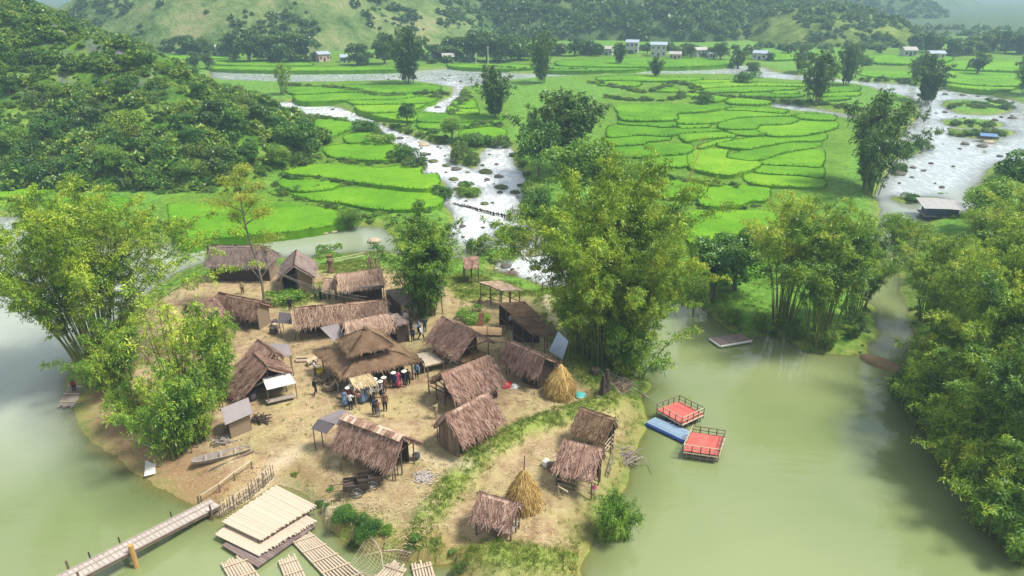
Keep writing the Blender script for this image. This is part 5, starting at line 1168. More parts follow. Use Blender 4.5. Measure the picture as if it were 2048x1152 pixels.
# low bamboo table
def deck(name, corners, z0, h, label, cat, mat, across=True, n=None, legs=True, t=.06, group=None, legmat=None, jit=0):
    c = [atz(x, y, z0+h) for x, y in corners]; m = sum(c, Vector())/4; e = empty(name, (m.x, m.y, z0), label, cat, group); c = [p-e.location for p in c]
    b = MB(); n = n or max(4, int((c[1]-c[0]).length/.17))
    for i in range(n):
        a0, a1 = (i+.006)/n, (i+.99)/n; k = Vector((0, 0, random.uniform(-.012, .012))); d_ = (c[3]-c[0]).normalized(); j0, j1 = k+d_*random.uniform(-jit, jit*.3), k+d_*random.uniform(-jit*.3, jit); b.slab(c[0].lerp(c[1], a0)+j0, c[0].lerp(c[1], a1)+j0, c[3].lerp(c[2], a1)+j1, c[3].lerp(c[2], a0)+j1, t)
    b.build('deck', mat, e)
    if legs:
        for p in c:
            q = p.lerp(Vector((0, 0, p.z)), .06); post(e, (q.x, q.y, 0), h-.03, legmat or BAMW, .05, 'leg')
        b = MB()
        for i in range(4): b.beam(c[i]*.96-Vector((0, 0, .02+t-h*.04)), c[(i+1) % 4]*.96-Vector((0, 0, .02+t-h*.04)), .04, 5)
        b.build('frame', legmat or BAMW, e)
    return e, c
z0 = gz(*at(862, 730, 1.4).xy); deck('bamboo_table', [(834, 708), (860, 704), (889, 724), (848, 734)], z0, .8, 'low bamboo slat table between the pavilion and the open gabled hut', 'table', PALEB, n=9)
z0 = gz(*at(625, 725, 1.4).xy); deck('wooden_bench', [(612, 722), (632, 712), (636, 717), (616, 727)], z0, .4, 'small pale wooden bench on the dirt left of the pavilion', 'bench', BAMW, n=3)
# dry woven boat-shaped cover
e = empty('woven_cover', on(975, 668), 'tan woven mat draped over bent hoops behind the open gabled hut', 'mat'); b = MB(); k = 9
P = [[Vector((-1.7+3.2*i/k, 1.5*(j/6-.5), .9*math.sin(math.pi*(.12+.76*j/6))*(1-.25*(i/k)))) for j in range(7)] for i in range(k+1)]
for i in range(k):
    for j in range(6): b.quad(P[i][j], P[i+1][j], P[i+1][j+1], P[i][j+1])
b.build('mat', simple('tan_mat', (.60, .40, .23), (.44, .28, .15), 8, .9), e)
for x in (-1.6, 0, 1.55):
    b = MB()
    for j in range(6):
        f = lambda j: Vector((x, 1.6*(j/6-.5), .93*math.sin(math.pi*(.12+.76*j/6))*(1-.25*((x+1.7)/3.2))))
        b.beam(f(j), f(j+1), .035, 5)
    b.build('hoop', WOOD, e)
b = MB().slab((-1.2, .75, .2), (-.5, .75, .2), (-.35, 1.0, 2.0), (-.9, 1.0, 1.9), .04); b.build('standing_panel', simple('rust_board', (.36, .18, .10), (.25, .12, .07), 3, .9), e)

# carts
def cart(px, py, rz, label):
    e = empty('hand_cart', on(px, py), label, 'cart', 'hand carts by the path', rz); b = MB(); L_, W_ = 1.75, 1.0
    b.box((0, 0, .62), (L_, W_, .05)).build('floor', DARKW, e)
    for y in (-W_/2, W_/2): MB().box((0, y, .84), (L_, .045, .38)).build('side_board', DARKW, e)
    for x in (-L_/2, L_/2): MB().box((x, 0, .84), (.045, W_-.05, .38)).build('end_board', DARKW, e)
    for y in (-W_/2+.12, W_/2-.12): MB().beam((L_/2, y, .6), (-L_/2-1.1, y*.9, .66), .035, 6).build('shaft', WOOD, e)
    MB().beam((0, -W_/2-.2, .42), (0, W_/2+.2, .42), .03, 6).build('axle', IRON, e)
    for y in (-W_/2-.14, W_/2+.14):
        b = MB(); R_ = .42; n = 20
        for i in range(n):
            a, c = 2*math.pi*i/n, 2*math.pi*(i+1)/n; b.beam((R_*math.cos(a), y, .42+R_*math.sin(a)), (R_*math.cos(c), y, .42+R_*math.sin(c)), .035, 5)
        w_ = b.build('wheel', IRON, e); b = MB()
        for i in range(8): a = 2*math.pi*i/8; b.beam((0, y, .42), (R_*math.cos(a), y, .42+R_*math.sin(a)), .012, 4)
        b.beam((0, y-.06, .42), (0, y+.06, .42), .06, 8).build('spokes', simple('steel', (.5, .5, .5), (.35, .35, .35), 4, .4), w_)
    return e
cart(714, 985, R(12), 'dark wooden hand cart with an open box, nearer the bamboo landing stage'); cart(741, 972, R(20), 'dark hand cart parked behind the open-box cart')

# rafts of bamboo poles
def raft(name, corners, z, n, label, cat='raft', group='bamboo rafts by the landing stage', mat=None, bars=3, rr=.085, ends=.35):
    c = [atz(x, y, z) for x, y in corners]; m = sum(c, Vector())/4; e = empty(name, (m.x, m.y, 0), label, cat, group); c = [p-e.location for p in c]; d = (c[3]-c[0]).normalized()
    for i in range(n):
        t = (i+.5)/n; p, q = c[0].lerp(c[1], t)+d*random.uniform(-ends, ends*.3), c[3].lerp(c[2], t)+d*random.uniform(-ends*.3, ends)
        MB().beam(p, q+Vector((0, 0, random.uniform(-.02, .03))), rr*random.uniform(.85, 1.1), 7, rr*random.uniform(.7, .9)).build('bamboo_pole', mat or PALEB, e)
    for i in range(bars):
        t = (i+.4)/(bars-.2); p, q = c[0].lerp(c[3], t), c[1].lerp(c[2], t); MB().beam(p+Vector((0, 0, .13)), q+Vector((0, 0, .13)), .05, 6).build('cross_pole', BAMW, e)
    return e
raft('bamboo_raft', [(580, 1080), (622, 1066), (735, 1156), (672, 1180)], .16, 9, 'long bamboo raft pointing away from the landing stage', bars=5)
raft('bamboo_raft', [(441, 1128), (490, 1112), (540, 1180), (480, 1200)], .16, 9, 'bamboo raft left of the others below the bridge end')
raft('bamboo_raft', [(556, 1124), (592, 1113), (622, 1172), (580, 1186)], .16, 7, 'narrow bamboo raft in the middle of the landing rafts')
raft('bamboo_raft', [(776, 1126), (815, 1138), (770, 1205), (722, 1182)], .16, 8, 'bamboo raft under the spread fishing net')
raft('bamboo_raft', [(822, 1134), (862, 1124), (880, 1185), (835, 1196)], .16, 7, 'short bamboo raft at the right end beside the little inlet')
raft('bamboo_raft', [(116, 812), (150, 812), (170, 770), (140, 768)], .16, 9, 'old brown bamboo raft drawn up on the left river shore', mat=GREYW, bars=3)
# pond raft
z = 0; e, c = deck('pond_raft', [(1420, 676), (1483, 668), (1503, 680), (1441, 691)], 0, .35, 'square grey raft with a pale rim floating alone in the pond', 'raft', simple('raft_boards', (.27, .21, .19), (.14, .11, .10), 2, .9), n=14, legs=False)
for i in range(4): MB().beam(c[i]-Vector((0, 0, .12)), c[(i+1) % 4]-Vector((0, 0, .12)), .14, 6).build('float', CLOTHW, e)
# red carpet rafts with railings
def red_raft(corners, label, drum):
    e, c = deck('railed_raft', corners, 0, .75, label, 'raft', RED, n=7, legs=False, t=.05, group='red carpeted rafts')
    b = MB()
    for i in range(4): b.beam(c[i]-Vector((0, 0, .12)), c[(i+1) % 4]-Vector((0, 0, .12)), .07, 6)
    b.build('deck_frame', BAMW, e)
    b = MB()
    for i in range(4):
        for k in range(5): p = c[i].lerp(c[(i+1) % 4], (k+.5)/5); b.beam((p.x, p.y, .62), (p.x*.98, p.y*.98, .05), .035, 5)
    b.build('lower_struts', GREYW, e)
    if drum:
        for k in range(3): a, d_ = c[3].lerp(c[0], .15+.3*k), c[2].lerp(c[1], .15+.3*k); MB().beam(a*.9-Vector((0, 0, .4)), d_*.9-Vector((0, 0, .4)), .24, 10).build('blue_drum', BLUED, e)
    else:
        for k in range(3): a, d_ = c[3].lerp(c[0], .1+.4*k), c[2].lerp(c[1], .1+.4*k); MB().beam(a-Vector((0, 0, .62)), d_-Vector((0, 0, .62)), .1, 8).build('float_pole', GREYW, e)
    for i in range(4):
        a, d_ = c[i], c[(i+1) % 4]; n = 4
        for k in range(n): p = a.lerp(d_, k/n); post(e, (p.x, p.y, .6), .85, WOOD, .05, 'rail_post')
        b = MB(); b.beam(a+Vector((0, 0, .62)), d_+Vector((0, 0, .62)), .04, 5).beam(a+Vector((0, 0, .28)), d_+Vector((0, 0, .28)), .03, 5); b.build('railing', BAMW if i in (2, 3) else WOOD, e)
red_raft([(1314, 820), (1358, 803), (1407, 828), (1364, 848)], 'upper of two red-carpeted railed rafts, standing on blue drums', True)
red_raft([(1384, 864), (1449, 874), (1437, 912), (1366, 902)], 'lower of two red-carpeted railed rafts, standing on pale poles', False)
e, c = deck('pontoon', [(1292, 846), (1310, 836), (1386, 866), (1368, 882)], 0, .28, 'flat blue pontoon bridging the bank and the lower red raft', 'pontoon', BLUEP, n=6, legs=False, t=.1)
MB().beam(c[0].lerp(c[1], .5)*.4+Vector((0, 0, .2)), c[0].lerp(c[1], .5)*.3+Vector((.9, .6, .2)), .05).build('mooring_bar', BAMW, e)
for a, d_ in ((0, 3), (1, 2)): MB().beam(c[a]-Vector((0, 0, .1)), c[d_]-Vector((0, 0, .1)), .13, 8).build('float_tube', BLUED, e)

MATW = simple('woven_mat', (.56, .46, .36), (.44, .35, .26), 5, .8, (6, 1, 1), .2)
# landing stage: two woven decks over a dark raft
e, c = deck('landing_stage', [(444, 1045), (553, 972), (632, 1012), (520, 1081)], 0, .8, 'wide pale bamboo landing stage of two stacked decks at the village shore', 'platform', MATW, n=46, legs=True, t=.07, jit=.16)
def lift(pxs, h): return [atz(x, y, h)-e.location for x, y in pxs]
b = MB(); c2 = lift([(430, 1070), (546, 996), (632, 1042), (516, 1112)], .45)
d2 = (c2[3]-c2[0]).normalized()
for i in range(52): j0, j1 = d2*random.uniform(-.15, .05), d2*random.uniform(-.05, .18); b.slab(c2[0].lerp(c2[1], i/52)+j0, c2[0].lerp(c2[1], (i+.97)/52)+j0, c2[3].lerp(c2[2], (i+.97)/52)+j1, c2[3].lerp(c2[2], i/52)+j1, .06)
b.build('lower_deck', MATW, e)
b = MB(); c3 = lift([(444, 1092), (560, 1020), (634, 1052), (516, 1136)], .22)
for i in range(26): b.slab(c3[0].lerp(c3[1], i/26), c3[0].lerp(c3[1], (i+.9)/26), c3[3].lerp(c3[2], (i+.9)/26), c3[3].lerp(c3[2], i/26), .1)
b.build('raft_base', simple('worn_board', (.25, .19, .17), (.12, .085, .075), 2, .9, isl=.7), e)
b = MB()
for i in range(40): p = c[3].lerp(c[2], i/40)-Vector((0, 0, .16)); b.beam(p, p+(c[0]-c[3]).normalized()*.25, .05, 5)
b.build('pole_ends', WOOD, e)
# picket fence beside the landing stage
def fence_line(name, pts, h, step, label, cat, mat, rails=(.5,), rm=BAMW, r_=.035, jit=.25, group=None, lean=.08, base=None):
    W_ = [on(x, y) if base is None else atz(x, y, base) for x, y in pts]; e = empty(name, W_[0], label, cat, group); b = MB()
    for p, q in zip(W_, W_[1:]):
        n = max(1, int((q-p).length/step))
        for i in range(n):
            t = p.lerp(q, i/n)-e.location; hh = h*random.uniform(1-jit, 1+jit); b.beam(t-Vector((0, 0, .3)), t+Vector((random.gauss(0, lean), random.gauss(0, lean), hh)), r_*random.uniform(.7, 1.3), 5)
        for z in rails: MB().beam(p-e.location+Vector((0, 0, h*z)), q-e.location+Vector((0, 0, h*z)), r_*1.2, 6).build('rail', rm, e)
    b.build('pickets', mat, e); return e
fence_line('picket_fence', [(443, 1042), (500, 1002), (552, 958)], 1.25, .14, 'rough brown picket fence between the path and the landing stage', 'fence', TWIG, (.45, .95), BAMW)
e = empty('handrail', on(428, 1008), 'long pale bamboo handrail from the bridge up to the canoe', 'handrail'); W_ = [on(x, y)-e.location for x, y in ((404, 1008), (440, 985), (470, 962), (505, 938))]
for p, q in zip(W_, W_[1:]): MB().beam(p+Vector((0, 0, .75)), q+Vector((0, 0, .75)), .06, 6).build('rail', BAMW, e)
for p in W_: post(e, p, .8, WOOD, .05)
# bridge
A0, A1 = on(432, 1012, 1.3, .25), atz(120, 1165, 1.5); e = empty('bamboo_bridge', (*((A0+A1)/2).xy, 0), 'narrow grey bamboo footbridge crossing the left river on trestles', 'bridge'); A0, A1 = A0-e.location, A1-e.location
d = (A1-A0).normalized(); s = Vector((-d.y, d.x, 0)).normalized(); b = MB(); L_ = (A1-A0).length; n = 34
for i in range(n):
    p = A0.lerp(A1, (i+.5)/n); b.slab(p-s*.62-d*L_/n*.46, p+s*.62-d*L_/n*.46, p+s*.62+d*L_/n*.46, p-s*.62+d*L_/n*.46, .06)
b.build('deck', simple('grey_bamboo', (.50, .44, .40), (.32, .27, .24), 3, .8), e)
for k in (-.6, -.1, .6): MB().beam(A0+s*k+Vector((0, 0, .08)), A1+s*k+Vector((0, 0, .08)), .06, 6).build('rail_pole', GREYW, e)
for k in (-.55, .55): MB().beam(A0+s*k-Vector((0, 0, .14)), A1+s*k-Vector((0, 0, .14)), .08, 6).build('girder', WOOD, e)
for px, py in ((432, 1012), (258, 1092), (150, 1150)):
    t = (atz(px, py, 1.5)-e.location-A0).dot(d)/L_; p = A0+d*t*L_
    for k in (-.75, .75): MB().beam(p+s*k+Vector((0, 0, .7 if k > 0 or px != 258 else -.1)), p+s*k*1.1-Vector((0, 0, 2.8)), .17 if px == 258 else .07, 8).build('pile', ORANGE if px == 258 else WOOD, e)
    MB().beam(p-s*.85-Vector((0, 0, .25)), p+s*.85-Vector((0, 0, .25)), .08, 6).build('cross_beam', WOOD, e)
for t in (.28, .62, .8): p = A0.lerp(A1, t); MB().beam(p-s*.66-Vector((0, 0, .3)), p-s*.66+Vector((0, 0, .6)), .045, 6).build('rail_post', DARKW, e)
# fishing net on crossed poles
z0 = 0; top = atz(762, 1103, 2.2); e = empty('fishing_net', (top.x, top.y, 0), 'square fishing net hanging from crossed bamboo poles over the rafts', 'fishing net')
cs = [atz(x, y, .55)-e.location for x, y in ((738, 1082), (824, 1118), (772, 1185), (700, 1142))]; tp = Vector((0, 0, 2.2))
for q in cs: MB().beam(tp, q+Vector((0, 0, .5)), .03, 5, .02, .25).build('net_pole', BAMW, e)
MB().beam(tp, atz(830, 1103, 1.6)-e.location, .04, 5).build('boom', WOOD, e)
b = MB(); n = 14; g = lambda i, j: (cs[0].lerp(cs[1], i/n)).lerp(cs[3].lerp(cs[2], i/n), j/n)+Vector((0, 0, .5-1.0*math.sin(math.pi*i/n)*math.sin(math.pi*j/n)))
for i in range(n+1):
    for j in range(n): b.beam(g(i, j), g(i, j+1), .007, 3); b.beam(g(j, i), g(j+1, i), .007, 3)
b.build('net', PALEB, e)
# old canoe, boards, logs, driftwood
def stick_heap(name, px, py, n, ln, rad, label, cat, mat=TWIG, hgt=.5, r_=.03, az=None):
    e = on(px, py); r = np.random.default_rng(int(px)); b = MB()
    for i in range(n):
        p = Vector((r.normal(0, rad*.5), r.normal(0, rad*.5), abs(r.normal(.05, hgt*.4)))); a = r.uniform(0, 6.28) if az is None else az+r.normal(0, .35); l_ = ln*r.uniform(.5, 1.2)
        dd = Vector((math.cos(a), math.sin(a), r.normal(0, .12)))*l_/2; b.beam(p-dd, p+dd, r_*r.uniform(.6, 1.3), 5)
    o = b.build(name, mat); o.location = e; return tag(o, label, cat)
a, q = on(386, 938), on(500, 898); e = empty('old_canoe', (a+q)/2, 'long weathered grey dugout canoe lying on the bank', 'canoe', rz=math.atan2(q.y-a.y, q.x-a.x)); l_ = (q-a).length/2
b = MB(); prof = [(-1, .12, .3), (-.85, .3, .12), (-.4, .42, 0), (.4, .42, 0), (.85, .32, .1), (1, .2, .25)]
for (x0, w0, k0), (x1, w1, k1) in zip(prof, prof[1:]):
    for s in (-1, 1): b.slab((x0*l_, s*w0, .5), (x1*l_, s*w1, .5), (x1*l_, s*w1*.4, .06+k1), (x0*l_, s*w0*.4, .06+k0), .05)
    b.slab((x0*l_, -w0*.42, .07+k0), (x1*l_, -w1*.42, .07+k1), (x1*l_, w1*.42, .07+k1), (x0*l_, w0*.42, .07+k0), .05)
b.build('hull', GREYW, e)
for x in (-.5, 0, .5): MB().box((x*l_, 0, .46), (.2, .8, .05)).build('thwart', GREYW, e)
o = MB().beam(on(420, 942)+Vector((0, 0, .08)), on(508, 905)+Vector((0, 0, .1)), .1, 7, .07).build('log', WOOD); tag(o, 'dark thin log lying along the near side of the canoe', 'log')
p = on(301, 936); o = MB().box((0, 0, .06), (.75, 2.0, .05), R(24)).box((.05, .1, .1), (.6, .5, .05), R(20)).build('white_board', simple('white_paint', (.75, .73, .68), (.62, .58, .52), 2, .8)); o.location = p; tag(o, 'white painted board lying on the brown beach', 'board')
for (x0, y0), (x1, y1), lb in [((262, 880), (345, 918), 'pale driftwood log under the bamboo at the beach'), ((290, 884), (360, 915), 'second driftwood log above the pale one on the beach'), ((1240, 790), (1195, 740), 'pale pole leaning on the bank below the giant bamboo'), ((1300, 800), (1210, 745), 'long bare pole slanting from the giant bamboo to the pond')]:
    o = MB().beam(on(x0, y0)+Vector((0, 0, .12)), on(x1, y1)+Vector((0, 0, .35)), .09, 6, .05).build('log', GREYW); tag(o, lb, 'log')
stick_heap('brush_pile', 1240, 775, 110, 1.5, 1.3, 'brown brush pile on the bank by the giant bamboo', 'brush pile', TWIG, .6)
stick_heap('brush_pile', 1062, 553, 90, 1.3, 1.2, 'heap of dry brown branches beside the rapids behind the timber frame', 'brush pile', TWIG, .5)
stick_heap('brush_pile', 1020, 548, 70, 1.2, 1.0, 'smaller dry branch heap left of the other one by the rapids', 'brush pile', TWIG, .5)
stick_heap('driftwood_heap', 1255, 915, 60, 1.6, 1.0, 'grey driftwood caught on the pond bank below the olive hut', 'driftwood', GREYW, .4)
stick_heap('ash_heap', 850, 956, 160, .35, .75, 'pale grey heap of ash and scraps on the grass by the long hut', 'heap', simple('ash', (.55, .50, .46), (.30, .26, .24), 5, 1), .16, .035)
stick_heap('firewood_pile', 520, 842, 40, 1.0, .5, 'dark firewood pile right of the woven storehouse', 'firewood', DARKW, .4, .05)
stick_heap('scrap_heap', 445, 882, 50, .6, .7, 'grey scrap heap between the storehouse and the bamboo', 'heap', GREYW, .4, .05)
# stakes: weir, stake fence, upright stake bundles, gate, rails
fence_line('weir', [(908, 411), (950, 420), (990, 430), (1022, 437)], .55, .35, 'dark curved line of stakes forming a weir across the rapids', 'weir', DARKW, (.5,), DARKW, .09, .3, base=.95)
fence_line('stake_fence', [(1020, 437), (1050, 445), (1085, 462)], 1.9, .5, 'tall crooked stake fence at the right end of the weir', 'fence', TWIG, (.5, .85), WOOD, .06, .25, base=.9)
fence_line('stake_fence', [(700, 1), (701, 1)][:0] or [(735, 542), (762, 538)], 2.0, .16, 'bundle of upright dry stakes behind the tan hut', 'stakes', TWIG, (), BAMW, .07, .35, lean=.2)
fence_line('gate_fence', [(1085, 582), (1105, 574), (1142, 566)], 1.1, 1.7, 'dark wooden rail fence at the far right corner of the village by the rapids', 'fence', WOOD, (.55, .95), WOOD, .07, .1)
fence_line('rail_fence', [(668, 528), (700, 522), (730, 515)], .8, 1.6, 'low bamboo rail fence on the green behind the gabled house', 'fence', BAMW, (.45, .9), BAMW, .05, .1)
fence_line('rail_fence', [(1118, 990), (1135, 1000)], .8, .8, 'short broken rail beside the hut with white rails', 'fence', BAMW, (.9,), BAMW, .05, .1)
for px, py, h, lb in [(660, 527, 1.3, 'thick straw-wrapped stump on the green behind the gabled house'), (662, 545, 1.9, 'bundle of corn straw leaning upright before the straw-wrapped stump')]:
    o = MB().lathe((0, 0, 0), [(.45, 0), (.35, h*.3), (.28, h*.6), (.42, h*.9), (.2, h)], 10, .4).build('straw_bundle', T_BRN); o.location = on(px, py); tag(o, lb, 'straw bundle')
for px, py, h, lb in [(1205, 790, 2.0, 'charred black stump at the end of the grassy bank, the nearer one'), (1212, 782, 2.2, 'charred black stump at the end of the grassy bank, the farther one')]:
    o = MB().lathe((0, 0, 0), [(.4, 0), (.25, h*.4), (.3, h*.6), (.12, h)], 8, .5).build('stump', DARKW); o.location = on(px, py); tag(o, lb, 'stump')
fence_line('pole_fence', [(1215, 955), (1222, 930), (1228, 905)], 1.6, 1.2, 'thin bare poles on the bank right of the hut with white rails', 'fence', GREYW, (.3,), GREYW, .04, .2)
# mud bar
e = [atz(x, y, 0) for x, y in ((1722, 712), (1800, 742))]; m = sum(e, Vector())/2; dd = e[1]-e[0]; r = np.random.default_rng(4)
b = MB().lathe((0, 0, -.4), [(1.05, 0), (1.0, .3), (.8, .65), (.45, .85), (.1, .9)], 22, .16); o = b.build('mud_bar', MUD, smooth=True); o.location = m; o.scale = (dd.length*.58, 1.1, 1.); o.rotation_euler.z = math.atan2(dd.y, dd.x); tag(o, 'brown rounded mud bar closing the narrow inlet', 'mud bar', kind='structure')
# floating hut and blue boat on the right river
def house(name, px, py, w_, dp, h, rz, label, wall, roof, cat='house', flat=False, rh=1.4, group='houses far across the valley', p=None, win=3, storeys=1):
    p = p or on(px, py, .9); e = empty(name, p, label, cat, group, rz); e.scale = (.66,)*3 if name == 'farmhouse' else (.85,)*3
    b = MB().box((0, 0, h/2-.5), (w_, dp, h+1)); b.add([(-w_/2, -dp/2, h), (-w_/2, dp/2, h), (-w_/2, 0, h+rh-.1)], [(0, 1, 2)]).add([(w_/2, -dp/2, h), (w_/2, dp/2, h), (w_/2, 0, h+rh-.1)], [(2, 1, 0)]); b.build('walls', wall, e)
    o = .5; MB().slab((-w_/2-o, 0, h+rh), (w_/2+o, 0, h+rh), (w_/2+o, -dp/2-o, h-.15), (-w_/2-o, -dp/2-o, h-.15), .12).slab((w_/2+o, 0, h+rh), (-w_/2-o, 0, h+rh), (-w_/2-o, dp/2+o, h-.15), (w_/2+o, dp/2+o, h-.15), .12).build('roof', roof, e)
    for s in range(storeys):
        for i in range(win):
            x = -w_/2+w_*(i+.5)/win; zc = h*(s+.5)/storeys
            if i == win//2 and s == 0: MB().box((x, -dp/2-.02, 1.05), (1.1, .1, 2.1)).build('door', GLASS, e)
            else: f = MB().box((x, -dp/2-.02, zc), (1.1, .1, 1.2)).build('window', GLASS, e)
    MB().box((w_/2+.02, 0, h*.5), (.1, 1.1, 1.2)).build('window', GLASS, e)
    return e
for a in [('farmhouse', 645, 122, 7, 8, 4.2, R(35), 'pink-walled farmhouse with a blue-grey roof left of the tallest river bamboo', PINKW, ROOFB), ('farmhouse', 688, 124, 4, 5, 3, R(20), 'small white house behind a bush, right of the pink farmhouse', PLASTER, ROOFB),
    ('farmhouse', 442, 110, 6, 7, 5, R(30), 'pale house beneath the trees by the left hill', PLASTER, ROOFG), ('farmhouse', 425, 88, 8, 6, 3, R(-10), 'small house with a brown roof high in the trees by the left hill', PINKW, ROOFR), ('farmhouse', 262, 72, 14, 7, 3, R(5), 'long low house behind the shoulder of the left hill', PINKW, ROOFR),
    ('farmhouse', 1215, 110, 7, 6, 4, R(-20), 'low white house left of the two-storey houses', PLASTER, ROOFG), ('farmhouse', 1264, 106, 8, 7, 7, R(-15), 'tall white two-storey house behind the square-topped bamboo', PLASTER, ROOFB), ('farmhouse', 1316, 112, 10, 8, 7.2, R(-12), 'white two-storey house with a grey roof and red gable', PLASTER, ROOFB),
    ('farmhouse', 1350, 118, 7, 5, 3, R(-15), 'low tan annexe beside the white two-storey house', PINKW, ROOFG), ('farmhouse', 1398, 112, 9, 7, 4, R(25), 'house with a steep dark roof between two far trees', PLASTER, ROOFG), ('farmhouse', 1424, 116, 6, 5, 3, R(10), 'small shed right of the steep dark roof', PLASTER, ROOFB),
    ('farmhouse', 1520, 119, 8, 7, 4, R(-30), 'white house with a blue-grey roof standing alone in the fields', PLASTER, ROOFB), ('farmhouse', 1918, 108, 13, 9, 6, R(-10), 'wide grey house with a flat blue roof on the right', simple('grey_plaster', (.42, .44, .46), (.33, .35, .37), .5, .9), ROOFB), ('farmhouse', 1870, 116, 9, 6, 3, R(-5), 'low white shed left of the wide grey house', PLASTER, ROOFB),
    ('farmhouse', 2015, 88, 20, 9, 4, R(-6), 'long house with a red roof up on the right edge', PINKW, ROOFR), ('field_hut', 897, 136, 5, 4, 2.4, R(10), 'small dark hut on the bank of the far river', WOOD, ROOFG), ('field_hut', 1815, 112, 6, 5, 3, R(0), 'small shed among the trees left of the low white shed', PLASTER, ROOFG)]: house(*a, storeys=2 if a[5] > 5.5 else 1)
o = MB().box((0, 0, .35), (6, 1.4, .5)).box((0, 0, .8), (4, 1.1, .5)).build('white_boat', PLASTER); o.location = on(937, 136, .9); tag(o, 'white boat pulled up on the far river bank', 'boat')
p = at(1878, 432, .3); e = empty('floating_hut', p, 'floating river hut with pale sheet roof and dark blue walls', 'hut', rz=R(-12)); e.scale = (.8, .8, .8)
for x in (-2.6, 0, 2.6): MB().beam((x, -2.2, 0), (x, 2.2, 0), .3, 8).build('float', BLUED, e)
MB().box((0, 0, .4), (7, 4.6, .12)).build('deck', GREYW, e); MB().box((0, .2, 1.35), (5.6, 3.4, 1.75)).build('walls', simple('blue_boards', (.10, .16, .28), (.04, .06, .11), 2, .7), e)
MB().slab((-4, -3.0, 2.2), (.6, -2.8, 2.3), (.2, 2.6, 2.95), (-4.2, 2.4, 2.9), .06).slab((.6, -2.7, 2.25), (3.9, -2.4, 2.1), (3.9, 2.6, 2.6), (.2, 2.6, 2.85), .06).build('roof', simple('grey_white_sheet', (.42, .41, .40), (.24, .24, .24), .8, .7), e)
for x in (-3.2, 3.2): post(e, (x, -2.1, .4), 1.8, WOOD, .06)
p = at(1975, 279, .5); e = empty('covered_boat', p, 'small boat with a blue cover stranded on rocks in the right river', 'boat', rz=R(-15)); e.scale = (.7, .7, .7); b = MB()
for (x0, w0), (x1, w1) in zip([(-3, .2), (-2, .8), (2, .8), (3, .2)], [(-2, .8), (2, .8), (3, .2)]):
    for s in (-1, 1): b.slab((x0, s*w0, .9), (x1, s*w1, .9), (x1, s*w1*.5, .2), (x0, s*w0*.5, .2), .05)
    b.slab((x0, -w0*.5, .22), (x1, -w1*.5, .22), (x1, w1*.5, .22), (x0, w0*.5, .22), .05)
b.build('hull', WOOD, e); MB().slab((-2.6, 0, 2.0), (2.4, 0, 1.8), (2.4, -1.2, 1.1), (-2.6, -1.2, 1.2), .05).slab((2.4, 0, 1.8), (-2.6, 0, 2.0), (-2.6, 1.2, 1.2), (2.4, 1.2, 1.1), .05).build('cover', simple('blue_cover', (.10, .22, .40), (.06, .14, .28), 2, .6), e)
for x in (-2, 2): post(e, (x, 0, .2), 1.7, WOOD, .05)

# boulders
def boulder_mesh(seed, mat):
    b = MB(); r = np.random.default_rng(seed); n, m = 12, 7; V = []
    for j in range(m+1):
        for i in range(n): a, t = 2*math.pi*i/n, math.pi*j/m; V.append((math.sin(t)*math.cos(a), math.sin(t)*math.sin(a), math.cos(t)))
    V = np.array(V); k = .72+.55*vnoise(V[:, 0]*1.7+seed*5, V[:, 1]*1.7+V[:, 2]*2.1, seed); V = V*k[:, None]; V[:, 2] *= .62
    i = np.arange(n); F = np.concatenate([np.stack([j*n+i, (j+1)*n+i, (j+1)*n+(i+1) % n, j*n+(i+1) % n], 1) for j in range(m)]); return mesh_np('boulder', V, F, mat, True)
BO = [boulder_mesh(s, m) for s, m in ((1, ROCK), (2, ROCKM), (3, ROCKT), (4, ROCK), (5, ROCKM))]
def boulder(px, py, w_, v, label, hz=.8, group='boulders in the rapids'):
    p = at(px, py, .1); o = tag(link('boulder', BO[v], None, p), label, 'boulder', group); s = min(w_, 26+.25*w_)*(p-cam.location).length/FPX/2*(.85 if py > 300 or px < 1300 else .6)
    o.scale = (s, s*random.uniform(.7, 1.), s*hz*random.uniform(.6, .9)); o.rotation_euler.z = random.uniform(-.4, .4); return o
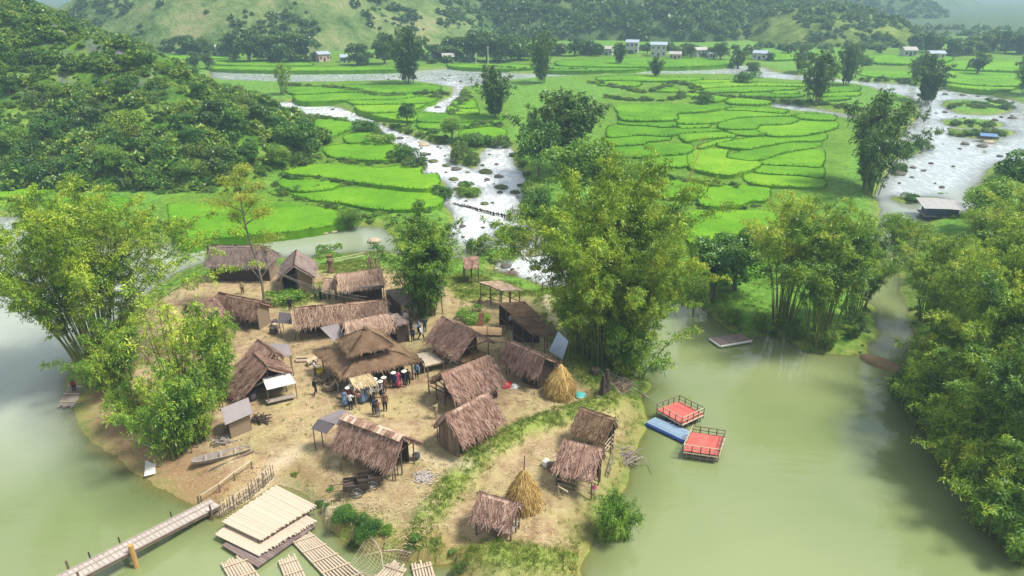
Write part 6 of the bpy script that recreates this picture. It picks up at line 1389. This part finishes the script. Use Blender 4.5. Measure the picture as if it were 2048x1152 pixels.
for px, py, w_, v, lb in [(867, 322, 26, 1, 'big dark mossy boulder in the middle of the upper rapids'), (848, 308, 22, 0, 'brown boulder touching the big dark mossy one'), (848, 290, 28, 2, 'flat tan boulder at the bend of the upper rapids'), (800, 276, 18, 0, 'brown rock beside the upright tree at the rapids'),
    (783, 272, 14, 2, 'small tan rock left of the brown one below the upper field'), (893, 331, 22, 1, 'rounded mossy boulder left of the rapids island'), (912, 338, 26, 0, 'boulder just below the rounded mossy one'), (910, 322, 20, 2, 'flat rock at the side of the rapids island'), (935, 345, 12, 3, 'small rock below the rapids island'),
    (972, 343, 36, 1, 'long dark mossy boulder in the lower rapids'), (997, 353, 24, 0, 'squat boulder right of the long mossy one'), (965, 330, 12, 3, 'small dark rock above the long mossy boulder'), (908, 358, 26, 1, 'low mossy rock by the terrace corner'), (1003, 374, 38, 1, 'wide low mossy ledge in the lower rapids'),
    (974, 359, 16, 3, 'little rock between the mossy boulders'), (970, 407, 22, 1, 'lone mossy boulder just above the weir'), (912, 377, 14, 0, 'dark rock at the left bank above the weir'), (1000, 384, 16, 3, 'rock under the wide low ledge'), (1030, 384, 26, 1, 'mossy rock near the right bank above the weir'), (1042, 370, 22, 1, 'rock at the foot of the right bank bush'),
    (1080, 388, 30, 1, 'big mossy rock by the right bank trees'), (1060, 478, 30, 2, 'pale tan rocks at the end of the stake fence'), (1035, 487, 26, 2, 'tan rock on the gravel island'), (1066, 507, 50, 2, 'broad tan boulder in the white water below the gravel island'), (1018, 514, 34, 2, 'tan rock left of the broad tan boulder'), (1040, 497, 18, 0, 'small brown rock between the tan ones'),
    (1072, 535, 34, 1, 'mossy rock in the lowest rapids'), (1012, 532, 28, 0, 'flat brown rock near the village shore'), (1115, 540, 40, 2, 'cream-coloured ledge at the foot of the giant bamboo'), (1092, 541, 22, 1, 'mossy rock left of the cream-coloured ledge'), (1118, 500, 26, 2, 'pale rock under the overhanging tree'), (1112, 470, 22, 2, 'tan rock right of the stake fence'),
    (748, 482, 34, 2, 'flat pale rock at the creek mouth'), (650, 466, 16, 2, 'small pale stone on the creek shore'), (668, 463, 20, 2, 'tan stone beside the small pale one on the creek shore'), (950, 378, 10, 3, 'tiny rock beside the rapids bush'), (940, 414, 12, 3, 'small dark rock on the weir'), (925, 452, 18, 0, 'rock in the pool behind the dense round bamboo'),
    (628, 212, 14, 3, 'dark rock in the upper left branch of the stream'), (660, 232, 10, 3, 'small rock lower in the upper left branch'), (875, 214, 16, 0, 'rock in the pool of the small waterfall'), (1975, 284, 34, 2, 'tan rock ledge under the blue-covered boat'), (1965, 292, 30, 0, 'flat brown ledge in front of the blue-covered boat'), (1990, 240, 20, 3, 'dark rocks at the end of the middle island'),
    (2025, 236, 26, 0, 'brown rock at the right edge of the river'), (1890, 224, 16, 3, 'dark rock below the large island'), (1872, 226, 10, 3, 'small dark rock left of the one below the large island'), (1930, 288, 26, 3, 'flat dark rock downstream of the low island'), (1880, 264, 20, 0, 'low rock left of the low island'), (1826, 335, 14, 3, 'dark rock right of the tufted reed rock'), (1797, 348, 30, 0, 'brown rock under the tufted reed bush'),
    (1862, 279, 10, 3, 'tiny rock by the small green island'), (1920, 297, 12, 3, 'small dark rock in mid river'), (1890, 188, 18, 3, 'dark rock upstream of the large island'), (1925, 190, 22, 3, 'pair of dark rocks upstream of the large island'), (1900, 182, 14, 3, 'small rock near the far bank of the right river'), (1850, 340, 8, 3, 'tiny dark rock in the smooth lower reach'), (2000, 312, 14, 3, 'dark rock near the right edge of the smooth reach')]:
    boulder(px, py, w_, v, lb)
r = np.random.default_rng(8); k = 0
for x0, x1, y0, y1, n in [(840, 1000, 285, 345, 16), (890, 1040, 350, 408, 16), (925, 1030, 445, 500, 8), (990, 1120, 490, 560, 14), (760, 850, 262, 300, 8), (600, 700, 205, 235, 6), (1850, 2030, 180, 300, 26), (1780, 1950, 300, 380, 8), (700, 1000, 148, 168, 12)]:
    for i in range(n):
        x, y = r.uniform(x0, x1), r.uniform(y0, y1); p = at(x, y, 0)
        if gz(p.x, p.y) < WL(p.y): boulder(x, y, r.uniform(5, 13), r.integers(0, 5) if y > 240 and x < 1300 else 3, 'small rock breaking the white water of the rapids' if x < 1300 and y > 180 else 'small dark rock in the shallows of the wide river', .9, 'small rocks in the shallows')
# slack bundle of cables over the back yard
for k in range(4):
    p, q = atz(552+k*2, 545, 5.4+k*.12), atz(722+k*4, 603-k*3, 4.9); b = MB(); n = 14; f = lambda t: p.lerp(q, t)-Vector((0, 0, .5*math.sin(math.pi*t)))
    for i in range(n): b.beam(f(i/n), f((i+1)/n), .02, 4)
    tag(b.build('cable', GREYW if k % 2 else DARKW), 'grey cable slung from the bare tree to the pale long hut', 'cable', 'cables over the back yard')
# bare tree with a tall yellow-green crown
r = np.random.default_rng(77); p0 = on(528, 618); h = ptop(500, 362, p0.y)-p0.z; e = empty('tall_tree', p0, 'tall thin tree with sparse yellowish crown and bare lower branches in front of the longhouse', 'tree')
t = np.linspace(0, 1, 10); main = np.c_[-1.1*t**1.5+.25*np.sin(t*7), 1.0*t, h*t]; P, Rr = [main], [.14*(1-.75*t)+.025]; C = []
for k, (t0, a, l_, up) in enumerate([(.22, 2.6, 2.4, 1.6), (.25, .3, 2.6, 2.2), (.3, 1.4, 2.2, 2.0), (.34, 3.6, 2.0, 1.9), (.42, .6, 2.0, 1.5), (.62, 2.5, 2.4, .8), (.66, .2, 2.6, .9), (.72, 1.2, 2.0, .8), (.76, 3.5, 2.3, .8), (.82, 5.2, 2.0, .7), (.85, .3, 2.2, .9), (.9, 2.8, 1.8, .8), (.97, 1, .8, .8)]):
    s = np.array([np.interp(t0, t, main[:, j]) for j in range(3)]); tt = np.linspace(0, 1, 6)[:, None]; d_ = np.array([math.cos(a)*l_, math.sin(a)*l_, up]); br = s+d_*tt+np.array([0, 0, .35])*np.sin(tt*2.4); P.append(br); Rr.append(.07*(1-.8*tt[:, 0])+.012)
    for j in (2, 3, 4, 5):
        sp = br[j]+np.c_[np.linspace(0, 1, 4)]*np.array([r.normal(0, .7), r.normal(0, .7), r.uniform(.1, .7)]); P.append(sp); Rr.append(np.linspace(.025, .008, 4))
        if t0 > .4: C += [br[j], sp[-1]]
cv, cf = tubes(P, Rr, 5); link('trunk', mesh_np('trunk', cv, cf, BARK, True), e); C = np.array(C); V, F = blob_leaves(r, C, np.full(len(C), .85), 6500, .24, .09, .7, .2)
link('crown', mesh_np('crown', V, F, leafmat('autumn_leaf', [(.12, .2, .015), (.24, .34, .025), (.38, .44, .04), (.48, .40, .05)], .4)), e)
for px, py, ty, lb in [(976, 128, 92, 'thin pale power pole on the far bank'), (952, 128, 108, 'short thin power pole on the far bank')]:
    p = on(px, py, .9); e = empty('power_pole', p, lb, 'pole'); hh = ptop(px, ty, p.y)-p.z; MB().beam((0, 0, -.3), (0, 0, hh), .22, 8, .16).build('pole', PLASTER, e); MB().box((0, 0, hh-.5), (1.6, .15, .15)).build('crossarm', GREYW, e)
# bare inclined culms that stick out of the giant clump
for (bx, by), (tx, ty), lb in [((1300, 470), (1395, 270), 'dry yellow bamboo culm leaning out above the giant clump'), ((262, 790), (236, 688), 'broken pale bamboo pole standing before the left bamboo fan')]:
    p = on(1240, 715) if bx == 1300 else on(262, 770); tp = Vector((p.x+7.0, p.y+3, ptop(tx, ty, p.y+3))) if bx == 1300 else atz(236, 688, 6.0)
    e = empty('leaning_culm', p, lb, 'bamboo culm'); MB().beam((0, 0, 0), tp-p, .06, 6, .02).build('culm', CULM_DRY, e)
    if bx == 1300:
        n = 420; k = rng.uniform(.45, 1, n); Q = np.array(tp-p)[None]*k[:, None]; V, F = leaf_quads(Q+rng.normal(0, .22, (n, 3)), rng.normal(0, 1, (n, 3)), .3, .05, rng); link('foliage', mesh_np('foliage', V, F, leafmat('dry_leaf', [(.3, .24, .03), (.45, .34, .05), (.55, .42, .08)], .4)), e)
# small things on the ground
def prop(name, px, py, build, mat, label, cat, dz=0): o = build.build(name, mat); o.location = on(px, py, 1.3, dz); o.rotation_euler.z = random.uniform(0, 3); return tag(o, label, cat)
BASK = [(.22, 0), (.34, .12), (.38, .32), (.3, .36), (.26, .2)]
YEL = simple('yellow_plastic', (.75, .58, .02), (.6, .45, .02), 3, .5); TEAL = simple('teal_tarp', (.10, .42, .38), (.06, .30, .28), 3, .6); REDP = simple('red_plastic', (.50, .035, .04), (.38, .025, .03), 3, .5)
prop('yellow_basket', 641, 752, MB().lathe((0, 0, .35), BASK, 14), YEL, 'bright yellow basket of goods left of the pavilion corner', 'basket')
prop('wicker_basket', 647, 764, MB().lathe((0, 0, 0), [(a*1.2, z*1.3) for a, z in BASK], 14), WOVEN, 'round wicker basket under the bright yellow one', 'basket')
prop('wicker_basket', 661, 780, MB().lathe((0, 0, 0), [(a*1.5, z*1.9) for a, z in BASK], 16), WOVEN, 'tall wicker basket by the front corner of the pavilion', 'basket')
prop('wicker_basket', 684, 796, MB().lathe((0, 0, 0), BASK, 14), WOVEN, 'shallow basket on the ground behind the hatted shoppers', 'basket')
prop('red_bucket', 461, 797, MB().lathe((0, 0, 0), [(.25, 0), (.36, .45), (.33, .45), (.24, .05)], 14), REDP, 'red plastic tub at the corner of the front left hut', 'tub')
prop('black_jar', 505, 800, MB().lathe((0, 0, 0), [(.25, 0), (.42, .3), (.4, .6), (.25, .75), (.28, .8)], 14), TARPD, 'black round jar in front of the front left hut', 'jar')
prop('cloth_heap', 1014, 771, MB().lathe((0, 0, 0), [(.55, 0), (.5, .15), (.3, .3), (.05, .38)], 12, .5), REDP, 'red cloth heap on the ground between the reddish huts', 'cloth')
prop('cloth_heap', 1029, 774, MB().lathe((0, 0, 0), [(.4, 0), (.38, .12), (.2, .25), (.05, .3)], 12, .5), CLOTHW, 'white cloth heap beside the red one', 'cloth')
prop('tarp', 1159, 792, MB().lathe((0, 0, 0), [(.5, 0), (.55, .12), (.3, .28), (.05, .3)], 9, .6), TEAL, 'crumpled teal tarp right of the upper haystack', 'tarp')
prop('sack', 1093, 932, MB().lathe((0, 0, 0), [(.3, 0), (.36, .2), (.3, .5), (.1, .65)], 10, .3), CLOTHW, 'white sack left of the hut with white rails', 'sack')
prop('wooden_crate', 1102, 940, MB().box((0, 0, .3), (.5, .5, .6)), WOOD, 'brown crate beside the white sack', 'crate')
prop('black_pot', 1189, 752, MB().lathe((0, 0, 0), [(.3, 0), (.45, .35), (.4, .7), (.3, .8)], 12), DARKW, 'black pot at the foot of the giant bamboo', 'pot')
prop('cooking_pot', 833, 918, MB().lathe((0, 0, 0), [(.2, 0), (.3, .2), (.28, .4), (.32, .42)], 12), IRON, 'dark pot with white rim at the right end of the long hut', 'pot')
for px, py in [(548, 668), (552, 660), (550, 652)]: prop('goods_crate', px, py, MB().box((0, 0, .35), (.8, .5, .3)).box((0, 0, .6), (.7, .4, .2)), BAMW if py == 660 else TARPD, {668: 'dark crate of goods nearest the path at the pale long hut', 660: 'tan tray of goods behind the dark crate', 652: 'dark tray of goods under the small grey sheet'}[py], 'crate')
prop('log_stack', 604, 722, MB().beam((-.5, -.2, .15), (.5, -.2, .15), .14, 8).beam((-.5, .15, .15), (.5, .15, .15), .14, 8).beam((-.5, 0, .4), (.5, 0, .4), .14, 8), BAMW, 'small stack of pale logs left of the pavilion', 'logs')
prop('wooden_stool', 640, 714, MB().box((0, 0, .4), (.4, .4, .05)).box((.15, .15, .2), (.05, .05, .4)).box((-.15, .15, .2), (.05, .05, .4)).box((.15, -.15, .2), (.05, .05, .4)).box((-.15, -.15, .2), (.05, .05, .4)), BAMW, 'small stool at the left corner of the pavilion', 'stool')
# ------------------------------------------------------------ people and the horse, each body one skin
def skin(name, verts, edges, mats, sub=1, colour=None):
    me = bpy.data.meshes.new(name); me.from_pydata([v[:3] for v in verts], edges, []); o = bpy.data.objects.new(name, me); COL.objects.link(o)
    m = o.modifiers.new('skin', 'SKIN'); m.use_smooth_shade = True
    for i, v in enumerate(verts):
        d = me.skin_vertices[0].data[i]; d.radius = (v[3], v[4] if len(v) > 4 else v[3]); d.use_root = i == 0
    s = o.modifiers.new('sub', 'SUBSURF'); s.levels = sub; s.render_levels = sub
    dg = bpy.context.evaluated_depsgraph_get(); out = bpy.data.meshes.new_from_object(o.evaluated_get(dg)); bpy.data.objects.remove(o); out.name = name
    out.materials.clear()
    for q in mats: out.materials.append(q)
    if colour:
        for p in out.polygons: p.material_index = colour(p.center)
    return out
SKIN = simple('skin', (.42, .25, .17), (.36, .2, .13), 3, .6, bmp=0); HAIR = simple('hair', (.02, .016, .014), (.012, .01, .009), 20, .5); EYE = simple('eye', (.03, .02, .02), (.02, .015, .015), 3, .3, bmp=0)
def pose(arm=(.1, .0), arm2=None, step=0., bend=0., skirt=False):
    """joints of a 1.65 m figure facing -Y; arm = (forward reach, forearm lift)"""
    V, E = [], []
    def add(x, y, z, r, r2=None, to=None):
        V.append((x, y, z, r, r2 or r)); i = len(V)-1
        if to is not None: E.append((to, i))
        return i
    by = lambda z: -bend*max(0, z-.9)
    pel = add(0, 0, .92, .135, .10); sp = add(0, by(1.12), 1.12, .12, .095, pel); ch = add(0, by(1.3), 1.30, .15, .105, sp); nk = add(0, by(1.44)-.01, 1.43, .05, .05, ch)
    hd = add(0, by(1.5)-.015, 1.50, .068, .08, nk); h2 = add(0, by(1.56)-.015, 1.56, .075, .092, hd); h3 = add(0, by(1.62), 1.625, .06, .07, h2)
    add(0, by(1.54)-.115, 1.535, .012, .014, h2)
    for s in (-1, 1): add(s*.085, by(1.55)+.0, 1.55, .012, .02, h2)
    for s, (f, l) in ((-1, arm), (1, arm2 or arm)):
        sh = add(s*.17, by(1.38), 1.37, .055, .055, ch); el = add(s*.225, by(1.12)-.02-f*.45, 1.10+f*.05, .04, .04, sh); wr = add(s*(.235-.09*f), by(.95)-.06-f*.9-l*.1, .87+f*.16+l*.32, .026, .026, el)
        d = Vector(V[wr][:3])-Vector(V[el][:3]); d.normalize(); sd = Vector((s, 0, 0)); pv = Vector(V[wr][:3])
        pm = pv+d*.06; pa = add(*pm, .03, .02, wr)
        for k, (o_, ln) in enumerate(((-.024, .065), (-.008, .078), (.008, .074), (.024, .058))):
            a = pm+d*.035+sd*o_; c = a+d*ln*.5; e_ = c+(d*.7+Vector((0, -.1, -.5))).normalized()*ln*.5; i = add(*a, .009, .009, pa); i = add(*c, .008, .008, i); add(*e_, .007, .007, i)
        tb = pv+d*.03+Vector((-s*.02, -.022, 0)); i = add(*tb, .010, .010, wr); add(*(tb+d*.035+Vector((-s*.012, -.018, 0))), .009, .009, i)
    for s in (-1, 1):
        st = step*s; hp = add(s*.09, 0, .86, .09, .09, pel); kn = add(s*.10, -.04-st*.18, .48, .06, .06, hp); an = add(s*.10, .03-st*.30+max(0, -st)*.06, .09+max(0, -st)*.06, .038, .038, kn); add(s*.105, an and V[an][1]-.13, V[an][2]-.055, .036, .026, an)
    return V, E
def head_col(c): return 1 if abs(c.z-1.563) < .012 and c.y < -.07 and .015 < abs(c.x) < .05 else 0
def cloth(mesh_src, z0, z1, grow_, armz=None, flare=0, xmax=9):
    """a garment: the part of the body between two heights, moved out along its normals"""
    me = mesh_src; V = np.array([v.co for v in me.vertices]); Nn = np.array([v.normal for v in me.vertices])
    P = V+Nn*grow_; 
    if flare: k = np.clip((z1-V[:, 2])/(z1-z0), 0, 1)[:, None]; P[:, :2] *= 1+flare*k
    F = []
    for p in me.polygons:
        c = p.center
        if z0 < c.z < z1 and abs(c.x) < (xmax if c.z < .6 else min(xmax, .178 if z0 < .5 else 9)) and (armz is None or abs(c.x) < .165 or c.z > armz): F.append(list(p.vertices))
    used = sorted({i for f in F for i in f}); mp_ = {a: i for i, a in enumerate(used)}
    o = bpy.data.meshes.new('garment'); o.from_pydata(P[used].tolist(), [], [[mp_[i] for i in f] for f in F]); o.polygons.foreach_set('use_smooth', np.ones(len(F), bool)); return o
POSES = {}
for nm, kw in dict(stand=dict(arm=(.08, .1)), walk=dict(arm=(.25, .1), arm2=(-.1, .1), step=.9), hold=dict(arm=(.35, .4)), point=dict(arm=(.55, .5), arm2=(.1, .1)), stoop=dict(arm=(.5, .1), bend=.35)).items():
    b_ = skin('body', *pose(**kw), [SKIN, EYE], 1, head_col)
    POSES[nm] = (b_, cloth(b_, .80, 1.435, .016, .9), cloth(b_, .10, .93, .018, None, 0, .21), cloth(b_, .22, .93, .03, None, .45, .21), kw.get('bend', 0))
def hairmesh():
    b = MB().lathe((0, 0, 0), [(.088, 0), (.098, .05), (.085, .1), (.05, .135), (.005, .15)], 12); return b.mesh('hair', HAIR, True)
HAIRM = hairmesh()
HATM = MB().lathe((0, 0, 0), [(.24, 0), (.25, .01), (.12, .1), (.01, .18)], 20).mesh('hat', simple('hat_straw', (.78, .74, .64), (.68, .62, .5), 6, .8))
def skirt_mesh(): return MB().lathe((0, 0, 0), [(.26, .22), (.24, .45), (.20, .7), (.15, .95), (.14, .97)], 16, .06).mesh('skirt', CLOTHW, True)
SKIRT = skirt_mesh()
CM = {}
def cmat(c):
    c = tuple(c)
    if c not in CM: CM[c] = simple('cloth_%d' % len(CM), c, tuple(v*.7 for v in c), 7, .9)
    return CM[c]
GM = {}
def garment(src, c, nm):
    k = (src.name, c, nm)
    if k not in GM: m = src.copy(); m.materials.clear(); m.materials.append(cmat(c)); m.name = nm; GM[k] = m
    return GM[k]
def person(px, py, rz, top, bottom, label, ps='stand', hat=False, skirt=False, sc=1., z=None, group='people in the village'):
    p = on(px, py) if z is None else atz(px, py, z); e = empty('person', p, label, 'person', group, R(rz)); e.scale = (sc, sc, sc); b_, t, l, s, bd = POSES[ps]
    link('body', b_, e); link('shirt', garment(t, top, 'shirt'), e)
    if skirt: link('skirt', garment(SKIRT, bottom, 'skirt'), e)
    else: link('trousers', garment(l, bottom, 'trousers'), e)
    y = -bd*.72
    if hat: link('hat', HATM, e, (0, y, 1.63))
    h = link('hair', HAIRM, e, (0, y+.015, 1.555)); return e
BLK, NAVY, WHT, GRY, BRN, PNK, BLU, TAN, RD, DGR = (.025, .025, .03), (.03, .045, .09), (.68, .67, .66), (.26, .26, .28), (.16, .09, .07), (.62, .10, .22), (.16, .24, .38), (.42, .33, .2), (.30, .05, .05), (.05, .09, .06)
for a in [
    (632, 790, 150, BLK, BLK, 'person in black shirt and shorts walking across the dirt left of the pavilion', 'walk'),
    (631, 752, 100, WHT, BLK, 'person in white shirt beside the bright yellow basket', 'hold'),
    (749, 829, 200, NAVY, BLK, 'person in dark jacket standing left in the pair on the dirt', 'stand'),
    (757, 834, 190, BRN, GRY, 'person in brown jacket and grey trousers, right in the pair on the dirt', 'hold'),
    (771, 823, 20, BRN, BLK, 'tall person in brown coat standing alone right of the pair', 'stand', False, False, 1.12),
    (770, 787, 30, BRN, BRN, 'person in brown coat with a white conical hat by the pavilion front', 'stand', True),
    (763, 795, -30, GRY, BLK, 'person with a white conical hat and black trousers beside the brown coat', 'hold', True),
    (745, 803, 60, WHT, BLK, 'person in long white dress and conical hat walking right of the awning', 'stand', True, True),
    (752, 790, 10, WHT, BLK, 'person in pale blouse and conical hat at the right end of the straw awning', 'hold', True),
    (726, 807, -60, GRY, BLU, 'person with conical hat and blue skirt under the awning', 'hold', True, True),
    (733, 803, 160, BLU, BLU, 'person in light blue dress under the awning', 'stand', False, True),
    (702, 820, 180, WHT, BLK, 'person in white shirt and black trousers seen from behind, nearest of the shoppers', 'hold', False, False, 1.05),
    (690, 813, 170, BLU, BLU, 'person in grey-blue skirt beside the white-shirted shopper', 'stand', False, True),
    (699, 808, 40, RD, BLK, 'person in dark red top with a conical hat among the shoppers', 'hold', True),
    (705, 803, -20, WHT, NAVY, 'person with a pinkish conical hat behind the awning post', 'stand', True),
    (712, 809, 90, RD, BRN, 'person in dark red clothes carrying a basket among the shoppers', 'hold'),
    (679, 786, -90, TAN, GRY, 'person in tan shirt bending at the pavilion corner', 'stoop'),
    (789, 777, 0, NAVY, BLK, 'person in black with a white conical hat under the pavilion eave', 'stand', True),
    (798, 774, 20, PNK, PNK, 'person in bright pink dress under the pavilion eave', 'stand', False, True),
    (810, 774, -20, BLK, BLK, 'person in black holding a white tray right of the pink dress', 'hold', True),
    (817, 770, 10, BLK, BLK, 'person in black at the right front of the pavilion', 'stand'),
    (834, 757, 15, BLU, BLK, 'person in grey-blue patterned coat by the bamboo table', 'hold'),
    (844, 748, 30, BLK, BLK, 'person in dark coat leaning at the end of the bamboo table', 'stand'),
    (873, 838, -120, TAN, TAN, 'person in tan shirt by the corner of the plank-walled hut', 'hold'),
    (581, 622, 30, BLK, BLK, 'person in black standing on the lawn above the pale long hut', 'stand'),
    (631, 598, 60, DGR, DGR, 'person in dark green on the back yard lawn', 'stand'),
    (642, 600, -30, NAVY, BLK, 'person in navy beside the low lean-to of the tan hut', 'hold'),
    (650, 598, 100, GRY, NAVY, 'person in grey under the cables of the back yard', 'stand'),
    (960, 622, 20, BRN, BRN, 'person in brown standing under the flat-roofed timber frame', 'stand'),
    (1146, 690, 10, BLK, BLK, 'person in black standing on the path below the horse', 'stand'),
    (826, 684, 0, NAVY, BLK, 'person in navy with black boots in the lane behind the bamboo table', 'stand'),
    (843, 680, 60, WHT, BLK, 'person in white coming down the lane behind the bamboo table', 'walk'),
    (838, 668, -40, BLU, NAVY, 'person in light blue in the crowd under the dense round bamboo', 'hold'),
    (822, 664, 120, BLK, BLK, 'person in black at the corner of the small dark shed', 'stand'),
    (812, 650, 30, WHT, GRY, 'person in white under the foliage of the dense round bamboo', 'stand'),
    (850, 664, 200, NAVY, NAVY, 'person in navy at the back of the crowd near the open gabled hut', 'stand'),
    (1030, 668, 40, NAVY, BLK, 'person in navy at the entrance of the lower brown-roofed shed', 'hold'),
    (1038, 664, -60, BLU, NAVY, 'person in blue inside the lower brown-roofed shed', 'stand'),
    (1022, 655, 10, WHT, BLK, 'person in white under the edge of the upper brown-roofed shed', 'stand'),
    (486, 588, 20, TAN, BRN, 'person in tan standing in the yard of the longhouse', 'stand'),
    (758, 566, 0, BLK, BRN, 'person in black at the right end of the tan hut', 'stand'),
    (547, 528, 0, BLK, BRN, 'person in dark clothes between the longhouse and the gabled house', 'stand')]: person(*a)
person(150, 784, 40, RD, BLK, 'person in dark red crouched over on the old brown raft', 'stoop', z=.28, sc=.85)
person(1188, 990, 10, PNK, WHT, 'small person in pink behind the white bamboo rails', 'stand', sc=.6)
# grazing horse
HC = simple('horse_coat', (.20, .085, .035), (.13, .055, .022), 3, .6, isl=0, bmp=.1)
V = [(0, 0, .95, .26, .27), (.38, 0, .97, .25, .27), (.66, 0, 1.0, .20, .24), (-.36, 0, .98, .25, .28), (-.62, 0, 1.0, .18, .26), (-.86, 0, .92, .12, .17), (-1.05, 0, .66, .09, .13), (-1.18, 0, .44, .105, .15), (-1.31, 0, .25, .085, .115), (-1.40, 0, .09, .06, .075)]
E = [(0, 1), (1, 2), (0, 3), (3, 4), (4, 5), (5, 6), (6, 7), (7, 8), (8, 9)]
def limb(at_i, pts):
    k = at_i
    for p in pts: V.append(p); E.append((k, len(V)-1)); k = len(V)-1
for s in (-1, 1):
    limb(4, [(-.58, s*.15, .72, .11), (-.56-.08*s, s*.15, .42, .06), (-.56-.12*s, s*.15, .12, .04), (-.60-.12*s, s*.15, .03, .055)])
    limb(2, [(.62, s*.15, .80, .15), (.56+.06*s, s*.16, .58, .085), (.74+.06*s, s*.16, .42, .055), (.70+.06*s, s*.16, .12, .038), (.66+.06*s, s*.16, .03, .055)])
    limb(7, [(-1.06, s*.07, .52, .03), (-1.0, s*.09, .60, .015)])
p = on(1126, 634); e = empty('horse', p, 'brown horse grazing on the green behind the giant bamboo', 'horse', None, R(-8)); link('body', skin('body', V, E, [HC], 2), e)
b = MB()
for i in range(9): t = i/8; b.beam((.74, 0, 1.12), (.92+.06*t, (t-.5)*.1, .42), .03, 5, .012)
b.build('tail', HAIR, e); b = MB()
for i in range(12): t = i/11; q = Vector((-.66, 0, 1.10)).lerp(Vector((-1.10, 0, .66)), t); b.beam(q, q+Vector((.03, .10, -.14)), .035, 4, .01)
b.build('mane', HAIR, e)
# ------------------------------------------------------------ haze: a closed box of thin air round the valley
m = bpy.data.materials.new('haze'); m.use_nodes = True; nt = m.node_tree; nt.nodes.clear()
o_ = N(nt, 'ShaderNodeOutputMaterial'); pv = N(nt, 'ShaderNodeVolumePrincipled')
pv.inputs['Color'].default_value = (.56, .78, 1, 1); pv.inputs['Density'].default_value = HAZE; pv.inputs['Anisotropy'].default_value = .2
nt.links.new(pv.outputs[0], o_.inputs['Volume'])
hb_ = MB().box((0, 1690, 66), (4400, 3440, 140)).build('haze', m); hb_['kind'] = 'stuff'
hb_['label'] = 'pale blue haze lying over the far valley and hills'; hb_['category'] = 'haze'
